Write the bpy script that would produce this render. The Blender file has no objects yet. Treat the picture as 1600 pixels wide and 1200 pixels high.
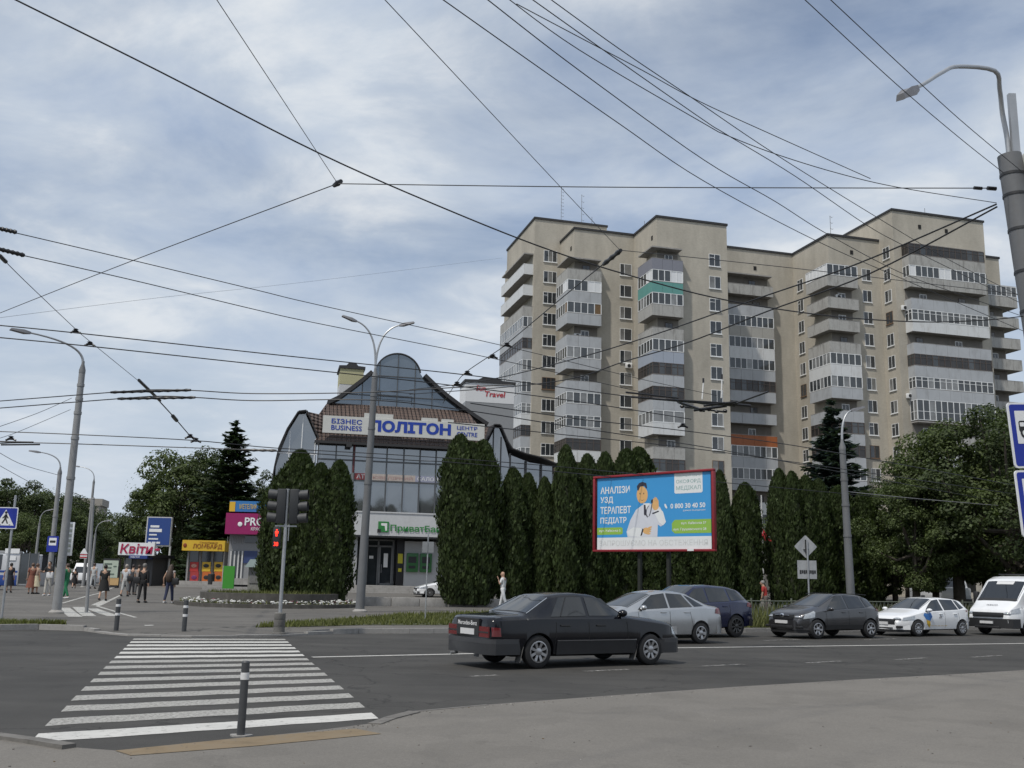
import bpy, bmesh, math, random
import numpy as np
from mathutils import Vector, Matrix
R = math.radians
S = bpy.context.scene
COL = S.collection
# ---------------------------------------------------------------- camera
FPX, EYE = 1560.0, 1.55
PITCH = math.atan(307.0 / FPX); ROLL = R(1.26)
_f = Vector((0, math.cos(PITCH), math.sin(PITCH))); _u0 = Vector((0, -math.sin(PITCH), math.cos(PITCH)))
_x = Vector((1, 0, 0))
_r = _x * math.cos(ROLL) + _u0 * math.sin(ROLL)
_u = _u0 * math.cos(ROLL) - _x * math.sin(ROLL)
CAMP = Vector((0, 0, EYE))
cd = bpy.data.cameras.new('camera'); cd.sensor_width = 36; cd.lens = 36 * FPX / 1600; cd.clip_start = .1; cd.clip_end = 6000
co = bpy.data.objects.new('camera', cd); COL.objects.link(co)
M3 = Matrix((_r, _u, -_f)).transposed().to_4x4(); M3.translation = CAMP
co.matrix_world = M3; S.camera = co
def ray(px, py): return _f * FPX + _r * (px - 800) + _u * (600 - py)
def atY(px, py, Y):
    d = ray(px, py); return CAMP + d * (Y / d.y)
def atZ(px, py, z=0.0):
    d = ray(px, py); return CAMP + d * ((z - EYE) / d.z)
# ---------------------------------------------------------------- light
SUN_EL, SUN_AZ = R(58), math.atan2(-.62, -.78)      # azimuth measured from +Y towards +X
w = bpy.data.worlds.new('World'); S.world = w; w.use_nodes = True
nt = w.node_tree; nt.nodes.clear()
def wn(t, **k):
    n = nt.nodes.new(t)
    for a, b in k.items(): setattr(n, a, b)
    return n
sky = wn('ShaderNodeTexSky', sky_type='NISHITA', sun_disc=False, sun_elevation=SUN_EL, sun_rotation=SUN_AZ % (2 * math.pi))
sky.air_density = 1.0; sky.dust_density = 2.2; sky.ozone_density = 1.2
tc = wn('ShaderNodeTexCoord'); sep = wn('ShaderNodeSeparateXYZ'); nt.links.new(tc.outputs['Generated'], sep.inputs[0])
def wmath(op, a, b=None):
    n = wn('ShaderNodeMath', operation=op)
    for i, q in enumerate((a, b)):
        if q is None: continue
        if isinstance(q, (int, float)): n.inputs[i].default_value = q
        else: nt.links.new(q, n.inputs[i])
    return n.outputs[0]
zz = wmath('ADD', wmath('MAXIMUM', sep.outputs[2], 0.0), .16)
cmb = wn('ShaderNodeCombineXYZ')
nt.links.new(wmath('DIVIDE', sep.outputs[0], zz), cmb.inputs[0]); nt.links.new(wmath('DIVIDE', sep.outputs[1], zz), cmb.inputs[1])
def wnoise(scale, detail, rough, dist, off):
    mp = wn('ShaderNodeMapping'); mp.inputs['Location'].default_value = off; mp.inputs['Rotation'].default_value = (0, 0, R(25)); mp.inputs['Scale'].default_value = (1, 1.1, 1)
    nt.links.new(cmb.outputs[0], mp.inputs[0])
    n = wn('ShaderNodeTexNoise'); n.inputs['Scale'].default_value = scale; n.inputs['Detail'].default_value = detail; n.inputs['Roughness'].default_value = rough; n.inputs['Distortion'].default_value = dist
    nt.links.new(mp.outputs[0], n.inputs['Vector']); return n.outputs[0]
n1 = wnoise(1.0, 8, .54, .45, (3.1, .4, 0)); n2 = wnoise(2.6, 8, .58, .3, (1.3, 5.2, 2))
def ramp(v, stops):
    r = wn('ShaderNodeValToRGB'); nt.links.new(v, r.inputs[0])
    e = r.color_ramp.elements
    while len(e) < len(stops): e.new(.5)
    for q, (p, c) in zip(e, stops): q.position = p; q.color = c
    return r.outputs[0]
cov = ramp(wmath('ADD', wmath('MULTIPLY', n1, .72), wmath('MULTIPLY', n2, .28)), [(.37, (.28, .28, .28, 1)), (.50, (.74, .74, .74, 1)), (.60, (1, 1, 1, 1))])
ccol = ramp(n2, [(.3, (4.1, 4.9, 6.25, 1)), (.52, (5.1, 5.7, 6.5, 1)), (.68, (6.9, 7.15, 7.4, 1))])
mx = wn('ShaderNodeMix', data_type='RGBA'); nt.links.new(cov, mx.inputs[0]); nt.links.new(sky.outputs[0], mx.inputs[6]); nt.links.new(ccol, mx.inputs[7])
hz = ramp(sep.outputs[2], [(0.0, (1, 1, 1, 1)), (.13, (.62, .62, .62, 1)), (.34, (0, 0, 0, 1))])
mh = wn('ShaderNodeMix', data_type='RGBA'); nt.links.new(hz, mh.inputs[0]); nt.links.new(mx.outputs[2], mh.inputs[6]); mh.inputs[7].default_value = (5.2, 5.85, 6.7, 1)
bg = wn('ShaderNodeBackground'); bg.inputs[1].default_value = .105; nt.links.new(mh.outputs[2], bg.inputs[0])
wo = wn('ShaderNodeOutputWorld'); nt.links.new(bg.outputs[0], wo.inputs[0])
sd = bpy.data.lights.new('sun', 'SUN'); sd.energy = 2.6; sd.angle = R(2.0); sd.color = (1, .95, .87)
so = bpy.data.objects.new('sun', sd); COL.objects.link(so)
_sv = Vector((math.sin(SUN_AZ) * math.cos(SUN_EL), math.cos(SUN_AZ) * math.cos(SUN_EL), math.sin(SUN_EL)))
so.rotation_euler = (-_sv).to_track_quat('-Z', 'Y').to_euler(); so.location = (-20, -20, 60)
S.view_settings.view_transform = 'Standard'; S.view_settings.look = 'None'; S.view_settings.gamma = 1; S.view_settings.exposure = .13
S.cycles.max_bounces = 6; S.cycles.transparent_max_bounces = 6; S.cycles.use_denoising = True
# ---------------------------------------------------------------- materials
MATS = {}
def mat(name, col, rough=.6, metal=0.0, var=.12, scale=6.0, bump=0.0, bscale=40.0, emit=0.0, coat=0.0, spec=.5, trans=0.0, island=0.0, dirt=None, alpha=1.0):
    if name in MATS: return MATS[name]
    m = bpy.data.materials.new(name); m.use_nodes = True; t = m.node_tree; b = t.nodes['Principled BSDF']
    b.inputs['Roughness'].default_value = rough; b.inputs['Metallic'].default_value = metal; b.inputs['Specular IOR Level'].default_value = spec
    b.inputs['Coat Weight'].default_value = coat; b.inputs['Coat Roughness'].default_value = .08
    b.inputs['Transmission Weight'].default_value = trans; b.inputs['Alpha'].default_value = alpha
    c = t.nodes.new('ShaderNodeTexCoord')
    n = t.nodes.new('ShaderNodeTexNoise'); n.inputs['Scale'].default_value = scale; n.inputs['Detail'].default_value = 6; n.inputs['Roughness'].default_value = .65
    t.links.new(c.outputs['Object'], n.inputs['Vector'])
    mr = t.nodes.new('ShaderNodeMapRange'); mr.inputs[1].default_value = .25; mr.inputs[2].default_value = .75; mr.inputs[3].default_value = 1 - var; mr.inputs[4].default_value = 1 + var
    t.links.new(n.outputs[0], mr.inputs[0]); f = mr.outputs[0]
    if island:
        g = t.nodes.new('ShaderNodeNewGeometry'); m2 = t.nodes.new('ShaderNodeMapRange'); m2.inputs[3].default_value = 1 - island; m2.inputs[4].default_value = 1 + island
        t.links.new(g.outputs['Random Per Island'], m2.inputs[0]); mm = t.nodes.new('ShaderNodeMath'); mm.operation = 'MULTIPLY'
        t.links.new(f, mm.inputs[0]); t.links.new(m2.outputs[0], mm.inputs[1]); f = mm.outputs[0]
    vm = t.nodes.new('ShaderNodeVectorMath'); vm.operation = 'SCALE'; vm.inputs[0].default_value = col[:3]; t.links.new(f, vm.inputs['Scale'])
    out = vm.outputs[0]
    if dirt:   # (colour, amount, scale): stains with a shape of their own
        n3 = t.nodes.new('ShaderNodeTexNoise'); n3.inputs['Scale'].default_value = dirt[2]; n3.inputs['Detail'].default_value = 8; n3.inputs['Roughness'].default_value = .7
        mp = t.nodes.new('ShaderNodeMapping'); mp.inputs['Scale'].default_value = (1, 1, .35) if len(dirt) < 4 else dirt[3]; t.links.new(c.outputs['Object'], mp.inputs[0]); t.links.new(mp.outputs[0], n3.inputs['Vector'])
        m3 = t.nodes.new('ShaderNodeMapRange'); m3.inputs[1].default_value = .5; m3.inputs[2].default_value = .75; m3.inputs[3].default_value = 0; m3.inputs[4].default_value = dirt[1]
        t.links.new(n3.outputs[0], m3.inputs[0]); mc = t.nodes.new('ShaderNodeMix'); mc.data_type = 'RGBA'; t.links.new(m3.outputs[0], mc.inputs[0]); t.links.new(out, mc.inputs[6]); mc.inputs[7].default_value = (*dirt[0], 1); out = mc.outputs[2]
    t.links.new(out, b.inputs['Base Color'])
    if emit: t.links.new(out, b.inputs['Emission Color']); b.inputs['Emission Strength'].default_value = emit
    if bump:
        n2_ = t.nodes.new('ShaderNodeTexNoise'); n2_.inputs['Scale'].default_value = bscale; n2_.inputs['Detail'].default_value = 5
        t.links.new(c.outputs['Object'], n2_.inputs['Vector']); bp = t.nodes.new('ShaderNodeBump'); bp.inputs['Strength'].default_value = bump; bp.inputs['Distance'].default_value = .02
        t.links.new(n2_.outputs[0], bp.inputs['Height']); t.links.new(bp.outputs[0], b.inputs['Normal'])
    MATS[name] = m; return m
def leafmat(name, col, var=.35, island=.45, scale=.6):
    if name in MATS: return MATS[name]
    m = mat(name, col, rough=.62, var=var, scale=scale, island=island, spec=.25)
    t = m.node_tree; b = t.nodes['Principled BSDF']; tr = t.nodes.new('ShaderNodeBsdfTranslucent'); tr.inputs[0].default_value = (col[0] * 1.5, col[1] * 1.7, col[2] * .8, 1)
    ms = t.nodes.new('ShaderNodeMixShader'); ms.inputs[0].default_value = .22; o = t.nodes['Material Output']
    t.links.new(b.outputs[0], ms.inputs[1]); t.links.new(tr.outputs[0], ms.inputs[2]); t.links.new(ms.outputs[0], o.inputs[0])
    return m
def brickmat(name, c1, c2, mortar, bw, bh, scale=1.0, stain=.4):
    if name in MATS: return MATS[name]
    m = mat(name, c1, rough=.85, var=.1, scale=.35, spec=.2)
    t = m.node_tree; b = t.nodes['Principled BSDF']; c = t.nodes.new('ShaderNodeTexCoord')
    g = t.nodes.new('ShaderNodeNewGeometry'); sp = t.nodes.new('ShaderNodeSeparateXYZ'); t.links.new(c.outputs['Object'], sp.inputs[0])
    ad = t.nodes.new('ShaderNodeMath'); ad.operation = 'ADD'; t.links.new(sp.outputs[0], ad.inputs[0]); t.links.new(sp.outputs[1], ad.inputs[1])
    cb = t.nodes.new('ShaderNodeCombineXYZ'); t.links.new(ad.outputs[0], cb.inputs[0]); t.links.new(sp.outputs[2], cb.inputs[1])
    br = t.nodes.new('ShaderNodeTexBrick'); br.inputs['Color1'].default_value = (*c1, 1); br.inputs['Color2'].default_value = (*c2, 1); br.inputs['Mortar'].default_value = (*mortar, 1)
    br.inputs['Scale'].default_value = scale; br.inputs['Brick Width'].default_value = bw; br.inputs['Row Height'].default_value = bh; br.inputs['Mortar Size'].default_value = .012
    t.links.new(cb.outputs[0], br.inputs['Vector'])
    n = t.nodes.new('ShaderNodeTexNoise'); n.inputs['Scale'].default_value = .22; n.inputs['Detail'].default_value = 8; n.inputs['Roughness'].default_value = .7
    mp = t.nodes.new('ShaderNodeMapping'); mp.inputs['Scale'].default_value = (1.6, 1.6, .5); t.links.new(c.outputs['Object'], mp.inputs[0]); t.links.new(mp.outputs[0], n.inputs['Vector'])
    mr = t.nodes.new('ShaderNodeMapRange'); mr.inputs[1].default_value = .3; mr.inputs[2].default_value = .72; mr.inputs[3].default_value = 1 + stain * .35; mr.inputs[4].default_value = 1 - stain * .5
    t.links.new(n.outputs[0], mr.inputs[0]); vm = t.nodes.new('ShaderNodeVectorMath'); vm.operation = 'SCALE'; t.links.new(br.outputs[0], vm.inputs[0]); t.links.new(mr.outputs[0], vm.inputs['Scale'])
    t.links.new(vm.outputs[0], b.inputs['Base Color']); return m
# ---------------------------------------------------------------- mesh helpers
class MB:
    def __init__(s): s.v = []; s.f = []; s.m = []; s.mt = None
    def add(s, vs, fs, m=0, mx=None):
        o = len(s.v)
        q = mx if mx is not None else s.mt
        s.v.extend([tuple(q @ Vector(p)) for p in vs] if q is not None else [tuple(p) for p in vs])
        s.f.extend([tuple(i + o for i in f) for f in fs]); s.m.extend([m] * len(fs)); return s
    def box(s, x0, y0, z0, x1, y1, z1, m=0, mx=None):
        v = [(x0, y0, z0), (x1, y0, z0), (x1, y1, z0), (x0, y1, z0), (x0, y0, z1), (x1, y0, z1), (x1, y1, z1), (x0, y1, z1)]
        return s.add(v, [(0, 3, 2, 1), (4, 5, 6, 7), (0, 1, 5, 4), (1, 2, 6, 5), (2, 3, 7, 6), (3, 0, 4, 7)], m, mx)
    def rbox(s, x0, y0, z0, x1, y1, z1, b=.02, m=0, mx=None):   # box with chamfered edges
        X = (x0, x0 + b, x1 - b, x1); Y = (y0, y0 + b, y1 - b, y1); Z = (z0, z0 + b, z1 - b, z1)
        bm = bmesh.new(); mat_ = Matrix.Translation(((x0 + x1) / 2, (y0 + y1) / 2, (z0 + z1) / 2)) @ Matrix.Diagonal((x1 - x0, y1 - y0, z1 - z0, 1))
        bmesh.ops.create_cube(bm, size=1, matrix=mat_); bmesh.ops.bevel(bm, geom=bm.edges[:], offset=b, segments=2, affect='EDGES', profile=.5)
        bm.verts.index_update(); vs = [v.co.copy() for v in bm.verts]; fs = [[v.index for v in f.verts] for f in bm.faces]; bm.free()
        return s.add(vs, fs, m, mx)
    def tube(s, pts, rad, n=8, m=0, caps=True, mx=None):
        pts = [Vector(p) for p in pts]; k = len(pts)
        if not isinstance(rad, (list, tuple)): rad = [rad] * k
        vs = []; up = None
        for i, p in enumerate(pts):
            d = (pts[min(i + 1, k - 1)] - pts[max(i - 1, 0)]).normalized()
            if up is None: up = Vector((0, 0, 1)) if abs(d.z) < .9 else Vector((1, 0, 0))
            a = d.cross(up).normalized(); b = a.cross(d).normalized(); up = b
            for j in range(n):
                t = 2 * math.pi * j / n; vs.append(p + (a * math.cos(t) + b * math.sin(t)) * rad[i])
        fs = [(i * n + j, i * n + (j + 1) % n, (i + 1) * n + (j + 1) % n, (i + 1) * n + j) for i in range(k - 1) for j in range(n)]
        if caps: fs += [tuple(range(n - 1, -1, -1)), tuple(range((k - 1) * n, k * n))]
        return s.add(vs, fs, m, mx)
    def lathe(s, prof, n=20, m=0, mx=None, axis='z', caps=True):
        vs = []
        for r, z in prof:
            for j in range(n):
                t = 2 * math.pi * j / n
                vs.append((r * math.cos(t), r * math.sin(t), z) if axis == 'z' else (r * math.cos(t), z, r * math.sin(t)))
        k = len(prof); fs = [(i * n + j, i * n + (j + 1) % n, (i + 1) * n + (j + 1) % n, (i + 1) * n + j) for i in range(k - 1) for j in range(n)]
        if caps: fs += [tuple(range(n - 1, -1, -1)), tuple(range((k - 1) * n, k * n))]
        return s.add(vs, fs, m, mx)
    def prism(s, poly, z0, z1, m=0, mx=None, bottom=True, top=True):
        n = len(poly); vs = [(p[0], p[1], z0) for p in poly] + [(p[0], p[1], z1) for p in poly]
        fs = [(i, (i + 1) % n, n + (i + 1) % n, n + i) for i in range(n)]
        if top: fs.append(tuple(range(n, 2 * n)))
        if bottom: fs.append(tuple(range(n - 1, -1, -1)))
        return s.add(vs, fs, m, mx)
    def grid(s, rows, m=0, mx=None):
        n = len(rows[0]); vs = [p for r in rows for p in r]
        return s.add(vs, [(i * n + j, i * n + j + 1, (i + 1) * n + j + 1, (i + 1) * n + j) for i in range(len(rows) - 1) for j in range(n - 1)], m, mx)
    def ball(s, c, rx, ry, rz, nu=12, nv=8, m=0, mx=None):
        prof = [(math.sin(math.pi * (i + .001) / (nv + .002)), -math.cos(math.pi * (i + .001) / (nv + .002))) for i in range(nv + 1)]
        q = Matrix.Translation(c) @ Matrix.Diagonal((rx, ry, rz, 1))
        return s.lathe(prof, nu, m, (mx if mx is not None else Matrix()) @ q)
    def mesh(s, name, mats, smooth=35):
        me = bpy.data.meshes.new(name); me.from_pydata(s.v, [], s.f)
        if not isinstance(mats, (list, tuple)): mats = [mats]
        for q in mats: me.materials.append(q)
        if len(mats) > 1: me.polygons.foreach_set('material_index', s.m)
        bm = bmesh.new(); bm.from_mesh(me); bmesh.ops.recalc_face_normals(bm, faces=bm.faces[:]); bm.to_mesh(me); bm.free()
        if smooth:
            me.polygons.foreach_set('use_smooth', [True] * len(me.polygons)); me.set_sharp_from_angle(angle=R(smooth))
        me.update(); return me
    def build(s, name, mats, parent=None, smooth=35, loc=None):
        return link(bpy.data.objects.new(name, s.mesh(name, mats, smooth)), parent, loc)
def link(o, parent=None, loc=None):
    COL.objects.link(o)
    if parent is not None: o.parent = parent
    if loc is not None: o.location = loc
    return o
def tag(o, label, cat, group=None):
    o['label'] = label; o['category'] = cat
    if group: o['group'] = group
    return o
def kind(o, k): o['kind'] = k; return o
def thing(name, label, cat, loc=(0, 0, 0), rz=0.0, group=None):
    o = bpy.data.objects.new(name, None); o.empty_display_size = .2; COL.objects.link(o); o.location = loc; o.rotation_euler = (0, 0, rz)
    return tag(o, label, cat, group)
def dup(root, loc=None, rz=None, label=None, group=None, scale=None):
    r = root.copy(); COL.objects.link(r)
    if loc is not None: r.location = loc
    if rz is not None: r.rotation_euler = (0, 0, rz)
    if scale is not None: r.scale = scale if isinstance(scale, tuple) else (scale,) * 3
    if label: r['label'] = label
    if group: r['group'] = group
    for ch in list(root.children):
        c = ch.copy(); COL.objects.link(c); c.parent = r
        for g in list(ch.children):
            d = g.copy(); COL.objects.link(d); d.parent = c
    return r
def frame(o, right, up=Vector((0, 0, 1))):     # matrix whose x runs along right, y along up, z towards the viewer side
    r = Vector(right).normalized(); u = Vector(up).normalized(); n = r.cross(u).normalized(); u = n.cross(r)
    q = Matrix((r, u, n)).transposed().to_4x4(); q.translation = Vector(o); return q
_tx = {}
def text_mb(mb, s, x0, y0, w, h, z=0.0, m=0, bold=.0, mx=None, depth=.0, shear=0.0):
    """lettering fitted to the box x0..x0+w, y0..y0+h of the frame"""
    key = (s, bold)
    if key not in _tx:
        c = bpy.data.curves.new('lettering', 'FONT'); c.body = s; c.offset = bold; c.extrude = 0; c.resolution_u = 3; c.size = 1
        o = bpy.data.objects.new('lettering', c); me = bpy.data.meshes.new_from_object(o)
        _tx[key] = ([v.co.copy() for v in me.vertices], [tuple(p.vertices) for p in me.polygons])
        bpy.data.objects.remove(o); bpy.data.curves.remove(c); bpy.data.meshes.remove(me)
    vs, fs = _tx[key]
    if not vs: return
    a = min(v.x for v in vs); b = max(v.x for v in vs); c_ = min(v.y for v in vs); d = max(v.y for v in vs)
    q = [(x0 + (v.x - a) / (b - a) * w + shear * (v.y - c_) / (d - c_) * h, y0 + (v.y - c_) / (d - c_) * h, z) for v in vs]
    mb.add(q, fs, m, mx)
def aff(mb, vs, fs, m, mx): mb.add(vs, fs, m, mx)
# palette
ASPH = None
GREY_METAL = mat('grey painted steel', (.16, .165, .17), .5, var=.15, scale=3, dirt=((.10, .085, .07), .5, 4))
LIGHT_METAL = mat('galvanised steel', (.40, .41, .42), .42, metal=.6, var=.1)
POLE = mat('pole light grey paint', (.25, .255, .26), .6, var=.12, scale=2, dirt=((.14, .13, .12), .6, 3), bump=.1, bscale=12)
POLED = mat('pole dark grey paint', (.135, .14, .147), .6, var=.12, scale=2, dirt=((.11, .10, .09), .6, 3), bump=.1, bscale=12)
BLACK = mat('black rubber', (.012, .012, .013), .7)
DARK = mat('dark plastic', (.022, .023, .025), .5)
WHITE = mat('white paint', (.72, .72, .71), .5, var=.05, dirt=((.4, .38, .35), .4, 2))
PVC = mat('white window plastic', (.74, .75, .75), .4, var=.06)
CONC = mat('weathered concrete', (.30, .29, .275), .9, var=.2, scale=2.5, bump=.3, bscale=25, dirt=((.14, .13, .12), .6, 2.5))
GLASS = mat('window glass dark', (.035, .04, .045), .06, var=.4, scale=.8, spec=.8)
GLASS2 = mat('curtained window glass', (.17, .17, .165), .12, var=.5, scale=.9, spec=.7)
CHROME = mat('bright metal', (.62, .63, .64), .18, metal=1.0, var=.04)
RED = mat('red paint', (.42, .02, .03), .45, var=.1)
SIGNBLUE = mat('road sign blue', (.012, .03, .30), .4, var=.05)
SIGNWHITE = mat('road sign white', (.74, .75, .76), .4, var=.04)
BARK = mat('tree bark', (.07, .058, .045), .9, var=.35, scale=8, bump=.6, bscale=20)
# ================================================================ ground
def smooth(a, b, t):
    t = max(0.0, min(1.0, (t - a) / (b - a))); return t * t * (3 - 2 * t)
KERB = [(-90, 20.0), (-40, 24.0)] + [tuple(atZ(x, y, 0)[:2]) for x, y in ((0, 985), (60, 984), (130, 986), (165, 991), (200, 994), (300, 996), (440, 994), (520, 991), (560, 990), (640, 990), (715, 989.5), (930, 989), (1165, 988.5), (1400, 986), (1600, 984))] + [(34, 49.5), (90, 84)]
def ykerb(x):
    for (a, b), (c, d) in zip(KERB, KERB[1:]):
        if a <= x <= c: return b + (d - b) * (x - a) / (c - a)
    return KERB[0][1] if x < KERB[0][0] else KERB[-1][1]
def hk(x): return .13 - .10 * smooth(-11.6, -10.2, x) * (1 - smooth(-5.6, -4.2, x))
def gz(x, y):
    P = [(-900, .13), (36, .13), (46, .2), (60, .3), (68, .5), (78, .62), (110, .7), (9000, .7)]
    for (a, b), (c, d) in zip(P, P[1:]):
        if a <= y <= c: z = b + (d - b) * (y - a) / (c - a); break
    w_ = smooth(-36, -25, x); z = .12 * (1 - w_) + z * w_
    return z - (.13 - hk(x)) * max(0.0, 1 - (y - ykerb(x)) / 2.5)
def asphalt(name, col, rgh=.85, patch=.2, crack=False, lanes=True):
    m = bpy.data.materials.new(name); m.use_nodes = True; t = m.node_tree; b = t.nodes['Principled BSDF']; b.inputs['Roughness'].default_value = rgh; b.inputs['Specular IOR Level'].default_value = .3
    c = t.nodes.new('ShaderNodeTexCoord')
    def noise(sc, det, rg, sca=(1, 1, 1), rot=0):
        mp = t.nodes.new('ShaderNodeMapping'); mp.inputs['Scale'].default_value = sca; mp.inputs['Rotation'].default_value = (0, 0, rot); t.links.new(c.outputs['Object'], mp.inputs[0])
        n = t.nodes.new('ShaderNodeTexNoise'); n.inputs['Scale'].default_value = sc; n.inputs['Detail'].default_value = det; n.inputs['Roughness'].default_value = rg; t.links.new(mp.outputs[0], n.inputs[0]); return n.outputs[0]
    def rng(v, a, b_, lo, hi):
        r = t.nodes.new('ShaderNodeMapRange'); r.inputs[1].default_value = a; r.inputs[2].default_value = b_; r.inputs[3].default_value = lo; r.inputs[4].default_value = hi; t.links.new(v, r.inputs[0]); return r.outputs[0]
    def mul(a, b_):
        q = t.nodes.new('ShaderNodeMath'); q.operation = 'MULTIPLY'; t.links.new(a, q.inputs[0]); t.links.new(b_, q.inputs[1]); return q.outputs[0]
    f = mul(rng(noise(.35, 7, .6), .3, .7, 1 - patch, 1 + patch), rng(noise(90, 3, .6), .3, .7, .82, 1.18))
    if lanes: f = mul(f, rng(noise(.5, 5, .6, (.18, 2.4, 1), -R(33)), .3, .7, .84, 1.16))      # tyre-worn lanes along the street
    f = mul(f, rng(noise(1.6, 8, .75), .60, .78, 1.0, .66))
    f = mul(f, rng(noise(28, 4, .8), .3, .75, .90, 1.12))
    f = mul(f, rng(noise(.9, 3, .5, (1, 1, 1), .7), .55, .57, 1.0, .93))                          # oil and damp spots
    if crack:
        v = t.nodes.new('ShaderNodeTexVoronoi'); v.feature = 'DISTANCE_TO_EDGE'; v.inputs['Scale'].default_value = .22
        dn = t.nodes.new('ShaderNodeTexNoise'); dn.inputs['Scale'].default_value = 1.2; dn.inputs['Detail'].default_value = 6; t.links.new(c.outputs['Object'], dn.inputs[0])
        va = t.nodes.new('ShaderNodeVectorMath'); va.operation = 'MULTIPLY_ADD'; t.links.new(dn.outputs[1], va.inputs[0]); va.inputs[1].default_value = (2, 2, 0); t.links.new(c.outputs['Object'], va.inputs[2]); t.links.new(va.outputs[0], v.inputs['Vector'])
        f = mul(f, mul(rng(v.outputs['Distance'], .0, .006, .45, 1.0), rng(noise(6, 4, .7), .35, .4, 1.0, 1.0)))
    vm = t.nodes.new('ShaderNodeVectorMath'); vm.operation = 'SCALE'; vm.inputs[0].default_value = col; t.links.new(f, vm.inputs['Scale']); t.links.new(vm.outputs[0], b.inputs['Base Color'])
    bp = t.nodes.new('ShaderNodeBump'); bp.inputs['Strength'].default_value = .35; bp.inputs['Distance'].default_value = .01; t.links.new(noise(140, 3, .7), bp.inputs['Height']); t.links.new(bp.outputs[0], b.inputs['Normal'])
    return m
ROADM = asphalt('road asphalt', (.054, .0515, .0475), .8, .22, True); PAVEM = asphalt('near pavement asphalt', (.168, .157, .141), .9, .13, False, False); PLAZAM = asphalt('plaza asphalt', (.125, .118, .108), .9, .14, True)
GRASSM = mat('dry grass soil', (.055, .062, .024), .95, var=.4, scale=3, bump=.5, dirt=((.09, .075, .05), .7, 4, (1, 1, 1)))
mb = MB(); mb.add([(-3000, -500, -.15), (3000, -500, -.15), (3000, 4500, -.15), (-3000, 4500, -.15)], [(0, 1, 2, 3)]); kind(mb.build('ground', mat('distant earth', (.07, .08, .045), .95, var=.3, scale=.02)), 'structure')
mb = MB(); mb.add([(-130, -30, 0), (130, -30, 0), (130, 110, 0), (-130, 110, 0)], [(0, 1, 2, 3)]); kind(mb.build('road', ROADM), 'structure')
# near pavement
NK = [atZ(x, y, .06) for x, y in ((-60, 1140), (0, 1150), (60, 1158), (120, 1168), (185, 1173), (300, 1161), (480, 1143), (575, 1131), (600, 1122), (640, 1112), (760, 1101), (950, 1087), (1150, 1073), (1350, 1061), (1500, 1053), (1600, 1047))]
NK = [Vector((-30, 9.4, 0))] + NK + [NK[-1] + Vector((26, 19, 0))]
mb = MB(); mb.prism([(p.x, p.y) for p in NK] + [(80, -25), (-60, -25)], -.05, .06, bottom=False); kind(mb.build('pavement', PAVEM), 'structure')
# kerb stones along the near pavement, each a little proud of the asphalt
mb = MB(); rk = random.Random(5)
def kerbrow(mb, pts, wdt, z0f, ztop, side=1, rk=rk, L=1.0):
    acc = []
    for a, b in zip(pts, pts[1:]):
        d = (b - a).xy.length; n = max(1, round(d / L))
        for i in range(n): acc.append((a.lerp(b, i / n), a.lerp(b, (i + 1) / n)))
    for a, b in acc:
        d = Vector((b.x - a.x, b.y - a.y, 0)); l = d.length; d.normalize(); nrm = Vector((-d.y, d.x, 0)) * side
        q = Matrix((d, nrm, Vector((0, 0, 1)))).transposed().to_4x4(); q.translation = Vector((a.x, a.y, 0)); z = ztop((a.x + b.x) / 2) + rk.uniform(-.006, .006)
        mb.box(.004, rk.uniform(-.004, .004), -.1, l - .006, wdt, z, 0, q)
NKERB = mat('dirty near kerb', (.15, .142, .13), .9, var=.25, scale=5, bump=.4, dirt=((.07, .065, .06), .7, 4, (1, 1, 1)))
kerbrow(mb, NK[8:11], -.14, 0, lambda x: .068); kerbrow(mb, NK[0:5], -.14, 0, lambda x: .09); kerbrow(mb, NK[10:-1], -.05, 0, lambda x: .0615, L=2.3)
kind(mb.build('kerb', NKERB), 'structure')
# grit, butts and leaf crumbs on the near pavement and along its edge
mb = MB(); rk2 = random.Random(77)
for i in range(330):
    if i < 270: a_, b_ = rk2.choice(list(zip(NK[5:-2], NK[6:-1]))); p = a_.lerp(b_, rk2.random()); x, y = p.x + rk2.uniform(0, .1), p.y - abs(rk2.gauss(0, .16)) - .03
    else: p = atZ(rk2.uniform(0, 1600), rk2.uniform(1120, 1200), .06); x, y = p.x, p.y
    e_ = [q_ for q_ in range(len(NK) - 1) if NK[q_].x <= x <= NK[q_ + 1].x]
    if e_ and y > NK[e_[0]].lerp(NK[e_[0] + 1], (x - NK[e_[0]].x) / (NK[e_[0] + 1].x - NK[e_[0]].x)).y - .02: continue
    s_ = rk2.uniform(.002, .006); t_ = rk2.uniform(0, 3); m_ = 0 if rk2.random() < .8 else 1 if rk2.random() < .5 else 2
    mb.box(-s_ * rk2.uniform(1, 2.2), -s_, 0, s_ * rk2.uniform(1, 2), s_, s_ * .9, m_, Matrix.Translation((x, y, .0605)) @ Matrix.Rotation(t_, 4, 'Z'))
kind(mb.build('pavement_grit', [mat('grit', (.11, .10, .09), .9, var=.4), mat('pale crumb', (.42, .41, .38), .8), mat('dry leaf', (.13, .085, .035), .8)], smooth=0), 'stuff')
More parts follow.
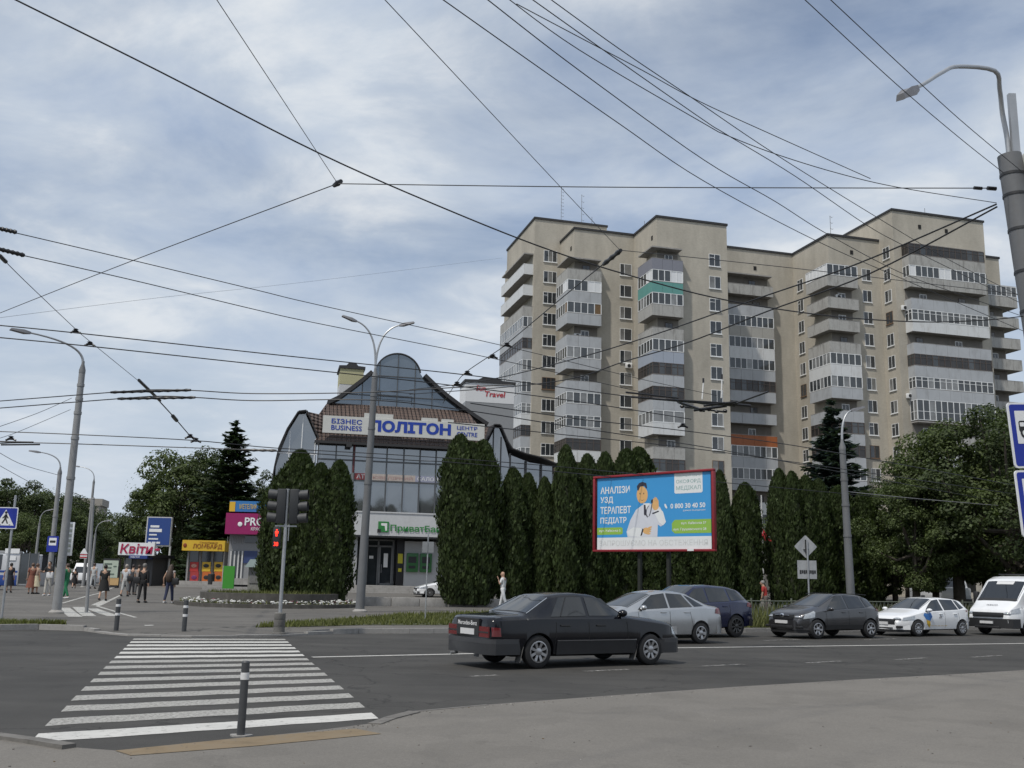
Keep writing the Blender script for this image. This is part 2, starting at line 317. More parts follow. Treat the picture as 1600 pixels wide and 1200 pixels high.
# plaza beyond the street
xs = np.unique(np.concatenate([np.linspace(-90, 90, 46), np.linspace(-14, 3, 40), [k[0] for k in KERB]]))
ss = [0, .3, .8, 1.5, 2.5, 4, 6, 8, 10, 13, 16, 20, 25, 30, 34, 38, 42, 46, 52, 60, 75, 100, 200, 600, 2500]
rows = []
for s in ss: rows.append([(float(x), ykerb(x) + .14 + s, gz(x, ykerb(x) + .14 + s)) for x in xs])
mb = MB(); mb.grid(rows); kind(mb.build('plaza', PLAZAM), 'structure')
mb = MB(); kerbrow(mb, [Vector((a, b, 0)) for a, b in KERB[1:-1]], .17, 0, lambda x: hk(x) + .012, 1, rk); kind(mb.build('far_kerb', CONC), 'structure')
# markings
PAINT = asphalt('worn white road paint', (.55, .55, .53), .7, .1)
def worn(name, lo, hi, col=(.44, .43, .40), keep=.0, sc=9):
    m = mat(name, col, .7, var=.08, scale=4); t = m.node_tree; b = t.nodes['Principled BSDF']; c = t.nodes.new('ShaderNodeTexCoord'); n = t.nodes.new('ShaderNodeTexNoise'); n.inputs['Scale'].default_value = sc; n.inputs['Detail'].default_value = 9; n.inputs['Roughness'].default_value = .78
    t.links.new(c.outputs['Object'], n.inputs[0]); mr = t.nodes.new('ShaderNodeMapRange'); mr.inputs[1].default_value = lo; mr.inputs[2].default_value = hi; mr.inputs[3].default_value = keep; t.links.new(n.outputs[0], mr.inputs[0]); t.links.new(mr.outputs[0], b.inputs['Alpha']); return m
PAINT_A = worn('zebra paint fresh', .30, .46, (.52, .51, .48), .25); PAINT_B = worn('zebra paint worn', .34, .62, (.44, .43, .40), .30, 22); PAINT_C = worn('lane paint faded', .44, .60, (.36, .35, .33), .0, 9)
NL, FL, NR, FR = [atZ(x, y, 0) for x, y in ((62, 1144), (208, 999.5), (578, 1112), (446, 1000))]
nA, nB = atZ(70, 1161, 0), atZ(590, 1126, 0)
mbs = [MB(), MB()]
def uL(p): # parameter along left edge
    return NL.lerp(FL, p)
N = 15
dl = (FL - NL); dr = (FR - NR); Ll = dl.length; Lr = dr.length
for i in range(N):
    t0 = (i - .62) / (N - 1.5); t1 = t0 + .50 / (N - 1.5) * 1.0
    z = .004
    a, b = NL + dl * t0, NR + dr * t0; c, d = NR + dr * t1, NL + dl * t1
    k = 14; lo = [a.lerp(b, j / k) for j in range(k + 1)]; up = [d.lerp(c, j / k) for j in range(k + 1)]; r_ = random.Random(i)
    wob = [r_.uniform(-.035, .035) for _ in range(k + 1)]
    rws = [[(p.x, p.y + q, z) for p, q in zip(lo, wob)], [(p.x, p.y + q * .7, z) for p, q in zip(up, wob)]]
    mbs[0 if i in (0, 9, 10, 11, 12, 13) else 1].grid(rws)
kind(mbs[0].build('zebra_crossing', PAINT_A), 'structure'); kind(mbs[1].build('zebra_crossing_worn', PAINT_B), 'structure')
def line(mb, px, wd, z=.004, zf=None):
    P = [atZ(x, y, 0) for x, y in px]
    for a, b in zip(P, P[1:]):
        d = (b - a); n = Vector((-d.y, d.x, 0)).normalized() * wd / 2; k = max(1, int(d.length / 2))
        mb.grid([[tuple(Vector((a.lerp(b, i / k).x, a.lerp(b, i / k).y, z)) - n) for i in range(k + 1)], [tuple(Vector((a.lerp(b, i / k).x, a.lerp(b, i / k).y, z)) + n) for i in range(k + 1)]])
mb = MB(); line(mb, [(488, 1027), (715, 1022), (1050, 1012.5), (1330, 1009), (1600, 1005.5), (1750, 1004)], .16); kind(mb.build('lane_line', PAINT_A), 'structure')
mb = MB()
for a in ([(736, 1057), (778, 1055)], [(913, 1049), (982, 1046)], [(1096, 1041), (1162, 1038)], [(1261, 1036), (1312, 1033)], [(1399, 1031), (1447, 1028)], [(1519, 1027), (1564, 1024)], [(1195, 1001), (1250, 999)], [(1350, 1000), (1400, 998)]): line(mb, a, .13)
kind(mb.build('lane_dashes', PAINT_C), 'structure')
# bike lane markings on the plaza: thin lines and short bars
def flat_on(mb, px, wd, lift=.006):
    P = [atZ(x, y, .15) for x, y in px]
    for a, b in zip(P, P[1:]):
        d = (b - a); n = Vector((-d.y, d.x, 0)).normalized() * wd / 2; k = max(1, int(d.length / 1.2))
        mb.grid([[(p.x - n.x, p.y - n.y, gz(p.x - n.x, p.y - n.y) + lift) for p in [a.lerp(b, i / k) for i in range(k + 1)]], [(p.x + n.x, p.y + n.y, gz(p.x + n.x, p.y + n.y) + lift) for p in [a.lerp(b, i / k) for i in range(k + 1)]]])
mb = MB()
flat_on(mb, [(97, 944), (130, 936), (160, 930), (178, 926)], .14); flat_on(mb, [(212, 964), (172, 953), (152, 948), (190, 933)], .14)
for a in ([(100, 950), (118, 963)], [(122, 949), (140, 962)], [(143, 951), (178, 962)], [(150, 947), (168, 940)]): flat_on(mb, a, .42, .008)
flat_on(mb, [(226, 976), (240, 976)], .35, .008)
kind(mb.build('bike_lane_markings', worn('bike paint', .34, .5)), 'structure')
# yellowish tactile strip by the zebra
mb = MB(); P = [atZ(x, y, .06) for x, y in ((180, 1173.5), (205, 1181), (400, 1166), (596, 1147), (556, 1139), (370, 1154))]
mb.add([(p.x, p.y, .0645) for p in P], [tuple(range(6))]); kind(mb.build('tactile_strip', mat('ochre tactile paving', (.20, .15, .09), .9, var=.25, scale=5, dirt=((.13, .12, .10), .8, 5, (1, 1, 1)))), 'structure')
# lawns with grass blades
BLADE = leafmat('grass blade', (.115, .125, .042), .35, .4)
def blades(name, area, n, h, seed, dens=None):
    rg = random.Random(seed); mb = MB()
    for _ in range(n):
        x, y = area(rg); z = gz(x, y)
        for _k in range(2):
            a = rg.uniform(0, 6.28); l = h * rg.uniform(.5, 1.25); ww = .018 + .02 * rg.random(); px, py = x + rg.uniform(-.06, .06), y + rg.uniform(-.06, .06); lx, ly = rg.uniform(-.5, .5) * l, rg.uniform(-.5, .5) * l
            ca, sa = math.cos(a) * ww, math.sin(a) * ww
            mb.add([(px - ca, py - sa, z), (px + ca, py + sa, z), (px + lx, py + ly, z + l)], [(0, 1, 2)])
    o = mb.build(name, BLADE, smooth=0); return kind(o, 'stuff')
def strip_sheet(name, fn, us, vs, m, lift=.01):
    rows = []
    for v in vs: rows.append([(p[0], p[1], gz(p[0], p[1]) + lift) for p in [fn(u, v) for u in us]])
    mb = MB(); mb.grid(rows); return kind(mb.build(name, m), 'structure')
def lawnA(u, v):   # corner by the left pole
    x = -22 + u * 10.2; return (x, ykerb(x) + .25 + v * (2.2 + .7 * math.sin(u * 5)) * (1 - u ** 6))
strip_sheet('corner_lawn', lawnA, np.linspace(0, 1, 14), np.linspace(0, 1, 4), GRASSM)
blades('corner_grass', lambda rg: lawnA(rg.random() ** .6, rg.random()), 1300, .13, 3)
def lawnB(u, v):   # strip in front of the low wall
    x = -6.9 + u * 7.5; return (x, ykerb(x) + 2.4 + v * (6.5 + 6 * u) * min(1, .15 + u * 2.2))
strip_sheet('roadside_lawn', lawnB, np.linspace(0, 1, 14), np.linspace(0, 1, 8), GRASSM)
blades('roadside_grass', lambda rg: lawnB(rg.random(), rg.random()), 2600, .14, 4)
def lawnC(u, v):   # behind the kerb under the thuja row
    x = .5 + u * 40; return (x, ykerb(x) + .5 + v * 22)
strip_sheet('hedge_lawn', lawnC, np.linspace(0, 1, 24), np.linspace(0, 1, 10), GRASSM)
blades('hedge_grass', lambda rg: (lambda u: lawnC(u, rg.random() ** 2 * .5))(rg.random() * .7), 6000, .55, 6)
# ================================================================ apartment tower block
TA = R(15.3); AE1 = Vector((math.cos(TA), math.sin(TA), 0)); AO = Vector((2.43, 118.8, 0))
BRICK = brickmat('beige silicate brick', (.47, .437, .37), (.425, .393, .332), (.38, .35, .298), .26, .09, 1.0, .45)
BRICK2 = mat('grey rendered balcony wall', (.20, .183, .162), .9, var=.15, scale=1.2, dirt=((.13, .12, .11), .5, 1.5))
ROOFTRIM = mat('dark roof edge', (.03, .03, .032), .7)
apt = thing('apartment_building', 'tall stepped beige brick apartment block with stacked glazed balconies behind the thujas', 'building', AO, TA)
T1 = 46.15; T2 = 43.35
low = [(0, 0), (3.4, 0), (3.4, -5.4), (11.1, -5.4), (11.1, -12.2), (20.05, -12.2), (20.05, -5.2), (33, -5.2), (33, -13.2), (40.1, -13.2), (40.1, -16), (53.2, -16), (53.2, -12.5), (58.3, -12.5), (58.3, 14), (0, 14)]
mb = MB(); mb.prism(low, -1, T2, bottom=False)
mb.build('wall', BRICK, apt)
mb = MB(); mb.prism([(0, 0), (9.6, 0), (9.6, 13.2), (0, 13.2)], T2, T1, bottom=False); mb.build('wall', BRICK, apt)
mb = MB(); mb.prism([(40.1, -16), (53.2, -16), (53.2, -3), (40.1, -3)], T2, T1 + .25, bottom=False); mb.build('wall', BRICK, apt)
def roof_edge(poly, z, closed=False):
    mb = MB(); pts = list(poly) + ([poly[0]] if closed else [])
    for (a, b), (c, d) in zip(pts, pts[1:]):
        L = math.hypot(c - a, d - b); q = Matrix.Translation((a, b, 0)) @ Matrix.Rotation(math.atan2(d - b, c - a), 4, 'Z'); mb.box(-.10, -.12, z - .06, L + .10, .14, z + .2, 0, q)
    mb.build('roof_edge', ROOFTRIM, apt)
roof_edge(low[1:10], T2); roof_edge([(53.2, -12.5), (58.3, -12.5), (58.3, 13)], T2); roof_edge([(0, 13.2), (0, 0), (9.6, 0)], T1); roof_edge([(40.1, -5), (40.1, -16), (53.2, -16)], T1 + .25)
# windows -----------------------------------------------------------
def win_mesh(nm, w_, h, div, curtain, trans=False):
    fr = MB(); t = .05
    fr.box(-w_ / 2 - .05, -.10, -h / 2 - .10, w_ / 2 + .05, .02, -h / 2 - .001)       # sill
    fr.box(-w_ / 2, -.03, h / 2 - t, w_ / 2, .02, h / 2); fr.box(-w_ / 2, -.03, -h / 2, w_ / 2, .02, -h / 2 + t)
    xs_ = [-w_ / 2 + t / 2] + [(-.5 + d) * w_ for d in div] + [w_ / 2 - t / 2]
    for x in xs_: fr.box(x - t / 2, -.028, -h / 2 + t, x + t / 2, .02, h / 2 - t)
    if trans: fr.box(-w_ / 2 + t, -.026, h * .2, -w_ / 2 + w_ * div[0] - t / 2, .02, h * .2 + .05)
    pn = MB()
    for a, b, k in zip(xs_, xs_[1:], range(9)): pn.add([(a + t / 2, -.006, -h / 2 + t), (b - t / 2, -.006, -h / 2 + t), (b - t / 2, -.006, h / 2 - t), (a + t / 2, -.006, h / 2 - t)], [(0, 1, 2, 3)], 1 if (curtain >> k) & 1 else 0)
    return fr.mesh(nm, PVC, 0), fr.mesh(nm + ' wood', mat('brown window wood', (.16, .10, .06), .6, var=.2), 0), pn.mesh('pane', [GLASS, GLASS2], 0)
WM = {}
for k, (w_, div) in dict(w3=(1.72, (.34, .67)), w2=(1.45, (.5,)), w2b=(1.5, (.38,)), w2s=(1.25, (.5,))).items():
    for c in range(4): WM[k, c] = win_mesh('window', w_, 1.48, div, (0, 1, 2, 0)[c], c == 3)
rw = random.Random(11)
def window(k, u, v, z, rot):
    f, fw, p = WM[k, rw.choice((0, 0, 1, 2, 3))]; f = fw if rw.random() < .1 else f
    o = link(bpy.data.objects.new('window', f), apt); o.location = (u, v, z); o.rotation_euler = (0, 0, rot); link(bpy.data.objects.new('pane', p), o)
for k in range(14):
    z = 41.4 - 2.7 * k
    if z > 4: window('w3', 2.09, -.02, z, 0)
for k in range(13):
    z = 38.85 - 2.7 * k
    if z < 5: continue
    window('w2b', 10.0, -5.42, z, 0); window('w2', 18.4, -12.22, z, 0)
    window('w2s', 32.98, -11.0 + 4.2, z, -R(90)) if k < 11 else None
    window('w2s', 38.1, -13.22, z, 0)
for k in range(13):
    z = 41.4 - 2.7 * k
    if z > 6: window('w2s', 40.08, -14.55, z, -R(90))
VENT = MB(); VENT.box(-.2, -.03, -.25, .2, .01, .25)
vm_ = VENT.mesh('vent', mat('dark vent hole', (.012, .012, .012), .9), 0)
for u, v, z, r_ in ((3.38, -4.2, 41.2, -90), (11.08, -10.9, 41.2, -90), (27.6, -5.22, 41.0, 0), (36.2, -13.22, 41.5, 0), (43.9, -16.02, 44.7, 0), (47.7, -16.02, 44.6, 0), (56, -12.52, 41.3, 0)):
    o = link(bpy.data.objects.new('vent', vm_), apt); o.location = (u, v, z); o.rotation_euler = (0, 0, R(r_))
# balconies ---------------------------------------------------------
PAR = dict(g=mat('balcony sheet grey', (.40, .415, .43), .55, var=.08, scale=1, dirt=((.20, .20, .20), .5, 1.3)),
           w=mat('balcony sheet white', (.62, .63, .63), .5, var=.05, dirt=((.35, .33, .30), .5, 1.5)),
           s=mat('balcony concrete stained', (.38, .375, .355), .85, var=.12, dirt=((.12, .11, .10), .8, 1.8, (1.2, 1.2, .25))),
           l=mat('balcony sheet lilac', (.21, .215, .25), .55, var=.06), t=mat('balcony sheet teal', (.115, .30, .27), .5, var=.08), o=mat('balcony panel orange', (.33, .105, .035), .5, var=.15, scale=3),
           b=mat('balcony cladding blue', (.335, .37, .43), .5, var=.05), e=mat('balcony panel beige', (.36, .35, .32), .6, var=.08))
GFR = dict(w=PVC, d=mat('brown balcony frame', (.085, .068, .06), .6, var=.2), k=mat('rotten boards', (.07, .06, .05), .9, var=.4, scale=4), p=mat('white balcony panel', (.70, .71, .72), .45, var=.04), n=mat('boarded brown', (.16, .10, .05), .8, var=.4, scale=5))
BGL = mat('balcony glass', (.05, .056, .06), .07, var=.5, scale=.5, spec=.8); BGL2 = mat('balcony glass with curtains', (.20, .205, .205), .12, var=.5, scale=.7, spec=.7); BDK = mat('deep balcony glass', (.036, .034, .033), .1, var=.6, scale=.8)
def balcony(path, wallpath, z, par='g', glaze=None, pz=1.08, hgt=1.5, opendoor=True, seed=0, canopy=False, full=False):
    """path: outer edge seen from above, left to right; z: floor level"""
    rg = random.Random(seed); n = len(path); P = [Vector((a, b, 0)) for a, b in path]
    mb = MB()
    poly = list(path) + list(reversed(wallpath))
    if canopy: mb.prism(poly, z + 2.42, z + 2.58, 1)
    mb.prism(poly, z - .16, z, 1)
    for a, b in zip(P, P[1:]):
        d = b - a; L = d.length; q = Matrix.Translation((a.x, a.y, 0)) @ Matrix.Rotation(math.atan2(d.y, d.x), 4, 'Z')
        if full: continue
        k = max(1, round(L / 1.45)); s = L / k
        for i in range(k):
            j = rg.uniform(0, .012)
            mb.box(i * s + (.012 if i else -.02), -.03 - j, z - .2, (i + 1) * s - (.012 if i < k - 1 else -.02), .03, z + pz + rg.uniform(-.01, .02), 0, q)
        mb.box(0, -.045, z + pz + .02, L, .045, z + pz + .07, 1 if par != 'w' else 0, q)
    o = mb.build('balcony', [PAR[par], CONC], apt, 0)
    if glaze:
        g = MB(); frm = GFR['w' if glaze in 'wWcfmXV' else 'd' if glaze in 'dD' else 'w']; z0 = z + (pz + .07 if not full else .1); z1 = z + 2.5
        segs = list(zip(P, P[1:]))
        for si, (a, b) in enumerate(segs):
            d = b - a; L = d.length; q = Matrix.Translation((a.x, a.y, 0)) @ Matrix.Rotation(math.atan2(d.y, d.x), 4, 'Z')
            k = max(1, round(L / (.80 if glaze != 'c' else 1.15))); s = L / k; t = .045 if glaze != 'd' else .035
            g.box(0, -.035, z1 - .07, L, .03, z1, 0, q); g.box(0, -.035, z0, L, .03, z0 + .06, 0, q)
            if full: g.box(0, -.034, z + 1.1, L, .03, z + 1.15, 0, q)
            if glaze in 'dDf': g.box(0, -.033, z1 - .45, L, .03, z1 - .40, 0, q)
            for i in range(k + 1): g.box(i * s - t, -.04, z0 + .06, i * s + t, .03, z1 - .07, 0, q)
            for i in range(k):
                r = rg.random(); mi = 1
                if glaze in 'wf' and r < .28: mi = 2
                if glaze == 'c': mi = 2
                if glaze in 'dD': mi = 4 if r < .68 else 1
                last = (si == len(segs) - 1 or L > 3) and i >= k - 2
                if glaze == 'W' and L > 3 and i >= k * .5: mi = 3
                if glaze == 'X' and si == 0: mi = 3
                if glaze == 'V' and L > 5 and (i < 1 or i in (5, 6)): mi = 3
                if glaze == 'm' and L > 3 and i == k - 1: mi = 5
                zt = z1 - .07
                g.add([(i * s + t, 0, z0 + .06), ((i + 1) * s - t, 0, z0 + .06), ((i + 1) * s - t, 0, zt), (i * s + t, 0, zt)], [(0, 1, 2, 3)], mi, q)
        g.build('glazing', [frm, BGL, BGL2, GFR['p'], BDK, GFR['n']], o, 0)
    return o
def stack(path, wallpath, ztop, spec, canopy=True, seed=1, clad=()):
    for k, s in enumerate(spec):
        balcony(path, wallpath, ztop - 2.7 * k, s[0], s[1] if len(s) > 1 and s[1] != '-' else None, canopy=(k == 0 and canopy), seed=seed * 50 + k, full=(len(s) > 2))
F0 = 36.78
stack([(2.2, -2.4), (2.2, -6.6), (6.4, -6.6), (6.4, -5.4)], [(3.4, -2.4), (3.4, -5.4), (6.4, -5.4)], F0, ['s-', 'gW', 'gm', 'g-', 'gw', 'g-', 'gw', 'gf', 'wD', 'w-', 'gw', 'gd'], seed=1)
stack([(10.0, -9.3), (10.0, -13.4), (13.75, -13.4), (13.75, -12.2)], [(11.1, -9.3), (11.1, -12.2), (13.75, -12.2)], F0, ['l-', 'tW', 'sw', 's-', 'bw', 'gD', 'gD', 'wc', 's-', 'gD', 'w-', 'gw'], seed=2)
stack([(20.07, -6.4), (29.3, -6.4), (29.3, -5.2)], [(20.07, -5.2), (29.3, -5.2)], 37.2, ['s-', 'g-', 'ew', 'ww', 'gw', 'gD', 'g-', 'o-', 'gw', 'gw', 'w-', 'gw'], seed=3)
stack([(31.9, -9.9), (31.9, -14.4), (36.0, -14.4), (36.0, -13.2)], [(33, -9.9), (33, -13.2), (36.0, -13.2)], F0, ['sX', 's-', 's-', 's-', 'ww', 'gw', 'g-', 'gD', 'gd', 'gw', 'g-'], seed=4)
stack([(41.2, -16), (41.2, -17.2), (51.9, -17.2), (51.9, -16)], [(41.2, -16), (51.9, -16)], F0 + 2.7, ['sd', 'sV', 'g-', 'wf', 'g-', 'gD', 'gf', 'ww!', 's-', 'gw', 'g-'], seed=5)
stack([(54.2, -12.5), (54.2, -13.7), (59.5, -13.7), (59.5, -9)], [(54.2, -12.5), (58.3, -12.5), (58.3, -9)], F0, ['sw', 's-', 's-', 's-', 's-', 's-', 's-', 's-', 's-'], seed=6)
stack([(0, 11.2), (-1.2, 11.2), (-1.2, .35), (0, .35)], [(0, 11.2), (0, .35)], F0 + 2.3, ['w-', 'w-', 's-', 'gw', 'gD', 'gw', 'gw', 'wf', 'gd', 'gw', 'g-'], seed=7)
# rendered wall skins and doors behind open balconies
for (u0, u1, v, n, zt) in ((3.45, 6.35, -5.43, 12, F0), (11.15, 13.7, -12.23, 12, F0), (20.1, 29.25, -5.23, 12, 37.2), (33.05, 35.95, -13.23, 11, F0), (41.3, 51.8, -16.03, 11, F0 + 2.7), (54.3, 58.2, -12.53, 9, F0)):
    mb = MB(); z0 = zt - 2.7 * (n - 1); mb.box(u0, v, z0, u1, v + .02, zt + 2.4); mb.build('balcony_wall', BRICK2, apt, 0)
    for k in range(n):
        z = zt - 2.7 * k; x = u0 + (u1 - u0) * rw.uniform(.45, .6)
        for dx in ([0] if u1 - u0 < 5 else [-(u1 - u0) * .3, (u1 - u0) * .22]):
            xx = x + dx; wd = MB()
            wd.box(xx - .5, v - .05, z + .02, xx + .5, v, z + 2.1, 0); wd.add([(xx - .42, v - .055, z + .75), (xx - .03, v - .055, z + .75), (xx - .03, v - .055, z + 2.0), (xx - .42, v - .055, z + 2.0)], [(0, 1, 2, 3)], 1)
            wd.add([(xx + .03, v - .055, z + .75), (xx + .42, v - .055, z + .75), (xx + .42, v - .055, z + 2.0), (xx + .03, v - .055, z + 2.0)], [(0, 1, 2, 3)], 1)
            wd.build('balcony_door', [PVC if rw.random() < .6 else GFR['d'], GLASS], apt, 0)
# air conditioners, antennas
def aircon(u, v, z, rot):
    mb = MB(); mb.rbox(-.4, -.32, -.28, .4, -.02, .28, .03); mb.lathe([(.01, 0), (.22, 0), (.22, .012)], 16, 1, Matrix.Translation((0, -.332, 0)) @ Matrix.Rotation(R(0), 4, 'X'), axis='y')
    o = mb.build('air_conditioner', [WHITE, DARK], apt); o.location = (u, v, z); o.rotation_euler = (0, 0, rot)
aircon(10.3, -5.42, 26.9, 0); aircon(41.0, -16.02, 34.2, 0); aircon(41.0, -16.02, 23.6, 0); aircon(34.0, -13.22, 35.6, 0); aircon(3.8, -5.42, 30.0, 0)
def antenna(u, v, z, h, arms):
    mb = MB(); mb.tube([(0, 0, 0), (0, 0, h)], .03, 5)
    for i in range(arms):
        zz_ = h * (.25 + .72 * i / max(1, arms - 1)); mb.tube([(-.05, 0, zz_), (.28, 0, zz_ - .08)], .02, 4); mb.tube([(.28, -.2, zz_ - .08), (.28, .2, zz_ - .08)], .018, 4)
    o = mb.build('antenna', GREY_METAL, apt); o.location = (u, v, z)
antenna(3.9, 1.4, T1, 5.2, 9); antenna(6.7, 1.5, T1, 4.6, 5); antenna(8.0, 1.2, T1, 1.6, 1); antenna(34.5, -11.6, T2, 3.2, 4); antenna(11.6, -7.5, T2, 1.2, 1); antenna(46, -14.5, T1 + .25, 1.5, 1)
# ================================================================ business centre
TB = R(13); BO = Vector((-13.69, 72.0, 0)); biz = thing('business_center', 'glass fronted business centre with brown tiled mansard roof and rounded glass gable', 'office building', BO, TB)
def tilemat():
    m = mat('brown roof tiles', (.105, .074, .062), .6, var=.12, scale=.6, spec=.4); t = m.node_tree; b = t.nodes['Principled BSDF']; c = t.nodes.new('ShaderNodeTexCoord')
    def wave(dirn, sc):
        q = t.nodes.new('ShaderNodeTexWave'); q.bands_direction = dirn; q.inputs['Scale'].default_value = sc; q.wave_profile = 'SIN'; t.links.new(c.outputs['Object'], q.inputs[0]); return q.outputs[1]
    ad = t.nodes.new('ShaderNodeMath'); ad.operation = 'ADD'; t.links.new(wave('X', 1.05), ad.inputs[0]); t.links.new(wave('Z', 1.1), ad.inputs[1])
    bp = t.nodes.new('ShaderNodeBump'); bp.inputs['Strength'].default_value = 1; bp.inputs['Distance'].default_value = .12; t.links.new(ad.outputs[0], bp.inputs['Height']); t.links.new(bp.outputs[0], b.inputs['Normal'])
    br = t.nodes.new('ShaderNodeTexBrick'); sp = t.nodes.new('ShaderNodeSeparateXYZ'); cb = t.nodes.new('ShaderNodeCombineXYZ'); t.links.new(c.outputs['Object'], sp.inputs[0]); t.links.new(sp.outputs[0], cb.inputs[0]); t.links.new(sp.outputs[2], cb.inputs[1]); t.links.new(cb.outputs[0], br.inputs['Vector'])
    br.offset = 0; br.inputs['Scale'].default_value = 1; br.inputs['Brick Width'].default_value = .34; br.inputs['Row Height'].default_value = .27; br.inputs['Mortar Size'].default_value = .025; br.inputs['Color1'].default_value = (.125, .088, .073, 1); br.inputs['Color2'].default_value = (.10, .07, .058, 1); br.inputs['Mortar'].default_value = (.045, .032, .028, 1); t.links.new(br.outputs[0], b.inputs['Base Color']); return m
TILE = tilemat(); CURT = mat('curtain wall glass', (.27, .285, .30), .04, metal=.8, var=.12, scale=.25, spec=.8); MULL = mat('grey mullion', (.10, .105, .11), .4, metal=.3)
BWALL = mat('light composite panel', (.52, .525, .53), .45, var=.05, dirt=((.35, .34, .33), .35, 1)); BGREY = mat('grey cladding', (.26, .265, .27), .5, var=.08)
mb = MB(); mb.box(-3.1, .3, 6.2, 17.6, 22, 9.6); mb.box(2.2, 1.6, .6, 17.2, 20, 6.0); mb.box(-2.6, .5, .6, 2.2, 20, 6.2); mb.build('wall', BGREY, biz, 0)
# curtain wall
mb = MB()
us = [-.25, 1.05, 2.35, 3.6, 4.75, 6.0, 7.2, 8.4, 9.6, 10.8, 12.0]
zr = [6.15, 8.45, 9.9, 11.25]
for a, b in zip(us, us[1:]):
    for z0, z1 in zip(zr, zr[1:]):
        j = rw.uniform(-.012, .012); j2 = rw.uniform(-.012, .012)
        mb.add([(a, .1 + j, z0), (b, .1 + j2, z0), (b, .1 - j, z1), (a, .1 - j2, z1)], [(0, 1, 2, 3)])
mb.build('curtain_wall', CURT, biz, 0)
mb = MB()
for u in us: mb.box(u - .045, -.02, 6.15, u + .045, .16, 11.25)
for z in zr: mb.box(-.3, 0, z - .05, 12.05, .15, z + .05)
mb.build('mullions', MULL, biz, 0)
mb = MB(); mb.box(2.25, -.06, 6.1, 2.43, .2, 11.2); mb.tube([(2.34, -.1, 11.2), (2.34, -.1, 9.0)], .07, 8, 1); mb.tube([(2.34, -.1, 8.98), (2.34, -.1, 6.1)], .07, 8, 0); mb.build('downpipe', [GREY_METAL, mat('dark red pipe', (.10, .02, .025), .5)], biz)
mb = MB(); mb.box(2.45, .03, 8.52, 3.6, .085, 8.98, 0); mb.box(3.6, .03, 8.52, 6.9, .085, 8.98, 1); mb.box(6.9, .03, 8.52, 11.9, .085, 8.98, 2)
q = Matrix.Translation((0, .018, 0)) @ Matrix.Rotation(R(90), 4, 'X')
text_mb(mb, 'АТЛ', 2.6, 8.6, .9, .3, 0, 3, .01, q); text_mb(mb, 'ЮВЕЛІРНИЙ', 3.8, 8.62, 2.9, .26, 0, 4, .0, q); text_mb(mb, 'САЛОН КРАСИ', 7.05, 8.62, 3.2, .28, 0, 3, .01, q)
mb.build('window_banner', [mat('red banner', (.34, .06, .06), .5), mat('beige banner', (.44, .38, .34), .5), mat('lilac banner', (.30, .31, .40), .5), WHITE, mat('faded red lettering', (.40, .24, .22), .5)], biz, 0)
# mansard roof
def sheet(mb, pts, th=.12, m=0):   # thick quad
    P = [Vector(p) for p in pts]; n = (P[1] - P[0]).cross(P[-1] - P[0]).normalized() * th; k = len(P)
    mb.add([*P, *[p + n for p in P]], [tuple(range(k - 1, -1, -1)), tuple(range(k, 2 * k))] + [(i, (i + 1) % k, k + (i + 1) % k, k + i) for i in range(k)], m)
mb = MB(); r0 = [(-.45, -.45, 11.15), (12.2, -.45, 11.15), (11.5, 2.2, 13.1), (.15, 2.2, 13.1)]
mb.grid([[(-.5 + i * 12.9 / 20, -.5, 11.12) for i in range(21)], [(-.3 + i * 12.4 / 20, .1, 11.8) for i in range(21)], [(-.05 + i * 11.9 / 20, 1.6, 13.2) for i in range(21)], [(.5 + i * 10.8 / 20, 3.9, 14.7) for i in range(21)], [(1.0 + i * 9.6 / 20, 9.9, 15.2) for i in range(21)]])
mb.build('roof', TILE, biz, 20)
mb = MB(); mb.box(-.55, -.62, 10.98, 12.45, -.45, 11.16); mb.box(1.7, -.9, 10.75, 2.1, -.5, 11.1); mb.build('eaves', ROOFTRIM, biz, 0)
# front gable with the round glass
def gable_outline(n=18):
    L = [(.5, 14.55), (1.3, 15.0), (2.2, 15.75), (3.1, 16.55), (3.75, 17.2)]
    arc = [(5.72 + 1.78 * math.cos(t), 17.15 + 1.78 * math.sin(t)) for t in np.linspace(math.pi * .93, math.pi * .07, n)]
    Rr = [(7.7, 17.2), (8.5, 16.5), (9.5, 15.7), (10.6, 14.95), (11.7, 14.25), (12.9, 13.55)]
    return L, arc, Rr
L_, arc, R_ = gable_outline()
mb = MB(); out = L_ + arc + R_[:-1] + [(11.2, 14.5), (1, 14.5)]
mb.add([(a, 3.98, b) for a, b in out], [tuple(range(len(out)))]); mb.build('gable_glass', mat('gable glass', (.19, .22, .25), .06, metal=.7, var=.15, scale=.3), biz, 0)
mb = MB()
for u in (3.0, 4.3, 5.72, 7.1, 8.5): mb.box(u - .035, 3.9, 14.5, u + .035, 4.0, {3.0: 16.4, 4.3: 18.2, 5.72: 18.9, 7.1: 18.2, 8.5: 16.4}[u])
for z, a, b in ((15.5, 2.0, 9.6), (17.1, 3.8, 7.6)): mb.box(a, 3.9, z - .035, b, 4.0, z + .035)
mb.build('gable_mullions', MULL, biz, 0)
mb = MB()
for seg in (L_, R_):
    for (a, b), (c, d) in zip(seg, seg[1:]): sheet(mb, [(a, 3.4, b + .0), (c, 3.4, d), (c, 11, d), (a, 11, b)], .28 if True else 0)
for (a, b), (c, d) in zip(arc, arc[1:]): sheet(mb, [(a, 3.85, b), (c, 3.85, d), (c, 10.5, d), (a, 10.5, b)], .09)
mb.build('gable_roof', ROOFTRIM, biz, 0)
mb = MB()
for x in (4.1, 4.35, 7.0): mb.tube([(x if x > 4.2 else 4.1, 3.2, 15.05), (x if x > 4.2 else 4.1, 3.2, 15.75)], .03, 5)
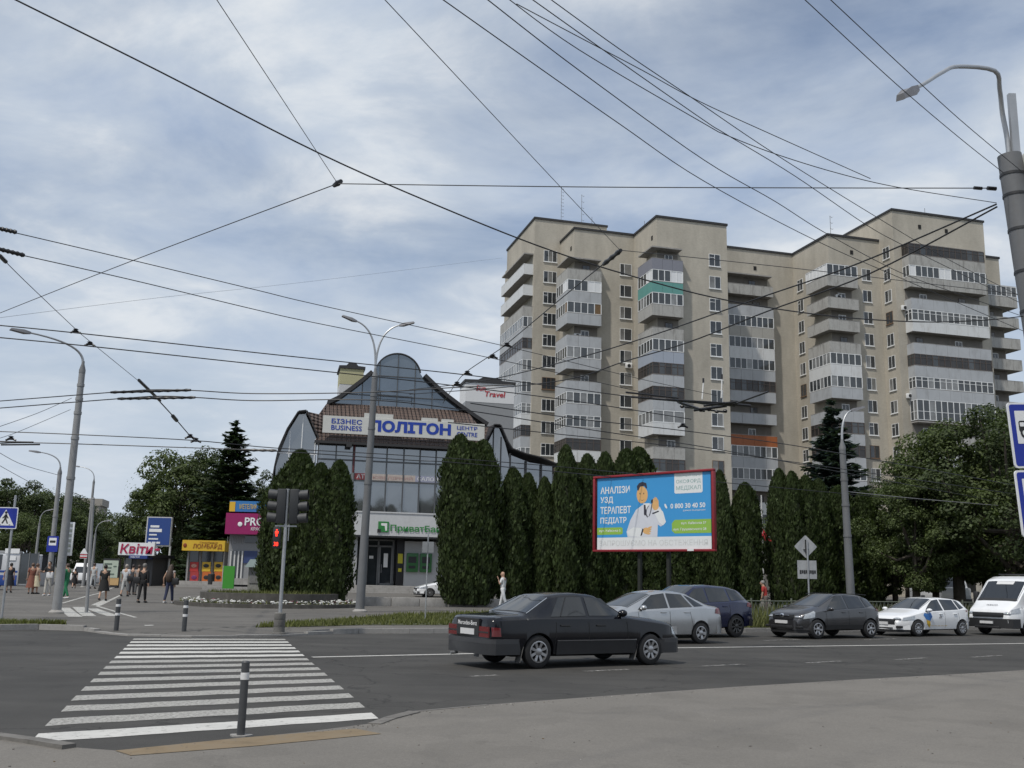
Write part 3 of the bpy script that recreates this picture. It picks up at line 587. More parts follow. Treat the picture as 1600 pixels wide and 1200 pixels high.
mb.tube([(4.1, 3.2, 15.75), (7.0, 3.2, 15.7)], .03, 5); mb.tube([(4.1, 3.2, 15.4), (7.0, 3.2, 15.35)], .03, 5); mb.build('roof_railing', DARK, biz)
# main sign
mb = MB(); mb.box(-.05, -.75, 11.72, 11.85, -.5, 12.98, 0); mb.box(2.9, -.7, 12.98, 5.0, -.5, 13.32, 0); mb.box(7.1, -.7, 12.98, 8.3, -.5, 13.22, 0); mb.box(8.6, -.7, 12.98, 9.5, -.5, 13.2, 0)
q = Matrix.Translation((0, -.77, 0)) @ Matrix.Rotation(R(90), 4, 'X')
BL = mat('blue raised lettering', (.012, .045, .33), .35)
sg = mb.build('main_sign', [mat('cream sign board', (.56, .56, .53), .5, var=.04, dirt=((.4, .38, .33), .4, 1.5))], biz, 0)
for s_, a_, b_, w2, h2, bd in (('БІЗНЕС', .55, 12.42, 2.2, .36, .02), ('BUSINESS', .55, 11.95, 2.2, .36, .015), ('ПОЛІТОН', 3.3, 11.98, 6.0, .86, .05), ('ЦЕНТР', 9.75, 12.42, 1.55, .32, .015), ('CENTRE', 9.75, 11.98, 1.55, .32, .015)): mb = MB(); text_mb(mb, s_, a_, b_, w2, h2, 0, 0, bd, q); mb.build('lettering', BL, sg, 0)
# left wing: faceted glass front under a bent roof
mb = MB(); lw = [(-3.15, 6.2), (-3.15, 9.2), (-2.85, 10.4), (-2.4, 11.8), (-1.75, 13.05), (-1.3, 13.1), (-.35, 11.2), (-.3, 6.2)]
mb.add([(a, .02, b) for a, b in lw], [tuple(range(len(lw)))]); mb.build('side_glass', CURT, biz, 0)
mb = MB()
for u, z1 in ((-2.3, 11.8), (-1.45, 13), (-.5, 11.3)): mb.box(u - .03, -.05, 6.2, u + .03, .06, z1)
mb.box(-3.1, -.05, 10.15, -.35, .06, 10.22); mb.build('mullions', PVC, biz, 0)
mb = MB(); prof = [(-3.3, 8.2), (-3.2, 9.2), (-3.0, 10.5), (-2.5, 11.9), (-1.8, 13.2), (-1.25, 13.3), (-.25, 11.2)]
for (a, b), (c, d) in zip(prof, prof[1:]): sheet(mb, [(a, -.35, b), (c, -.35, d), (c, 9, d + .3), (a, 9, b)], .08)
mb.build('wing_roof', ROOFTRIM, biz, 0)
mb = MB(); mb.grid([[(-1.25, -.3, 13.25), (-.25, -.38, 11.15)], [(-.3, 1.6, 13.4), (.1, .3, 12.0)], [(.3, 3.9, 14.6), (.5, 3.9, 14.6)]]); mb.build('wing_tiles', TILE, biz, 0)
# right wing
mb = MB(); rwg = [(12.0, 6.2), (12.05, 11.4), (12.75, 12.9), (13.1, 12.9), (13.6, 11.8), (13.95, 10.6), (14.1, 6.2)]
mb.add([(a, .02, b) for a, b in rwg], [tuple(range(len(rwg)))]); mb.add([(14.1, .25, 6.2), (17.4, .25, 6.2), (17.4, .25, 10.2), (15.6, .25, 10.4), (14.1, .25, 10.9)], [(0, 1, 2, 3, 4)]); mb.build('side_glass', CURT, biz, 0)
mb = MB(); prof = [(12.0, 11.5), (12.7, 13.05), (13.15, 13.05), (13.75, 11.8), (14.1, 11.3), (15.2, 10.95), (16.3, 10.75), (17.9, 10.2)]
for (a, b), (c, d) in zip(prof, prof[1:]): sheet(mb, [(a, -.35, b), (c, -.35, d), (c, 12, d + .2), (a, 12, b + .2)], .08)
mb.build('wing_roof', ROOFTRIM, biz, 0)
mb = MB(); mb.grid([[(12.0, -.36, 11.2), (12.9, -.3, 13.15)], [(11.8, 1.6, 12.6), (12.9, 1.6, 13.3)], [(11.3, 3.9, 14.4), (12.9, 4.2, 13.5)]]); mb.build('wing_tiles', TILE, biz, 0)
mb = MB()
for u, z1 in ((12.7, 12.8), (13.3, 12.2), (14.05, 11.0), (15.3, 10.5), (16.5, 10.3)): mb.box(u - .04, -.05, 6.2, u + .04, .3, z1)
mb.build('mullions', DARK, biz, 0)
# roof towers
def tower(u0, u1, v, z0, z1, z2, top, base):
    mb = MB(); mb.box(u0, v, z0, u1, v + 3, z1, 1); mb.box(u0, v - .02, z1, u1, v + 3, z2, 0)
    mid = (u0 + u1) / 2; e = (u1 - u0) * .25
    pr = [(u0 - .12, z2), (u0 - .12, z2 + .22), (mid - e, z2 + .26), (mid - e * .6, z2 + .5), (mid + e * .6, z2 + .5), (mid + e, z2 + .26), (u1 + .12, z2 + .22), (u1 + .12, z2)]
    k = len(pr); mb.add([(a, v - .12, b) for a, b in pr] + [(a, v + 3.1, b) for a, b in pr], [tuple(range(k)), tuple(range(2 * k - 1, k - 1, -1))] + [(i, (i + 1) % k, k + (i + 1) % k, k + i) for i in range(k)], 2)
    return mb.build('roof_tower', [top, base, ROOFTRIM], biz, 0)
tower(1.55, 3.5, 10, 14, 17.4, 18.75, mat('yellow render', (.42, .40, .24), .8, var=.06), BWALL)
tw = tower(13.0, 17.5, 14, 10, 17.3, 19.1, mat('white tower panel', (.66, .66, .66), .6, var=.04), BGREY)
mb = MB(); q = Matrix.Translation((0, 13.95, 0)) @ Matrix.Rotation(R(90), 4, 'X')
text_mb(mb, 'Sun', 13.9, 18.35, .9, .5, 0, 0, .02, q, shear=.2); text_mb(mb, 'Travel', 14.7, 17.85, 1.9, .5, 0, 0, .02, q, shear=.15); mb.build('lettering', RED, tw, 0)
# ground floor: white fascia, dark recess, doors
mb = MB(); mb.prism([(1.95, -.9), (12.2, -.9), (12.2, .2), (2.2, .2), (2.2, -.35)], 4.5, 6.1); mb.box(1.95, -.95, 6.1, 12.25, .25, 6.2, 0); mb.build('fascia', [BWALL], biz, 0)
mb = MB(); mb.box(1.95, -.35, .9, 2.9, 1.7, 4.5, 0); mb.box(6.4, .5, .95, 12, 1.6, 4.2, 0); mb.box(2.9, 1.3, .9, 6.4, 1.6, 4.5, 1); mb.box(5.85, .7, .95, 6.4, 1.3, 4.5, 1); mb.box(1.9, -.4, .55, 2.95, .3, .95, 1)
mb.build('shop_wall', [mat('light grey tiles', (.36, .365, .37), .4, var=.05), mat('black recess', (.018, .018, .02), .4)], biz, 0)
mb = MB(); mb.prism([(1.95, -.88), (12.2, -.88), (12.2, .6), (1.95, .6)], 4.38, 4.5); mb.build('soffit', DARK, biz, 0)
mb = MB()
for x in (3.75, 4.55, 5.65): mb.box(x - .06, 1.12, .95, x + .06, 1.28, 4.3)
mb.box(3.7, 1.12, 3.75, 5.7, 1.28, 3.87); mb.box(3.7, 1.12, 4.2, 5.7, 1.28, 4.3); mb.box(4.6, 1.05, 1.0, 4.72, 1.18, 3.75); mb.box(5.5, 1.05, 1.0, 5.6, 1.18, 3.75); mb.box(4.6, 1.05, 1.0, 5.6, 1.18, 1.15)
mb.box(4.78, 1.02, 1.9, 4.83, 1.06, 2.5); mb.build('door', MULL if False else GREY_METAL, biz, 0)
mb = MB(); mb.add([(2.9, 1.25, 1), (5.8, 1.25, 1), (5.8, 1.25, 4.4), (2.9, 1.25, 4.4)], [(0, 1, 2, 3)]); mb.build('shop_glass', GLASS, biz, 0)
mb = MB(); mb.box(5.95, .66, 2.6, 6.3, .7, 3.3, 0); mb.box(6.0, .66, 2.0, 6.25, .7, 2.25, 0); mb.box(4.95, 1.0, 2.3, 5.25, 1.04, 3.3, 1); mb.box(3.9, 1.1, 2.9, 4.2, 1.12, 3.1, 1); mb.build('notice', [mat('yellow notice', (.50, .45, .03), .5), WHITE], biz, 0)
for u in (6.55, 7.55, 9.2, 10.2):
    mb = MB(); mb.rbox(u, .3, 2.0, u + .85, .52, 3.35, .03); mb.box(u + .12, .28, 2.65, u + .7, .31, 3.1, 1); mb.box(u + .15, .28, 2.25, u + .65, .31, 2.45, 1); mb.build('cash_machine', [mat('bank green', (.03, .13, .04), .45), DARK], biz)
mb = MB(); q = Matrix.Translation((0, -.955, 0)) @ Matrix.Rotation(R(90), 4, 'X'); GR = mat('green lettering', (.03, .20, .05), .4)
mb.box(4.25, -.97, 4.75, 5.0, -.92, 5.5, 0); mb.box(4.2, -.98, 4.72, 4.45, -.91, 4.95, 1); mb.add([(4.45, -.975, 5.38), (4.88, -.975, 5.38), (4.88, -.975, 4.85), (4.76, -.975, 4.85), (4.72, -.975, 5.18), (4.45, -.975, 5.22)], [(0, 1, 2, 3, 4, 5)], 2)
text_mb(mb, 'ПриватБанк', 5.12, 4.72, 4.1, .58, 0, 0, .02, q); mb.build('bank_lettering', [GR, DARK, WHITE], biz, 0)
mb = MB()
for i in range(5): mb.box(1.6 - .0, -1.3 - .36 * i - 1.5, .2, 13, 1.4, 1.0 - .15 * i - .002 * i)
mb.build('entrance_steps', CONC, biz, 0)
# ================================================================ vehicles
def interp(tab, x):
    if x <= tab[0][0]: return tab[0][1]
    for (a, b), (c, d) in zip(tab, tab[1:]):
        if a <= x <= c: return b + (d - b) * (x - a) / (c - a) if c > a else d
    return tab[-1][1]
def rounded(tab, r=.06):      # softens the corners of a profile a little
    out = [tab[0]]
    for i in range(1, len(tab) - 1):
        a, b, c = map(Vector, (tab[i - 1], tab[i], tab[i + 1])); d1, d2 = (b - a).length, (c - b).length
        r1 = min(r, d1 * .45); r2 = min(r, d2 * .45); p = b + (a - b).normalized() * r1; q = b + (c - b).normalized() * r2
        for t in (0, .25, .5, .75, 1): v = p * (1 - t) ** 2 + b * 2 * t * (1 - t) + q * t * t; out.append((v.x, v.y))
    out.append(tab[-1]); return out
class Shell:
    """Car body as cross-sections lofted along its length; answers where its skin is"""
    def __init__(s, top, belt, low, wb, wt, r=.07):
        s.top, s.belt, s.low, s.wb, s.wt = rounded(top, r), rounded(belt, r), low, rounded(wb, .12), rounded(wt, .12)
        s.x0, s.x1 = top[0][0], top[-1][0]
        xs = sorted(set([round(q[0], 4) for q in s.top] + [round(q[0], 4) for q in s.wt] + list(np.round(np.linspace(s.x0, s.x1, 60), 4))))
        s.xs = [xs[0]]
        for x in xs[1:]:
            if x - s.xs[-1] > .006: s.xs.append(x)
    def sec(s, x):
        T, B, L, W, w = interp(s.top, x), interp(s.belt, x), interp(s.low, x), interp(s.wb, x), interp(s.wt, x)
        B = min(B, T - .02); h = T - B
        return [(0, L), (W * .80, L), (W * .955, L + .05), (W, L + .42 * (B - L)), (W * .992, L + .75 * (B - L)), (W * .965, B - .02), (W * .94, B), (w + .02, T - min(.075, h * .55)), (w - .05, T - min(.025, h * .25)), (w * .6, T - .004), (0, T)]
    def y(s, x, z):
        q = s.sec(x)[2:8]
        for (a, b), (c, d) in zip(q, q[1:]):
            if b <= z <= d and d > b: return a + (c - a) * (z - b) / (d - b)
        return q[0][0] if z < q[0][1] else q[-1][0]
    def z(s, x, y):
        q = s.sec(x)[6:]; y = abs(y)
        for (a, b), (c, d) in zip(q, q[1:]):
            if c <= y <= a and a > c: return d + (b - d) * (y - c) / (a - c)
        return q[0][1] if y > q[0][0] else q[-1][1]
    def body(s, arches, r, depth=.24):
        bm = bmesh.new(); rings = []
        for x in s.xs:
            h = s.sec(x); ring = [(x, a, b) for a, b in h] + [(x, -a, b) for a, b in h[-2:0:-1]]
            rings.append([bm.verts.new(p) for p in ring])
        n = len(rings[0])
        for A, B in zip(rings, rings[1:]):
            for j in range(n): bm.faces.new((A[j], A[(j + 1) % n], B[(j + 1) % n], B[j]))
        bm.faces.new(rings[0]); bm.faces.new(list(reversed(rings[-1]))); bmesh.ops.recalc_face_normals(bm, faces=bm.faces[:])
        me = bpy.data.meshes.new('body'); bm.to_mesh(me); bm.free()
        o = bpy.data.objects.new('tmp', me); COL.objects.link(o); cut = MB()
        for ax, zc in arches:
            W = interp(s.wb, ax)
            for sg in (1, -1): cut.lathe([(r, min(sg * (W - depth), sg * (W + .4))), (r, max(sg * (W - depth), sg * (W + .4)))], 28, 0, Matrix.Translation((ax, 0, zc)), axis='y')
        co_ = cut.build('tmpcut', BLACK, smooth=0); md = o.modifiers.new('b', 'BOOLEAN'); md.object = co_; md.operation = 'DIFFERENCE'; md.solver = 'EXACT'
        dg = bpy.context.evaluated_depsgraph_get(); m2 = bpy.data.meshes.new_from_object(o.evaluated_get(dg))
        bpy.data.objects.remove(o); bpy.data.objects.remove(co_)
        m2.name = 'body'; m2.polygons.foreach_set('use_smooth', [True] * len(m2.polygons)); m2.set_sharp_from_angle(angle=R(32)); return m2
    def sidepatch(s, mb, c, sg, off=.006, m=0, nx=10, nz=5):   # c: 4 (x,z) corners bl, br, tr, tl
        rows = []
        for j in range(nz + 1):
            v = j / nz; row = []
            for i in range(nx + 1):
                u = i / nx; x = (c[0][0] * (1 - u) + c[1][0] * u) * (1 - v) + (c[3][0] * (1 - u) + c[2][0] * u) * v; z = (c[0][1] * (1 - u) + c[1][1] * u) * (1 - v) + (c[3][1] * (1 - u) + c[2][1] * u) * v
                row.append((x, sg * (s.y(x, z) + off), z + off * .3))
            rows.append(row)
        mb.grid(rows, m)
    def toppatch(s, mb, xa, xb, fa, fb, off=.008, m=0, n=12, fl=None):   # glass over the top skin between xa and xb
        rows = []
        for i in range(n + 1):
            u = i / n; x = xa + (xb - xa) * u; f = fa + (fb - fa) * u; wd = (interp(s.wt, x)) * f; row = []
            for j in range(13):
                y = -wd + 2 * wd * j / 12; row.append((x, y, s.z(x, y) + off))
            rows.append(row)
        mb.grid(rows, m)
CARGLASS = mat('car window tint', (.014, .017, .02), .03, var=.2, scale=1.5, spec=.9); TYRE = mat('tyre rubber', (.016, .016, .017), .8, var=.2, bump=.2); RIM = mat('alloy wheel', (.42, .42, .43), .3, metal=.85, var=.12, scale=12)
LAMPRED = mat('tail lamp red', (.13, .012, .014), .15, var=.1, coat=.6); LAMPCL = mat('headlamp lens', (.40, .42, .44), .08, metal=.35, var=.25, scale=14, coat=.8); TRIM = mat('satin black trim', (.018, .018, .019), .5); PLATE = mat('number plate white', (.6, .6, .6), .45, var=.08)
SEAM = mat('panel gap', (.008, .008, .008), .9)
def wheel_mesh(r, rr, w_, spokes, dark=False):
    t = MB(); h = w_ / 2
    t.lathe([(rr - .02, -h * .7), (rr, -h), (r - .05, -h), (r - .015, -h * .82), (r, -h * .5), (r, h * .5), (r - .015, h * .82), (r - .05, h), (rr, h), (rr - .02, h * .7)], 32, 0, axis='y', caps=False)
    m = MB(); m.lathe([(rr - .004, -h * .95), (rr - .03, -h * 1.0), (rr - .05, -h * .55), (rr - .07, -h * .35), (.0005, -h * .35)], 28, 1, axis='y', caps=False); m.lathe([(rr - .004, -h * .9), (rr, -h * 1.04), (rr - .022, -h * 1.06), (rr - .03, -h * .6)], 28, 0, axis='y', caps=False); m.lathe([(rr - .02, h * .6), (.001, h * .6)], 20, 1, axis='y')
    for i in range(spokes):
        q = Matrix.Rotation(2 * math.pi * i / spokes, 4, 'Y'); wi, wo_ = .13 / spokes + .006, .15 / spokes + .003
        a, b = -h * .92, -h * .45
        m.add([(-wi, a, .03), (wi, a, .03), (wo_ * 1.3, -h * 1.02, rr - .025), (-wo_ * 1.3, -h * 1.02, rr - .025), (-wi, b, .03), (wi, b, .03), (wo_ * 1.3, b, rr - .025), (-wo_ * 1.3, b, rr - .025)], [(0, 1, 2, 3), (7, 6, 5, 4), (0, 4, 5, 1), (1, 5, 6, 2), (3, 2, 6, 7), (0, 3, 7, 4)], 0, q)
    m.lathe([(.07, -h * .6), (.07, -h * 1.0), (.045, -h * 1.08), (.0005, -h * 1.1)], 14, 0, axis='y')
    return t.mesh('wheel', TYRE), m.mesh('rim', [RIM if not dark else mat('black alloy', (.02, .02, .021), .3, coat=.4), DARK])
def put_wheels(root, r, rr, w_, spokes, wb, track, dark=False):
    tm, rm = wheel_mesh(r, rr, w_, spokes, dark)
    for x in (0, wb):
        for sg in (1, -1):
            o = link(bpy.data.objects.new('wheel', tm), root, (x, sg * track, r)); k = link(bpy.data.objects.new('rim', rm), o)
            if sg > 0: o.rotation_euler = (0, 0, math.pi)
            o.rotation_euler.y = random.Random(x * 7 + sg).uniform(0, 3)
def mirror_pair(root, sh, x, z, m, sz=(.09, .11, .075)):
    for sg in (1, -1):
        mb = MB(); y = sh.y(x, z); mb.ball((x, sg * (y + .12), z + .06), sz[0], sz[1], sz[2], 10, 7, 0); mb.box(x - .03, min(sg * (y - .02), sg * (y + .06)), z - .01, x + .05, max(sg * (y - .02), sg * (y + .06)), z + .03, 1); mb.build('wing_mirror', [m, TRIM], root, 60)
def seams(mb, sh, xs, z0, z1, sg):
    for x in xs:
        xx = x if isinstance(x, tuple) else (x, x)
        sh.sidepatch(mb, [(xx[0] - .006, z0), (xx[0] + .006, z0), (xx[1] + .006, z1), (xx[1] - .006, z1)], sg, .002, 0, 1, 8)
def place_car(root, rear_px, heading, wb, side):
    """stand the car so that the tyre of its near rear wheel meets the road at that pixel"""
    p = atZ(*rear_px, 0) if not isinstance(rear_px, Vector) else rear_px
    h = Vector((math.cos(heading), math.sin(heading), 0)); l = Vector((-h.y, h.x, 0)) * side
    root.scale = (VS,) * 3; root.location = (p.x - l.x * .78 * VS, p.y - l.y * .78 * VS, .004); root.rotation_euler = (0, 0, heading)
HD = R(32.5); VS = .94
# ---- black saloon in the foreground
def paint(name, col, metal=.4, rough=.25, coat=.9, d=.12, spec=.5): return mat(name, col, rough, metal=metal, spec=spec, var=.05, scale=1.5, coat=coat, dirt=((.12, .115, .10), d, 2.2))
BLK = paint('black car paint', (.0045, .005, .008), .0, .16, .35, .04, .3)
sh = Shell(top=[(-1.07, .60), (-1.06, .90), (-1.0, .965), (-.85, .985), (-.27, 1.02), (.42, 1.385), (.75, 1.425), (1.1, 1.435), (1.55, 1.40), (2.25, 1.005), (2.9, .95), (3.45, .85), (3.58, .80), (3.66, .62)],
           belt=[(-1.07, .58), (-1.0, .90), (0, .945), (2.25, .945), (3.45, .80), (3.66, .58)], low=[(-1.07, .36), (-.9, .27), (-.5, .22), (3.2, .2), (3.66, .30)],
           wb=[(-1.07, .74), (-.95, .82), (-.3, .868), (2.4, .870), (3.3, .84), (3.66, .70)], wt=[(-1.07, .66), (-.9, .735), (-.3, .73), (.42, .565), (1.55, .575), (2.25, .705), (3.3, .73), (3.66, .62)])
car = thing('parked_car' if False else 'saloon_car', 'dusty black saloon car driving right in the foreground lane', 'car')
bo = link(bpy.data.objects.new('body', sh.body([(0, .315), (2.8, .315)], .355)), car); bo.data.materials.append(BLK)
mb = MB(); sh.toppatch(mb, -.20, .36, .93, .95); mb.build('rear_window', CARGLASS, car, 60)
mb = MB(); sh.toppatch(mb, 1.62, 2.2, .96, .95); mb.build('windscreen', CARGLASS, car, 60)
for sg in (1, -1):
    for nm, c in (('rear_door_window', [(.30, .965), (1.16, .985), (1.16, 1.345), (.62, 1.335)]), ('front_door_window', [(1.24, .985), (2.08, .985), (1.66, 1.325), (1.24, 1.345)])):
        mb = MB(); sh.sidepatch(mb, c, sg); o = mb.build(nm, CARGLASS, car, 60)
    mb = MB(); sh.sidepatch(mb, [(.52, .975), (.55, .975), (.80, 1.335), (.775, 1.335)], sg, .010); mb.build('window_bar', TRIM, car, 0)
    mb = MB(); seams(mb, sh, [(.36, .42), (1.20, 1.20), (2.22, 2.16)], .28, .94, sg)
    mb.build('door_gaps', SEAM, car, 0)
    for x0, x1 in ((.42, 2.40),):
        mb = MB(); sh.sidepatch(mb, [(x0, .25), (x1, .25), (x1, .50), (x0, .50)], sg, .012, 0, 24, 3); mb.build('sill_cladding', mat('grey lower cladding', (.024, .025, .028), .4, var=.1, coat=.3), car)
        mb = MB(); sh.sidepatch(mb, [(x0, .505), (x1, .505), (x1, .525), (x0, .525)], sg, .016, 0, 24, 1); mb.build('side_trim', mat('dull chrome', (.30, .30, .31), .3, metal=.9, var=.05), car)
    for x in (.62, 1.50):
        mb = MB(); y = sh.y(x, .80); mb.rbox(x - .11, min(sg * (y - .005), sg * (y + .035)), .785, x + .11, max(sg * (y - .005), sg * (y + .035)), .815, .008); mb.build('door_handle', CHROME if False else TRIM, car)
    mb = MB(); sh.sidepatch(mb, [(-1.02, .60), (-.84, .60), (-.86, .76), (-1.02, .77)], sg, .008); mb.box(-1.088, min(sg * .42, sg * .76), .585, -1.06, max(sg * .42, sg * .76), .78, 0); mb.box(-1.094, min(sg * .42, sg * .76), .665, -1.086, max(sg * .42, sg * .76), .69, 1); mb.build('tail_lamp', [LAMPRED, TRIM], car)
    mb = MB(); sh.sidepatch(mb, [(3.42, .60), (3.60, .60), (3.58, .74), (3.42, .76)], sg, .01); mb.box(3.60, min(sg * .44, sg * .68), .60, 3.672, max(sg * .44, sg * .68), .76); mb.build('headlight', LAMPCL, car)
    mb = MB(); sh.sidepatch(mb, [(-.28, .90), (-.24, .90), (-.24, .93), (-.28, .93)], sg, .01)
    for x in (-.43, 2.37): mb.add([(x, sg * .66, .12), (x, sg * .86, .12), (x + .08, sg * .86, .42), (x + .08, sg * .66, .42)], [(0, 1, 2, 3)])
    mb.build('mud_flap', mat('grey mud flap', (.10, .10, .10), .7), car)
mb = MB()
for sg in (1, -1):
    mb = MB(); mb.tube([(x, sg * interp(sh.wt, x) * .965, sh.z(x, interp(sh.wt, x) * .965) + .008) for x in np.linspace(-.2, .37, 8)], .010, 6); mb.build('window_chrome', CHROME, car)
mb = MB(); pr = [(-1.16, .74), (-1.18, .60), (-1.06, .885), (-.40, .885)]
def bumper(x_in, x_out, z0, z1, w_in, w_out, ret):
    mb = MB(); s_ = 1 if x_out > x_in else -1; pts = [(x_in - s_ * ret, w_in), (x_in, w_in), (x_out - s_ * .07, w_out + .03), (x_out, w_out - .10), (x_out + s_ * .02, 0), (x_out, -w_out + .10), (x_out - s_ * .07, -w_out - .03), (x_in, -w_in), (x_in - s_ * ret, -w_in)]
    inn = [(a - s_ * .12, b * .93) for a, b in reversed(pts)]; mb.prism(pts + inn, z0, z1); mb.prism([(a + s_ * .004, b * 1.002) for a, b in pts] + inn, z1 - .07, z1 + .015, 1); return mb
bumper(-.98, -1.115, .27, .54, .872, .79, .50).build('rear_bumper', [mat('grey lower cladding', (.03, .03, .03)), mat('bumper top strip', (.045, .046, .05), .4)], car)
bumper(3.46, 3.68, .24, .52, .872, .74, .30).build('front_bumper', [mat('grey lower cladding', (.03, .03, .03)), mat('bumper top strip', (.045, .046, .05), .4)], car)
q = Matrix.Translation((-1.10, 0, 0)) @ Matrix.Rotation(-math.pi / 2, 4, 'Z') @ Matrix.Rotation(R(90), 4, 'X')
mb = MB(); mb.box(-1.096, -.42, .60, -1.05, .42, .92, 0); mb.box(-1.105, -.26, .615, -1.09, .26, .725, 1)
text_mb(mb, 'Mercedes-Benz', -.36, .79, .72, .085, .004, 2, .012, q); text_mb(mb, 'BK 1234 BC', -.22, .635, .44, .07, .012, 3, .01, q) if False else None
mb.build('boot_panel', [TRIM, PLATE, mat('white lettering', (.7, .7, .7), .4), TRIM], car, 0)
mb = MB(); mb.box(3.62, -.36, .60, 3.685, .36, .80); mb.build('grille', CHROME, car)
mb = MB(); mb.tube([(-1.05, .45, .24), (-1.2, .45, .235)], .03, 8); mb.build('exhaust_pipe', GREY_METAL, car)
mirror_pair(car, sh, 2.02, .98, BLK); put_wheels(car, .315, .205, .20, 8, 2.8, .755)
place_car(car, (838, 1045), HD, 2.8, -1)
# ---- generic builder for the queue in the far lane
def hatch(name, label, col, heading, rear_px, prof, wheels, group='cars waiting in the far lane', side=1, extra=None, lamps='front'):
    kf, kr = prof.get('kf', 1), prof.get('kr', 1); wb = prof['wb']; sq = lambda x: wb + (x - wb) * kf if x > wb else x * kr if x < 0 else x
    prof = dict(prof); prof['shell'] = {k: [(sq(a), b) for a, b in v] for k, v in prof['shell'].items()}; prof['rw'] = (sq(prof['rw'][0]), sq(prof['rw'][1]), *prof['rw'][2:])
    for k in ('head', 'tail'): prof[k] = [(sq(a), b) for a, b in prof[k]]
    prof['win'] = [[(sq(a), b) for a, b in w_] for w_ in prof['win']]
    root = thing(name, label, 'car', group=group); sh = Shell(**prof['shell'], r=prof.get('r', .1)); wb = prof['wb']; r = wheels[0]
    o = link(bpy.data.objects.new('body', sh.body([(0, r), (wb, r)], r + prof.get('arch', .05))), root); o.data.materials.append(col)
    mb = MB(); sh.toppatch(mb, *prof['ws']); mb.build('windscreen', CARGLASS, root, 60)
    mb = MB(); sh.toppatch(mb, *prof['rw']); mb.build('rear_window', CARGLASS, root, 60)
    for sg in (1, -1):
        for nm, c in zip(('front_door_window', 'rear_door_window', 'quarter_window'), prof['win']):
            mb = MB(); sh.sidepatch(mb, c, sg); mb.build(nm, CARGLASS, root, 60)
        mb = MB(); seams(mb, sh, prof['seam'], prof['sill'], prof['shell']['belt'][len(prof['shell']['belt']) // 2][1] - .01, sg); mb.build('door_gaps', SEAM, root, 0)
        for x in prof['handles']:
            z = prof.get('hz', .86); y = sh.y(x, z); mb = MB(); mb.rbox(x - .10, min(sg * (y - .005), sg * (y + .03)), z, x + .10, max(sg * (y - .005), sg * (y + .03)), z + .03, .008); mb.build('door_handle', prof.get('hmat', col), root)
        if prof.get('clad'):
            mb = MB(); sh.sidepatch(mb, [(r + .06, prof['sill'] - .03), (wb - r - .06, prof['sill'] - .03), (wb - r - .06, prof['sill'] + .12), (r + .06, prof['sill'] + .12)], sg, .012, 0, 20, 3); mb.build('sill_cladding', TRIM, root)
        mb = MB(); sh.sidepatch(mb, prof['head'], sg, .012, 0, 8, 4); xs_ = [c[0] for c in prof['head']]; zs_ = [c[1] for c in prof['head']]; xf = sh.x1
        mb.ball((xf - .12, sg * interp(sh.wb, xf - .10) * .80, min(zs_) + .07), .09, .16, .055, 12, 8); mb.build('headlight', LAMPCL, root, 60)
        mb = MB(); sh.sidepatch(mb, prof['tail'], sg, .012, 0, 6, 4); mb.build('tail_lamp', LAMPRED, root, 60)
    xf = sh.x1; g = prof['grille']; mb = MB(); mb.rbox(xf - .12, -g[0], g[1], xf + .012, g[0], g[2], .01); mb.build('grille', DARK, root)
    if 'bar' in prof: mb = MB(); mb.rbox(xf, -prof['bar'][0], prof['bar'][1], xf + .03, prof['bar'][0], prof['bar'][2], .008); mb.build('grille_bar', CHROME, root)
    bz = prof['bump']; mb = MB(); W = interp(sh.wb, xf - .1)
    pts = [(xf - .42, interp(sh.wb, xf - .42) + .008), (xf - .12, W * .98), (xf + .045, W * .72), (xf + .07, 0), (xf + .045, -W * .72), (xf - .12, -W * .98), (xf - .42, -interp(sh.wb, xf - .42) - .008), (xf - .42, 0)]
    mb.prism(pts, bz[0], bz[1], 0); mb.prism([(a - .015, b * .97) for a, b in pts], bz[0] - .10, bz[0], 1); mb.rbox(xf - .05, -.45, bz[0] + .03, xf + .078, .45, bz[0] + (bz[1] - bz[0]) * .45, .02, 1)
    for sg in (1, -1): mb.rbox(xf - .14, min(sg * .55, sg * .74), bz[0] + .06, xf + .03, max(sg * .55, sg * .74), bz[0] + .15, .02, 1)
    mb.build('front_bumper', [col, TRIM], root)
    mb = MB(); mb.box(xf + .05, -.26, bz[1] - prof.get('pz', .14), xf + .085, .26, bz[1] - prof.get('pz', .14) + .11); mb.build('number_plate', PLATE, root)
    x0 = sh.x0; mb = MB(); wa, wc_ = interp(sh.wb, x0 + .3) + .006, interp(sh.wb, x0 + .05); mb.prism([(x0 + .3, wa), (x0 + .14, interp(sh.wb, x0 + .14) + .006), (x0 + .02, wc_ * .96), (x0 - .04, wc_ * .7), (x0 - .05, 0), (x0 - .04, -wc_ * .7), (x0 + .02, -wc_ * .96), (x0 + .14, -interp(sh.wb, x0 + .14) - .006), (x0 + .3, -wa), (x0 + .3, 0)], bz[0] + .02, bz[0] + .24); mb.build('rear_bumper', prof.get('rb', col), root)
    mirror_pair(root, sh, prof['mx'], prof['mz'], prof.get('mm', col)); put_wheels(root, *wheels)
    if extra: extra(root, sh)
    place_car(root, rear_px, heading, wb, side); root.scale.z = VS * prof.get('kz', 1); return root
SIL = paint('silver car paint', (.44, .45, .46), .75, .3); BLU = paint('dark blue car paint', (.006, .010, .048), .4, .22); GRY = paint('graphite car paint', (.060, .060, .064), .6, .32); WHT = paint('white car paint', (.74, .75, .76), .0, .3)
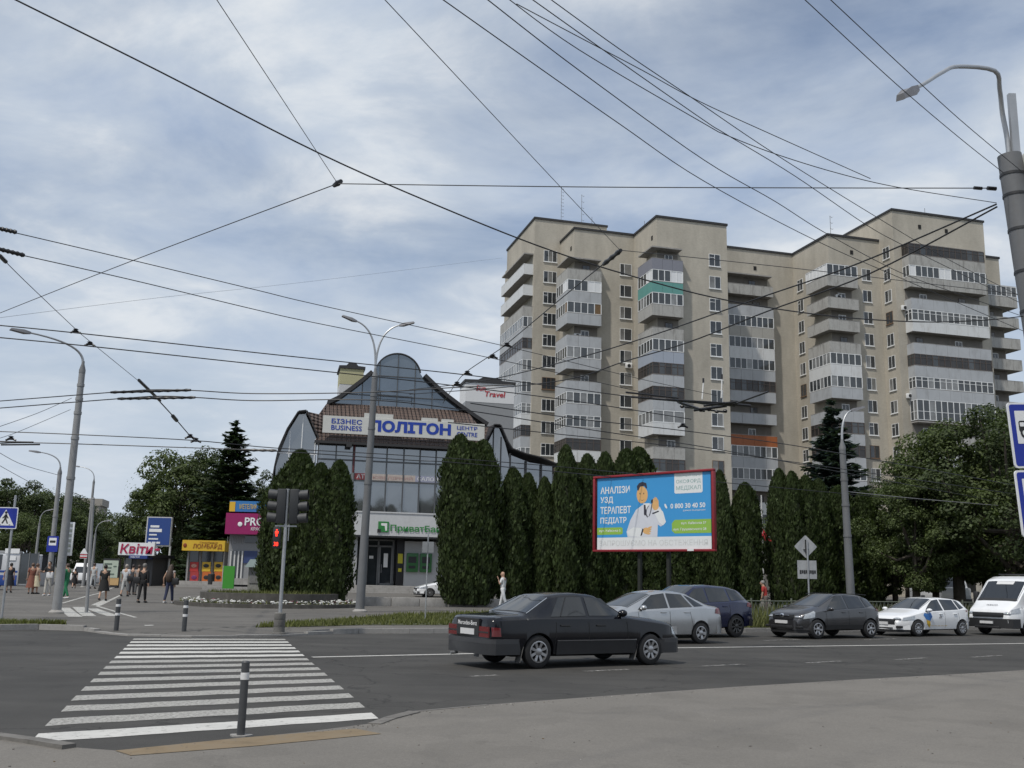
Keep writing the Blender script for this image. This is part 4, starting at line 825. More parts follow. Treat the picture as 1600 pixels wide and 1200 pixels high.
sedan = dict(wb=2.49, sill=.30, shell=dict(top=[(-.93, .62), (-.92, .92), (-.86, 1.04), (-.45, 1.09), (.30, 1.40), (.75, 1.46), (1.15, 1.46), (1.55, 1.40), (2.55, .99), (3.0, .86), (3.28, .70), (3.36, .52)], belt=[(-.93, .60), (-.86, .97), (0, 1.0), (2.4, .90), (3.1, .74), (3.36, .50)], low=[(-.93, .34), (-.5, .22), (3.0, .2), (3.36, .28)], wb=[(-.93, .66), (-.7, .80), (0, .85), (2.2, .855), (2.9, .82), (3.36, .56)], wt=[(-.93, .58), (-.45, .64), (.30, .54), (1.55, .56), (2.55, .67), (3.0, .64), (3.36, .44)]),
    ws=(1.62, 2.48, .96, .95), rw=(-.40, .24, .93, .95), win=([(1.16, .99), (2.22, .935), (1.62, 1.33), (1.16, 1.385)], [(.28, 1.02), (1.09, .99), (1.09, 1.385), (.52, 1.36)], [(-.18, 1.045), (.20, 1.025), (.42, 1.34), (.22, 1.27)]), seam=[(.26, .40), (1.13, 1.13), (2.20, 2.24)], handles=(.52, 1.36), hz=.85, head=[(2.78, .62), (3.18, .58), (3.10, .72), (2.62, .80)], hy=.52, hin=.20, tail=[(-.88, .80), (-.55, .84), (-.62, .98), (-.86, .99)], grille=(.36, .44, .56), bump=(.26, .52), mx=2.12, mz=.93)
hatch('silver_sedan', 'silver grey sedan facing left half hidden behind the black saloon', SIL, HD + math.pi - R(2), (1094, 1006), sedan, (.30, .19, .19, 5, 2.49, .74))
suv = dict(wb=2.73, sill=.36, arch=.04, shell=dict(top=[(-.92, .70), (-.90, 1.02), (-.80, 1.16), (-.42, 1.50), (.1, 1.61), (.9, 1.65), (1.5, 1.62), (2.5, 1.12), (3.0, 1.03), (3.5, .92), (3.60, .66)], belt=[(-.92, .68), (-.80, 1.10), (0, 1.14), (2.4, 1.02), (3.3, .92), (3.60, .62)], low=[(-.92, .42), (-.5, .30), (3.2, .26), (3.60, .34)], wb=[(-.92, .74), (-.7, .88), (0, .93), (2.4, .93), (3.2, .90), (3.60, .68)], wt=[(-.92, .64), (-.42, .60), (.3, .60), (1.5, .62), (2.5, .74), (3.2, .74), (3.60, .58)]),
    ws=(1.58, 2.42, .95, .95), rw=(-.78, -.46, .92, .92), win=([(1.22, 1.09), (2.22, 1.05), (1.62, 1.50), (1.22, 1.555)], [(.26, 1.14), (1.15, 1.10), (1.15, 1.555), (.30, 1.54)], [(-.50, 1.19), (.18, 1.155), (.20, 1.53), (-.22, 1.48)]), seam=[(.22, .30), (1.19, 1.19), (2.26, 2.28)], handles=(.5, 1.42), hz=.96, head=[(3.02, .78), (3.42, .74), (3.40, .90), (2.95, .94)], tail=[(-.88, .92), (-.5, .98), (-.55, 1.10), (-.84, 1.10)], grille=(.46, .48, .84), bump=(.34, .64), mx=2.16, mz=1.04, rb=TRIM)
hatch('blue_suv', 'dark blue suv with black wheels behind the silver sedan', BLU, HD + math.pi, (1147, 996), suv, (.36, .25, .23, 9, 2.73, .80, True))
def qq_extra(root, sh):
    mb = MB(); mb.ball((sh.x1 + .02, 0, .80), .03, .09, .08, 10, 6); mb.build('badge', CHROME, root)
    for sg in (1, -1):
        mb = MB(); mb.tube([(-.2, sg * .56, 1.57), (.3, sg * .565, 1.60), (1.2, sg * .57, 1.605), (1.5, sg * .575, 1.575)], .014, 6); mb.build('roof_rail', TRIM, root)
qq = dict(kz=.9, kf=.86, kr=.78, wb=2.63, sill=.36, clad=True, shell=dict(top=[(-.82, .70), (-.80, .98), (-.72, 1.12), (-.38, 1.46), (.1, 1.57), (.8, 1.615), (1.35, 1.59), (2.42, 1.12), (2.95, 1.02), (3.30, .88), (3.42, .62)], belt=[(-.82, .68), (-.72, 1.06), (0, 1.11), (2.4, 1.0), (3.2, .86), (3.42, .60)], low=[(-.82, .42), (-.5, .30), (3.0, .26), (3.42, .36)], wb=[(-.82, .72), (-.6, .85), (0, .89), (2.3, .89), (3.0, .86), (3.42, .62)], wt=[(-.82, .62), (-.38, .56), (.3, .57), (1.4, .58), (2.42, .71), (3.0, .70), (3.42, .50)]),
    ws=(1.45, 2.34, .96, .95), rw=(-.70, -.42, .92, .9), win=([(1.14, 1.07), (2.14, 1.02), (1.50, 1.49), (1.14, 1.53)], [(.22, 1.115), (1.06, 1.075), (1.06, 1.53), (.26, 1.50)], [(-.36, 1.20), (.15, 1.13), (.18, 1.48), (-.12, 1.40)]), seam=[(.20, .26), (1.10, 1.10), (2.18, 2.22)], handles=(.46, 1.34), hz=.92, head=[(2.78, .76), (3.24, .68), (3.16, .86), (2.70, .98)], hy=.56, hx=.22, hin=.20, tail=[(-.78, .95), (-.45, 1.0), (-.5, 1.12), (-.76, 1.12)], grille=(.42, .66, .84), bar=(.30, .78, .82), bump=(.30, .64), pz=.12, mx=2.08, mz=1.0)
hatch('grey_crossover', 'graphite grey crossover with chrome grille first in the far queue', GRY, HD + math.pi, (1358, 997), qq, (.345, .22, .21, 6, 2.63, .775), extra=qq_extra)
def byd_extra(root, sh):
    mb = MB(); F = lambda pts, m: sh_fan(mb, sh, pts, 1, .010, m)
    F([(1.95, .60), (1.80, .78), (1.86, .92), (1.98, .96), (2.08, .88), (2.20, .94), (2.30, .82), (2.16, .66)], 0); F([(1.98, .34), (1.92, .46), (1.95, .60), (2.16, .66), (2.12, .48)], 1)
    for i in range(5): sh.sidepatch(mb, [(.95 + i * .2, .40), (1.10 + i * .2, .40), (1.10 + i * .2, .415), (.95 + i * .2, .415)], 1, .01, 1, 2, 1)
    for i, (x, w_) in enumerate(((1.30, .04), (1.24, .03), (1.37, .03))): sh.sidepatch(mb, [(x, .70), (x + w_, .70), (x + w_, .82 - .03 * i), (x, .82 - .03 * i)], 1, .01, 2, 1, 2)
    mb.build('side_decal', [mat('decal blue', (.02, .14, .42), .4), mat('decal yellow', (.60, .38, .03), .4), mat('decal grey', (.25, .25, .26), .4)], root, 0)
    mb = MB(); mb.box(1.0, .03, 1.50, 1.2, .06, 1.60); mb.build('roof_aerial', TRIM, root)
def sh_fan(mb, sh, pts, sg, off, m):
    cx = sum(p[0] for p in pts) / len(pts); cz = sum(p[1] for p in pts) / len(pts); P = [(cx, cz)] + pts
    mb.add([(x, sg * (sh.y(x, z) + off), z) for x, z in P], [(0, i, i % len(pts) + 1) for i in range(1, len(pts) + 1)], m)
byd = dict(kz=.9, kr=.8, wb=2.61, sill=.32, shell=dict(top=[(-.72, .66), (-.70, .98), (-.66, 1.16), (-.45, 1.42), (.1, 1.49), (.8, 1.53), (1.3, 1.50), (2.35, 1.03), (2.9, .90), (3.30, .76), (3.44, .56)], belt=[(-.72, .64), (-.66, 1.08), (0, 1.06), (2.3, .94), (3.2, .76), (3.44, .54)], low=[(-.72, .36), (-.5, .24), (3.0, .22), (3.44, .30)], wb=[(-.72, .74), (-.5, .85), (0, .875), (2.3, .88), (3.0, .84), (3.44, .60)], wt=[(-.72, .60), (-.45, .57), (.3, .57), (1.3, .58), (2.35, .70), (3.0, .68), (3.44, .50)]),
    ws=(1.38, 2.28, .96, .95), rw=(-.66, -.46, .9, .9), win=([(1.08, 1.01), (2.10, .965), (1.46, 1.40), (1.08, 1.445)], [(.16, 1.05), (1.00, 1.015), (1.00, 1.445), (.20, 1.43)], [(-.30, 1.12), (.10, 1.06), (.13, 1.42), (-.10, 1.38)]), seam=[(.14, .22), (1.04, 1.04), (2.12, 2.16)], handles=(.42, 1.28), hz=.86, head=[(2.80, .66), (3.28, .60), (3.22, .72), (2.74, .80)], hy=.56, hx=.2, hin=.2, tail=[(-.70, .92), (-.35, .96), (-.38, 1.04), (-.68, 1.04)], grille=(.50, .44, .66), bump=(.26, .44), pz=.0, mx=2.04, mz=.96)
hatch('white_hatchback', 'white hatchback with a blue and yellow bird decal on its door', WHT, HD + math.pi, (1502, 993.5), byd, (.315, .21, .20, 10, 2.61, .765), extra=byd_extra)
# ---- white van
def white_van(label, rear, heading, cat='van'):
    root = thing('white_van', label, cat); wb = 3.5
    sh = Shell(top=[(-1.2, 1.0), (-1.19, 2.45), (-1.1, 2.56), (0, 2.58), (2.7, 2.58), (3.15, 2.42), (4.05, 1.42), (4.52, 1.12), (4.62, .80)], belt=[(-1.2, .98), (-1.1, 1.25), (3.0, 1.25), (4.0, 1.15), (4.5, 1.0), (4.62, .78)], low=[(-1.2, .42), (-.6, .34), (4.2, .3), (4.62, .40)], wb=[(-1.2, .96), (-1.0, 1.0), (3.6, 1.0), (4.3, .95), (4.62, .80)], wt=[(-1.2, .90), (2.6, .90), (3.2, .86), (4.05, .86), (4.5, .80), (4.62, .70)], r=.12)
    o = link(bpy.data.objects.new('body', sh.body([(0, .36), (wb, .36)], .43)), root); o.data.materials.append(WHT)
    mb = MB(); sh.toppatch(mb, 3.22, 3.98, .97, .96); mb.build('windscreen', CARGLASS, root, 60)
    mb = MB(); sh.toppatch(mb, 3.9, 4.0, .9, .9, .012); mb.build('wiper_cowl', TRIM, root, 60)
    for sg in (1, -1):
        mb = MB(); sh.sidepatch(mb, [(2.5, 1.35), (3.72, 1.30), (3.12, 2.12), (2.5, 2.2)], sg); mb.build('door_window', CARGLASS, root, 60)
        mb = MB(); seams(mb, sh, [(2.4, 2.4), (3.86, 3.86), (1.0, 1.0)], .5, 1.24, sg); mb.build('door_gaps', SEAM, root, 0)
        mb = MB(); sh.sidepatch(mb, [(4.05, .98), (4.5, .92), (4.42, 1.10), (4.0, 1.20)], sg, .014, 0, 8, 4); mb.ball((4.52, sg * .70, .93), .09, .16, .08, 12, 8); mb.build('headlight', LAMPCL, root, 60)
        mb = MB(); y = sh.y(3.5, 1.4); mb.rbox(3.44, min(sg * (y + .08), sg * (y + .30)), 1.36, 3.62, max(sg * (y + .08), sg * (y + .30)), 1.86, .05); mb.tube([(3.55, sg * (y - .05), 1.5), (3.53, sg * (y + .12), 1.5)], .03, 6); mb.build('wing_mirror', TRIM, root)
        mb = MB(); sh.sidepatch(mb, [(.55, .42), (2.95, .42), (2.95, .62), (.55, .62)], sg, .014, 0, 12, 2); mb.build('sill_cladding', TRIM, root)
    mb = MB(); mb.rbox(4.45, -.62, .78, 4.67, .62, .98, .03); mb.build('grille', DARK, root)
    mb = MB(); mb.prism([(4.15, 1.01), (4.52, .93), (4.70, .68), (4.74, 0), (4.70, -.68), (4.52, -.93), (4.15, -1.01), (4.15, 0)], .34, .72); mb.rbox(4.6, -.5, .30, 4.755, .5, .40, .02, 0); mb.build('front_bumper', TRIM, root)
    mb = MB(); mb.box(4.72, -.26, .50, 4.77, .26, .61); mb.build('number_plate', PLATE, root)
    mb = MB(); n_ = Vector((.52, 0, .85)).normalized(); q = frame((4.30, -.30, 1.272), (0, 1, 0), Vector((-.52, 0, .24)))
    qq_ = frame((4.28, 0, 1.285), (0, 1, 0), (-.84, 0, .54)); text_mb(mb, 'IVECO', -.22, -.045, .44, .09, .016, 0, .02, qq_); mb.build('lettering', mat('grey van lettering', (.12, .12, .13), .4), root, 0)
    mb = MB(); sh.toppatch(mb, 3.24, 3.36, .42, .40, .02); mb.build('windscreen_sticker', PLATE, root, 60)
    mb = MB(); mb.tube([(2.2, -.7, 2.66), (2.2, .7, 2.66)], .025, 6); mb.tube([(.6, -.7, 2.66), (.6, .7, 2.66)], .025, 6); [mb.tube([(x, y, 2.55), (x, y, 2.66)], .02, 5) for x in (.6, 2.2) for y in (-.7, .7)]; mb.tube([(.3, .7, 2.66), (2.6, .7, 2.66)], .02, 6); mb.tube([(.3, -.7, 2.66), (2.6, -.7, 2.66)], .02, 6); mb.build('roof_rack', TRIM, root)
    put_wheels(root, .36, .22, .23, 6, wb, .86); root.location = rear; root.rotation_euler = (0, 0, heading); root.scale = (VS, VS, VS * .87); return root
fp = atZ(1606, 994, 0); hv = Vector((math.cos(HD + math.pi), math.sin(HD + math.pi), 0)); lv = Vector((-hv.y, hv.x, 0)); rv = fp - lv * .86 * VS - hv * 3.5 * VS
white_van('white delivery van with dark bumper at the right end of the queue', (rv.x, rv.y, .004), HD + math.pi)
# ---- white parked car behind the hedge end
wc = atZ(671, 936, .3); wcar = hatch('parked_white_car', 'white car parked beside the big thuja in front of the bank', WHT, R(190), (1502, 993), byd, (.315, .21, .20, 10, 2.61, .765), group=None)
wcar.rotation_euler = (0, 0, R(196)); hv2 = Vector((math.cos(R(196)), math.sin(R(196)), 0)); lv2 = Vector((-hv2.y, hv2.x, 0)); pz = wc - lv2 * .72 - hv2 * 2.61 * VS; wcar.location = (pz.x, pz.y, gz(wc.x, wc.y) + .01)
# ================================================================ poles, signs and street furniture
def lamp_head(mb, a, d, L=.62, wd=.14, m=0):
    d = Vector(d).normalized(); s_ = Vector((-d.y, d.x, 0)).normalized(); n = d.cross(s_) * -1
    q = Matrix((d, s_, d.cross(s_))).transposed().to_4x4(); q.translation = Vector(a)
    mb.add([(-.05, -.05, -.04), (.15, -wd, -.07), (L, -wd * .75, -.05), (L, wd * .75, -.05), (.15, wd, -.07), (-.05, .05, -.04), (-.05, -.05, .03), (.18, -wd * .8, .05), (L * .95, -wd * .5, .02), (L * .95, wd * .5, .02), (.18, wd * .8, .05), (-.05, .05, .03)],
           [(0, 1, 2, 3, 4, 5), (11, 10, 9, 8, 7, 6)] + [(i, (i + 1) % 6, 6 + (i + 1) % 6, 6 + i) for i in range(6)], m, q)
def street_lamp(label, base, h, r0, r1, arms, rings=(), group='street lamp poles', lean=(0, 0), name='street_lamp', pm=None):
    """arms: list of (dx, dy, dz) to the lamp head, curved up from the pole top"""
    o = thing(name, label, 'street lamp', base, group=group); top = Vector((lean[0], lean[1], h))
    mb = MB(); k = 8; mb.tube([top * (i / k) for i in range(k + 1)], [r0 + (r1 - r0) * (i / k) for i in range(k + 1)], 18)
    for z in rings: p = top * (z / h); rr = r0 + (r1 - r0) * z / h; mb.lathe([(rr + .004, z - .05), (rr + .018, z - .05), (rr + .018, z + .05), (rr + .004, z + .05)], 18, 0, Matrix.Translation((p.x, p.y, 0)))
    mb.build('pole', pm or POLE, o); mb = MB(); mb.lathe([(r0 * 1.6, 0), (r0 * 1.6, .05), (r0 * 1.05, .12)], 18); mb.build('base_collar', CONC, o)
    mb = MB(); mb.lathe([(r1 * 1.06, h - .12), (r1 * 1.06, h), (r1 * .5, h + .22), (.05, h + .32)], 16, 0, Matrix.Translation((top.x, top.y, 0))); mb.build('pole_cap', GREY_METAL, o)
    for (dx, dy, dz) in arms:
        mb = MB(); P = []
        hd = Vector((dx, dy, 0))
        for t in np.linspace(0, 1, 14):       # rises straight, then bends over
            a = t * math.pi / 2 * .88; P.append(top + Vector((0, 0, .2)) + hd * (1 - math.cos(a)) / (1 - math.cos(math.pi / 2 * .88)) * (.35 + .65 * t) * 1.0 + Vector((0, 0, dz * math.sin(a) / math.sin(math.pi / 2 * .88))))
        mb.tube(P, [.05 - .02 * i / 13 for i in range(14)], 8); mb.build('lamp_arm', LIGHT_METAL, o)
        mb = MB(); d = (P[-1] - P[-2]); lamp_head(mb, P[-1] - d.normalized() * .05, d); mb.build('lamp_head', mat('lamp housing', (.20, .20, .21), .5, metal=.3), o)
    return o
b = atZ(88, 958, .13); street_lamp('thick grey lamp pole at the left kerb corner with one bent arm', (b.x, b.y, .12), 8.45, .155, .105, [(-1.5, -1.2, .85)], (4.6, 6.0, 6.9, 7.4, 7.9))
b = atZ(562, 957, .15); b = Vector((b.x, b.y, gz(b.x, b.y))); street_lamp('twin armed grey lamp pole in front of the business centre', b, 9.75, .185, .125, [(-.95, -.2, 2.15), (1.0, .2, 2.1)], (5.2, 7.5, 8.9), lean=(.15, 0), pm=POLED)
b = atY(1331, 952, 39.5); street_lamp('grey lamp pole behind the graphite crossover', (b.x, b.y, gz(b.x, b.y)), atY(1322, 699, 39.5).z - gz(b.x, b.y), .17, .12, [(.55, .2, 1.35)], (3.4, 4.6, 5.6), lean=(-.10, 0), pm=POLED)
b = atZ(74, 929, .15); street_lamp('grey lamp pole carrying the bus stop sign by the trolleybus', (b.x, b.y, .12), atY(95, 738, b.y).z - .12, .16, .12, [(-1.2, -.4, .95)], (4.6,), lean=(-.05, 0))
for i, (px, Y, h, ax, l) in enumerate(((131, 92, 9.5, -1.5, 'distant lamp pole with a red striped sign on the avenue'), (142, 100, 5.0, 1.0, 'low distant lamp pole with an arm to the right on the avenue'), (52, 100, 5.9, .7, 'short distant lamp post behind the trolleybus'))):
    b = atY(px, 905, Y); street_lamp(l, (b.x, b.y, .1), h, .16, .10, [(ax, 0, 1.2)], ())
b = atZ(135, 957, .13); t = thing('thin_pole', 'slender pale pole standing right of the thick left pole', 'pole', (b.x, b.y, gz(b.x, b.y))); mb = MB(); e = atY(146, 779, b.y) - Vector((b.x, b.y, gz(b.x, b.y))); mb.tube([(0, 0, 0), e * .5, e], [.06, .055, .045], 10); mb.build('post', POLE, t); mb = MB(); mb.lathe([(.05, -.03), (.06, -.02), (.02, .05)], 10, 0, Matrix.Translation(e)); mb.build('cap', GREY_METAL, t)
# near pole at the right edge, with its lamp and clutter
b0 = atY(1660, 1075, 13); BX = Vector((7.42, 13.0, .06))
o = thing('street_lamp', 'big grey pole at the right edge with bent lamp arm and cable clamps', 'street lamp', BX, group='street lamp poles')
topR = atY(1577, 243, 13) - BX; mb = MB(); mb.tube([topR * (i / 8) for i in range(9)], [.205 - .05 * i / 8 for i in range(9)], 24); mb.build('pole', POLED, o)
def onpole(z): return topR * (z / topR.z)
mb = MB()
for z in (7.15, 6.85, 6.35, 5.75, 5.2): p = onpole(z); rr = .205 - .05 * z / topR.z; mb.lathe([(rr, z - .018), (rr + .009, z - .018), (rr + .009, z + .018), (rr, z + .018)], 22, 0, Matrix.Translation((p.x, p.y, 0)))
mb.build('pole_clamps', DARK, o)
hd = atY(1412, 147, 11.2) - BX; crest = atY(1497, 104, 12.2) - BX
P = [topR + Vector((0, 0, -.2)), topR + Vector((-.01, 0, .25)), topR + Vector((-.06, -.02, .62)), topR + Vector((-.14, -.15, .92)), topR + Vector((-.30, -.36, 1.08)), crest, crest.lerp(hd, .3) + Vector((0, 0, .03)), crest.lerp(hd, .65), hd]
Q = []
for i in range(len(P) - 1):
    p0, p1, p2, p3 = P[max(i - 1, 0)], P[i], P[i + 1], P[min(i + 2, len(P) - 1)]
    for t in (0, .25, .5, .75): Q.append(.5 * ((2 * p1) + (p2 - p0) * t + (2 * p0 - 5 * p1 + 4 * p2 - p3) * t * t + (3 * p1 - p0 - 3 * p2 + p3) * t ** 3))
Q.append(P[-1]); mb = MB(); mb.tube(Q, [.036 - .014 * i / (len(Q) - 1) for i in range(len(Q))], 12); mb.build('lamp_arm', LIGHT_METAL, o)
mb = MB(); d = Q[-1] - Q[-3]; lamp_head(mb, Q[-1] - d.normalized() * .30, d, .42, .085); mb.build('lamp_head', mat('lamp housing', (.2, .2, .21)), o)
mb = MB(); mb.box(topR.x + .02, topR.y - .08, topR.z - .02, topR.x + .12, topR.y - .02, topR.z + .9); mb.build('bracket_plate', LIGHT_METAL, o, 0)
mb = MB(); mb.rbox(.0, -.2, 0, .22, .1, .30, .02); x = mb.build('junction_box', WHITE, o); x.location = topR + Vector((.17, -.1, -.28))
mb = MB()
for k, (z0, z1, s_) in enumerate(((6.9, 4.4, .6), (6.6, 3.9, -.4), (6.2, 4.8, 1.2))):
    mb.tube([onpole(z0 + (z1 - z0) * t) + Vector((math.sin(s_ + t * 2.2 + k) * .19, -.19 + .05 * math.cos(t * 5), 0)) for t in np.linspace(0, 1, 12)], .011, 6)
mb.build('hanging_cable', BLACK, o)
# bus stop signs on the near pole
def round_rect(w, h, r, n=5):
    P = []
    for cx, cy, a0 in ((w / 2 - r, h / 2 - r, 0), (-w / 2 + r, h / 2 - r, 90), (-w / 2 + r, -h / 2 + r, 180), (w / 2 - r, -h / 2 + r, 270)):
        for i in range(n + 1): a = R(a0 + 90 * i / n); P.append((cx + r * math.cos(a), cy + r * math.sin(a)))
    return P
def plate(mb, w, h, r, z0, z1, m, mx=None, dx=0, dy=0): mb.prism([(a + dx, b_ + dy) for a, b_ in round_rect(w, h, r)], z0, z1, m, mx)
def stop_sign(label, c, right, up, w, h, veh):
    q = frame(c, right, up); t = thing('bus_stop_sign', label, 'road sign', (0, 0, 0), group=None); t.matrix_world = q
    mb = MB(); plate(mb, w, h, .05, -.02, 0, 0); mb.build('plate', SIGNWHITE, t, 30); mb = MB(); plate(mb, w - .05, h - .05, .035, 0, .003, 0); mb.build('blue_field', SIGNBLUE, t, 30)
    mb = MB(); s_ = w * .70; plate(mb, s_, s_, .01, .003, .006, 0, None, 0, h * .12); mb.build('white_field', SIGNWHITE, t, 30)
    mb = MB(); K = s_ * .82; y0 = h * .12
    if veh == 'bus':
        plate(mb, K, K * .42, .03, .006, .009, 0, None, 0, y0 + .01)
        for i in range(4): plate(mb, K * .19, K * .15, .01, .009, .011, 1, None, -K * .36 + i * K * .24, y0 + K * .10)
    else:
        plate(mb, K, K * .26, .04, .006, .009, 0, None, 0, y0 - .03); mb.prism([(-K * .3, y0 + .02), (K * .3, y0 + .02), (K * .18, y0 + .15), (-K * .18, y0 + .15)], .006, .0095, 0); mb.prism([(-K * .24, y0 + .03), (K * .24, y0 + .03), (K * .14, y0 + .12), (-K * .14, y0 + .12)], .0095, .011, 1); plate(mb, .09, .05, .01, .006, .01, 0, None, 0, y0 + .19)
    for i in (-1, 1):
        for r_, m_, z_ in ((.065, 0, .012), (.038, 1, .014)): mb.prism([(i * K * .28 + r_ * math.cos(a), y0 - K * .22 + r_ * math.sin(a)) for a in np.linspace(0, 2 * math.pi, 20)[:-1]], .006, z_, m_)
    mb.build('pictogram', [TRIM, SIGNWHITE], t, 30); return t
tl = atY(1574, 629, 12.85); bl = atY(1585, 730, 12.85); up = (tl - bl).normalized(); rt = Vector((1, .22, .06)).normalized()
def from_tl(tl, w, h, up): u_ = up; return tl + rt * w / 2 - u_ * h / 2
stop_sign('blue bus stop sign with a black bus, upper one at the right edge', from_tl(tl, .62, .86, up), rt, up, .62, .86, 'bus')
tl2 = atY(1586, 735, 12.85); stop_sign('blue taxi stop sign with a black car, lower one at the right edge', from_tl(tl2, .62, .86, up), rt, up, .62, .86, 'taxi')
# traffic light
b = atZ(436, 985, .13); TLp = Vector((b.x, b.y, gz(b.x, b.y))); Yt = b.y
def hgt(px, py): return atY(px, py, Yt).z - TLp.z
tl = thing('traffic_light', 'traffic light post with two dark signal heads and a red pedestrian signal', 'traffic light', TLp)
mb = MB(); hf = hgt(436, 957); mb.lathe([(.19, 0), (.19, .03), (.148, .04), (.148, hf * .3), (.142, hf * .31), (.148, hf * .33), (.148, hf * .64), (.142, hf * .65), (.148, hf * .67), (.146, hf - .02), (.13, hf)], 22); mb.build('concrete_foot', mat('dark weathered concrete', (.15, .145, .135), .9, var=.25, scale=4, bump=.4, dirt=((.08, .075, .07), .7, 4)), tl)
lx = atY(450, 765, Yt).x - TLp.x
mb = MB(); H_ = hgt(450, 764); mb.tube([(lx * .1, 0, .3), (lx, 0, H_)], .048, 14); mb.build('post', LIGHT_METAL, tl)
def head(cx, flip):
    z0, z1 = hgt(432, 818), hgt(432, 764); dz = (z1 - z0) / 3
    mb = MB(); mb.rbox(cx - .12, -.10, z0, cx + .12, .12, z1, .02); 
    for i in range(3):
        zc = z0 + dz * (i + .5); s_ = -1 if flip else 1
        mb.tube([(cx - s_ * .12, .02, zc), (cx - s_ * .36, .02, zc + .02)], [.125, .135], 14, 1, caps=False); mb.tube([(cx - s_ * .121, .02, zc), (cx - s_ * .14, .02, zc)], .115, 14, 2)
    mb.build('signal_head', [mat('signal housing', (.02, .022, .025), .55, var=.1), mat('signal visor', (.05, .052, .055), .6), mat('unlit lens', (.03, .02, .02), .2)], tl)
head(lx - .14, False); head(lx + .20, True)
mb = MB(); mb.box(lx - .28, -.02, hgt(440, 830) + .12, lx + .3, .02, hgt(440, 830) + .16); mb.tube([(lx + .09, 0, hgt(440, 768)), (lx + .09, 0, hgt(440, 845))], .014, 6); mb.build('bracket', LIGHT_METAL, tl)
z0, z1 = hgt(433, 857), hgt(433, 824); cx = atY(433, 840, Yt).x - TLp.x
mb = MB(); mb.rbox(cx - .10, -.08, z0, cx + .09, .08, z1, .02); ph = mb.build('pedestrian_signal', mat('signal housing', (.02, .02, .02)), tl)
mb = MB(); zc = z1 - .16; mb.ball((cx, -.088, zc + .085), .022, .008, .022); mb.rbox(cx - .028, -.094, zc - .01, cx + .028, -.083, zc + .06, .004); mb.rbox(cx - .024, -.094, zc - .085, cx - .004, -.083, zc - .01, .003); mb.rbox(cx + .004, -.094, zc - .085, cx + .024, -.083, zc - .01, .003); mb.rbox(cx - .045, -.092, zc - .01, cx - .03, -.083, zc + .055, .003); mb.rbox(cx + .03, -.092, zc - .01, cx + .045, -.083, zc + .055, .003)
q = frame((cx, -.086, 0), (1, 0, 0)); text_mb(mb, '38', -.06, z0 + .06, .12, .11, .002, 0, .03, q); mb.build('red_lights', mat('lit red', (1, .04, .02), .4, emit=1.6, var=0), ph, 30)
# bollards
def bollard(label, px, py, hpx, ref=None, rings=1, r=.038):
    p = atZ(px, py, .1); z = gz(p.x, p.y) if p.y > 20 else .06; p = atZ(px, py, z); o = thing('bollard', label, 'bollard', (p.x, p.y, z), group='grey bollards at the crossing'); h = hpx / 1560 * p.y
    mb = MB(); mb.lathe([(r, 0), (r, h - .012), (r - .01, h)], 18); mb.build('post', mat('bollard grey', (.055, .058, .062), .5, var=.15, scale=14), o)
    for k in range(rings): zz_ = h * (.80 - .26 * k); mb = MB(); mb.lathe([(r + .0015, zz_ - .035), (r + .003, zz_ - .033), (r + .003, zz_ + .028), (r + .0015, zz_ + .03)], 18, caps=False); mb.build('reflective_band', mat('reflective white', (.66, .66, .66), .4, var=.1, scale=18), o)
    mb = MB(); mb.prism([(r * 2.6 * math.cos(a) * (1 + .18 * math.sin(3 * a)), r * 2.1 * math.sin(a) * (1 + .15 * math.cos(2 * a))) for a in np.linspace(0, 2 * math.pi, 16)[:-1]], -.002, .012); mb.build('footing', CONC, o); return o
bollard('nearest bollard on the ochre strip, one white band', 376, 1150, 108)
bollard('left banded bollard across the zebra beside the bike lane', 181, 988, 50, rings=2, r=.06); bollard('right banded bollard across the zebra near the flower bed', 287, 990, 50, rings=2, r=.06)
# pedestrian crossing sign at the left edge
def sign_post(name, label, px, py, Y, h, r=.035, m=None):
    b = atY(px, py, Y); z = gz(b.x, b.y); o = thing(name, label, 'road sign', (b.x, b.y, z)); mb = MB(); mb.tube([(0, 0, 0), (0, 0, h)], r, 10); mb.build('post', m or LIGHT_METAL, o); return o, b, z
Yc = 30; o, b, z = sign_post('crossing_sign', 'blue pedestrian crossing sign with white triangle at the left edge', 3, 960, Yc, 3.6)
c = atY(10, 809.5, Yc) - Vector((b.x, b.y, z)); q = frame(c + Vector((0, -.06, 0)), (1, 0, 0)); w_ = 37 / 1560 * Yc; h = 33 / 1560 * Yc
mb = MB(); plate(mb, w_, h, .04, -.015, 0, 0, q); mb.build('plate', SIGNWHITE, o, 30); mb = MB(); plate(mb, w_ - .05, h - .05, .03, 0, .003, 0, q); mb.build('blue_field', SIGNBLUE, o, 30)
mb = MB(); mb.prism([(-.27, -.22), (.27, -.22), (0, .25)], .003, .006, 0, q); mb.build('white_triangle', SIGNWHITE, o, 30)
mb = MB()
for pts in ([(-.02, .11), (.05, .11), (.04, -.03), (-.03, -.03)], [(-.03, -.03), (.02, -.03), (-.06, -.17), (-.10, -.15)], [(0, -.03), (.04, -.03), (.10, -.16), (.06, -.17)], [(.04, .09), (.10, -.0), (.08, -.02), (.02, .05)], [(-.02, .09), (-.09, .0), (-.07, -.02), (.0, .05)], [(-.16, -.19), (-.11, -.19), (-.11, -.205), (-.16, -.205)], [(.12, -.19), (.17, -.19), (.17, -.205), (.12, -.205)]): mb.prism(pts, .006, .009, 0, q)
mb.prism([(.01 + .04 * math.cos(a), .16 + .04 * math.sin(a)) for a in np.linspace(0, 2 * math.pi, 14)[:-1]], .006, .009, 0, q); mb.build('pictogram', TRIM, o, 30)
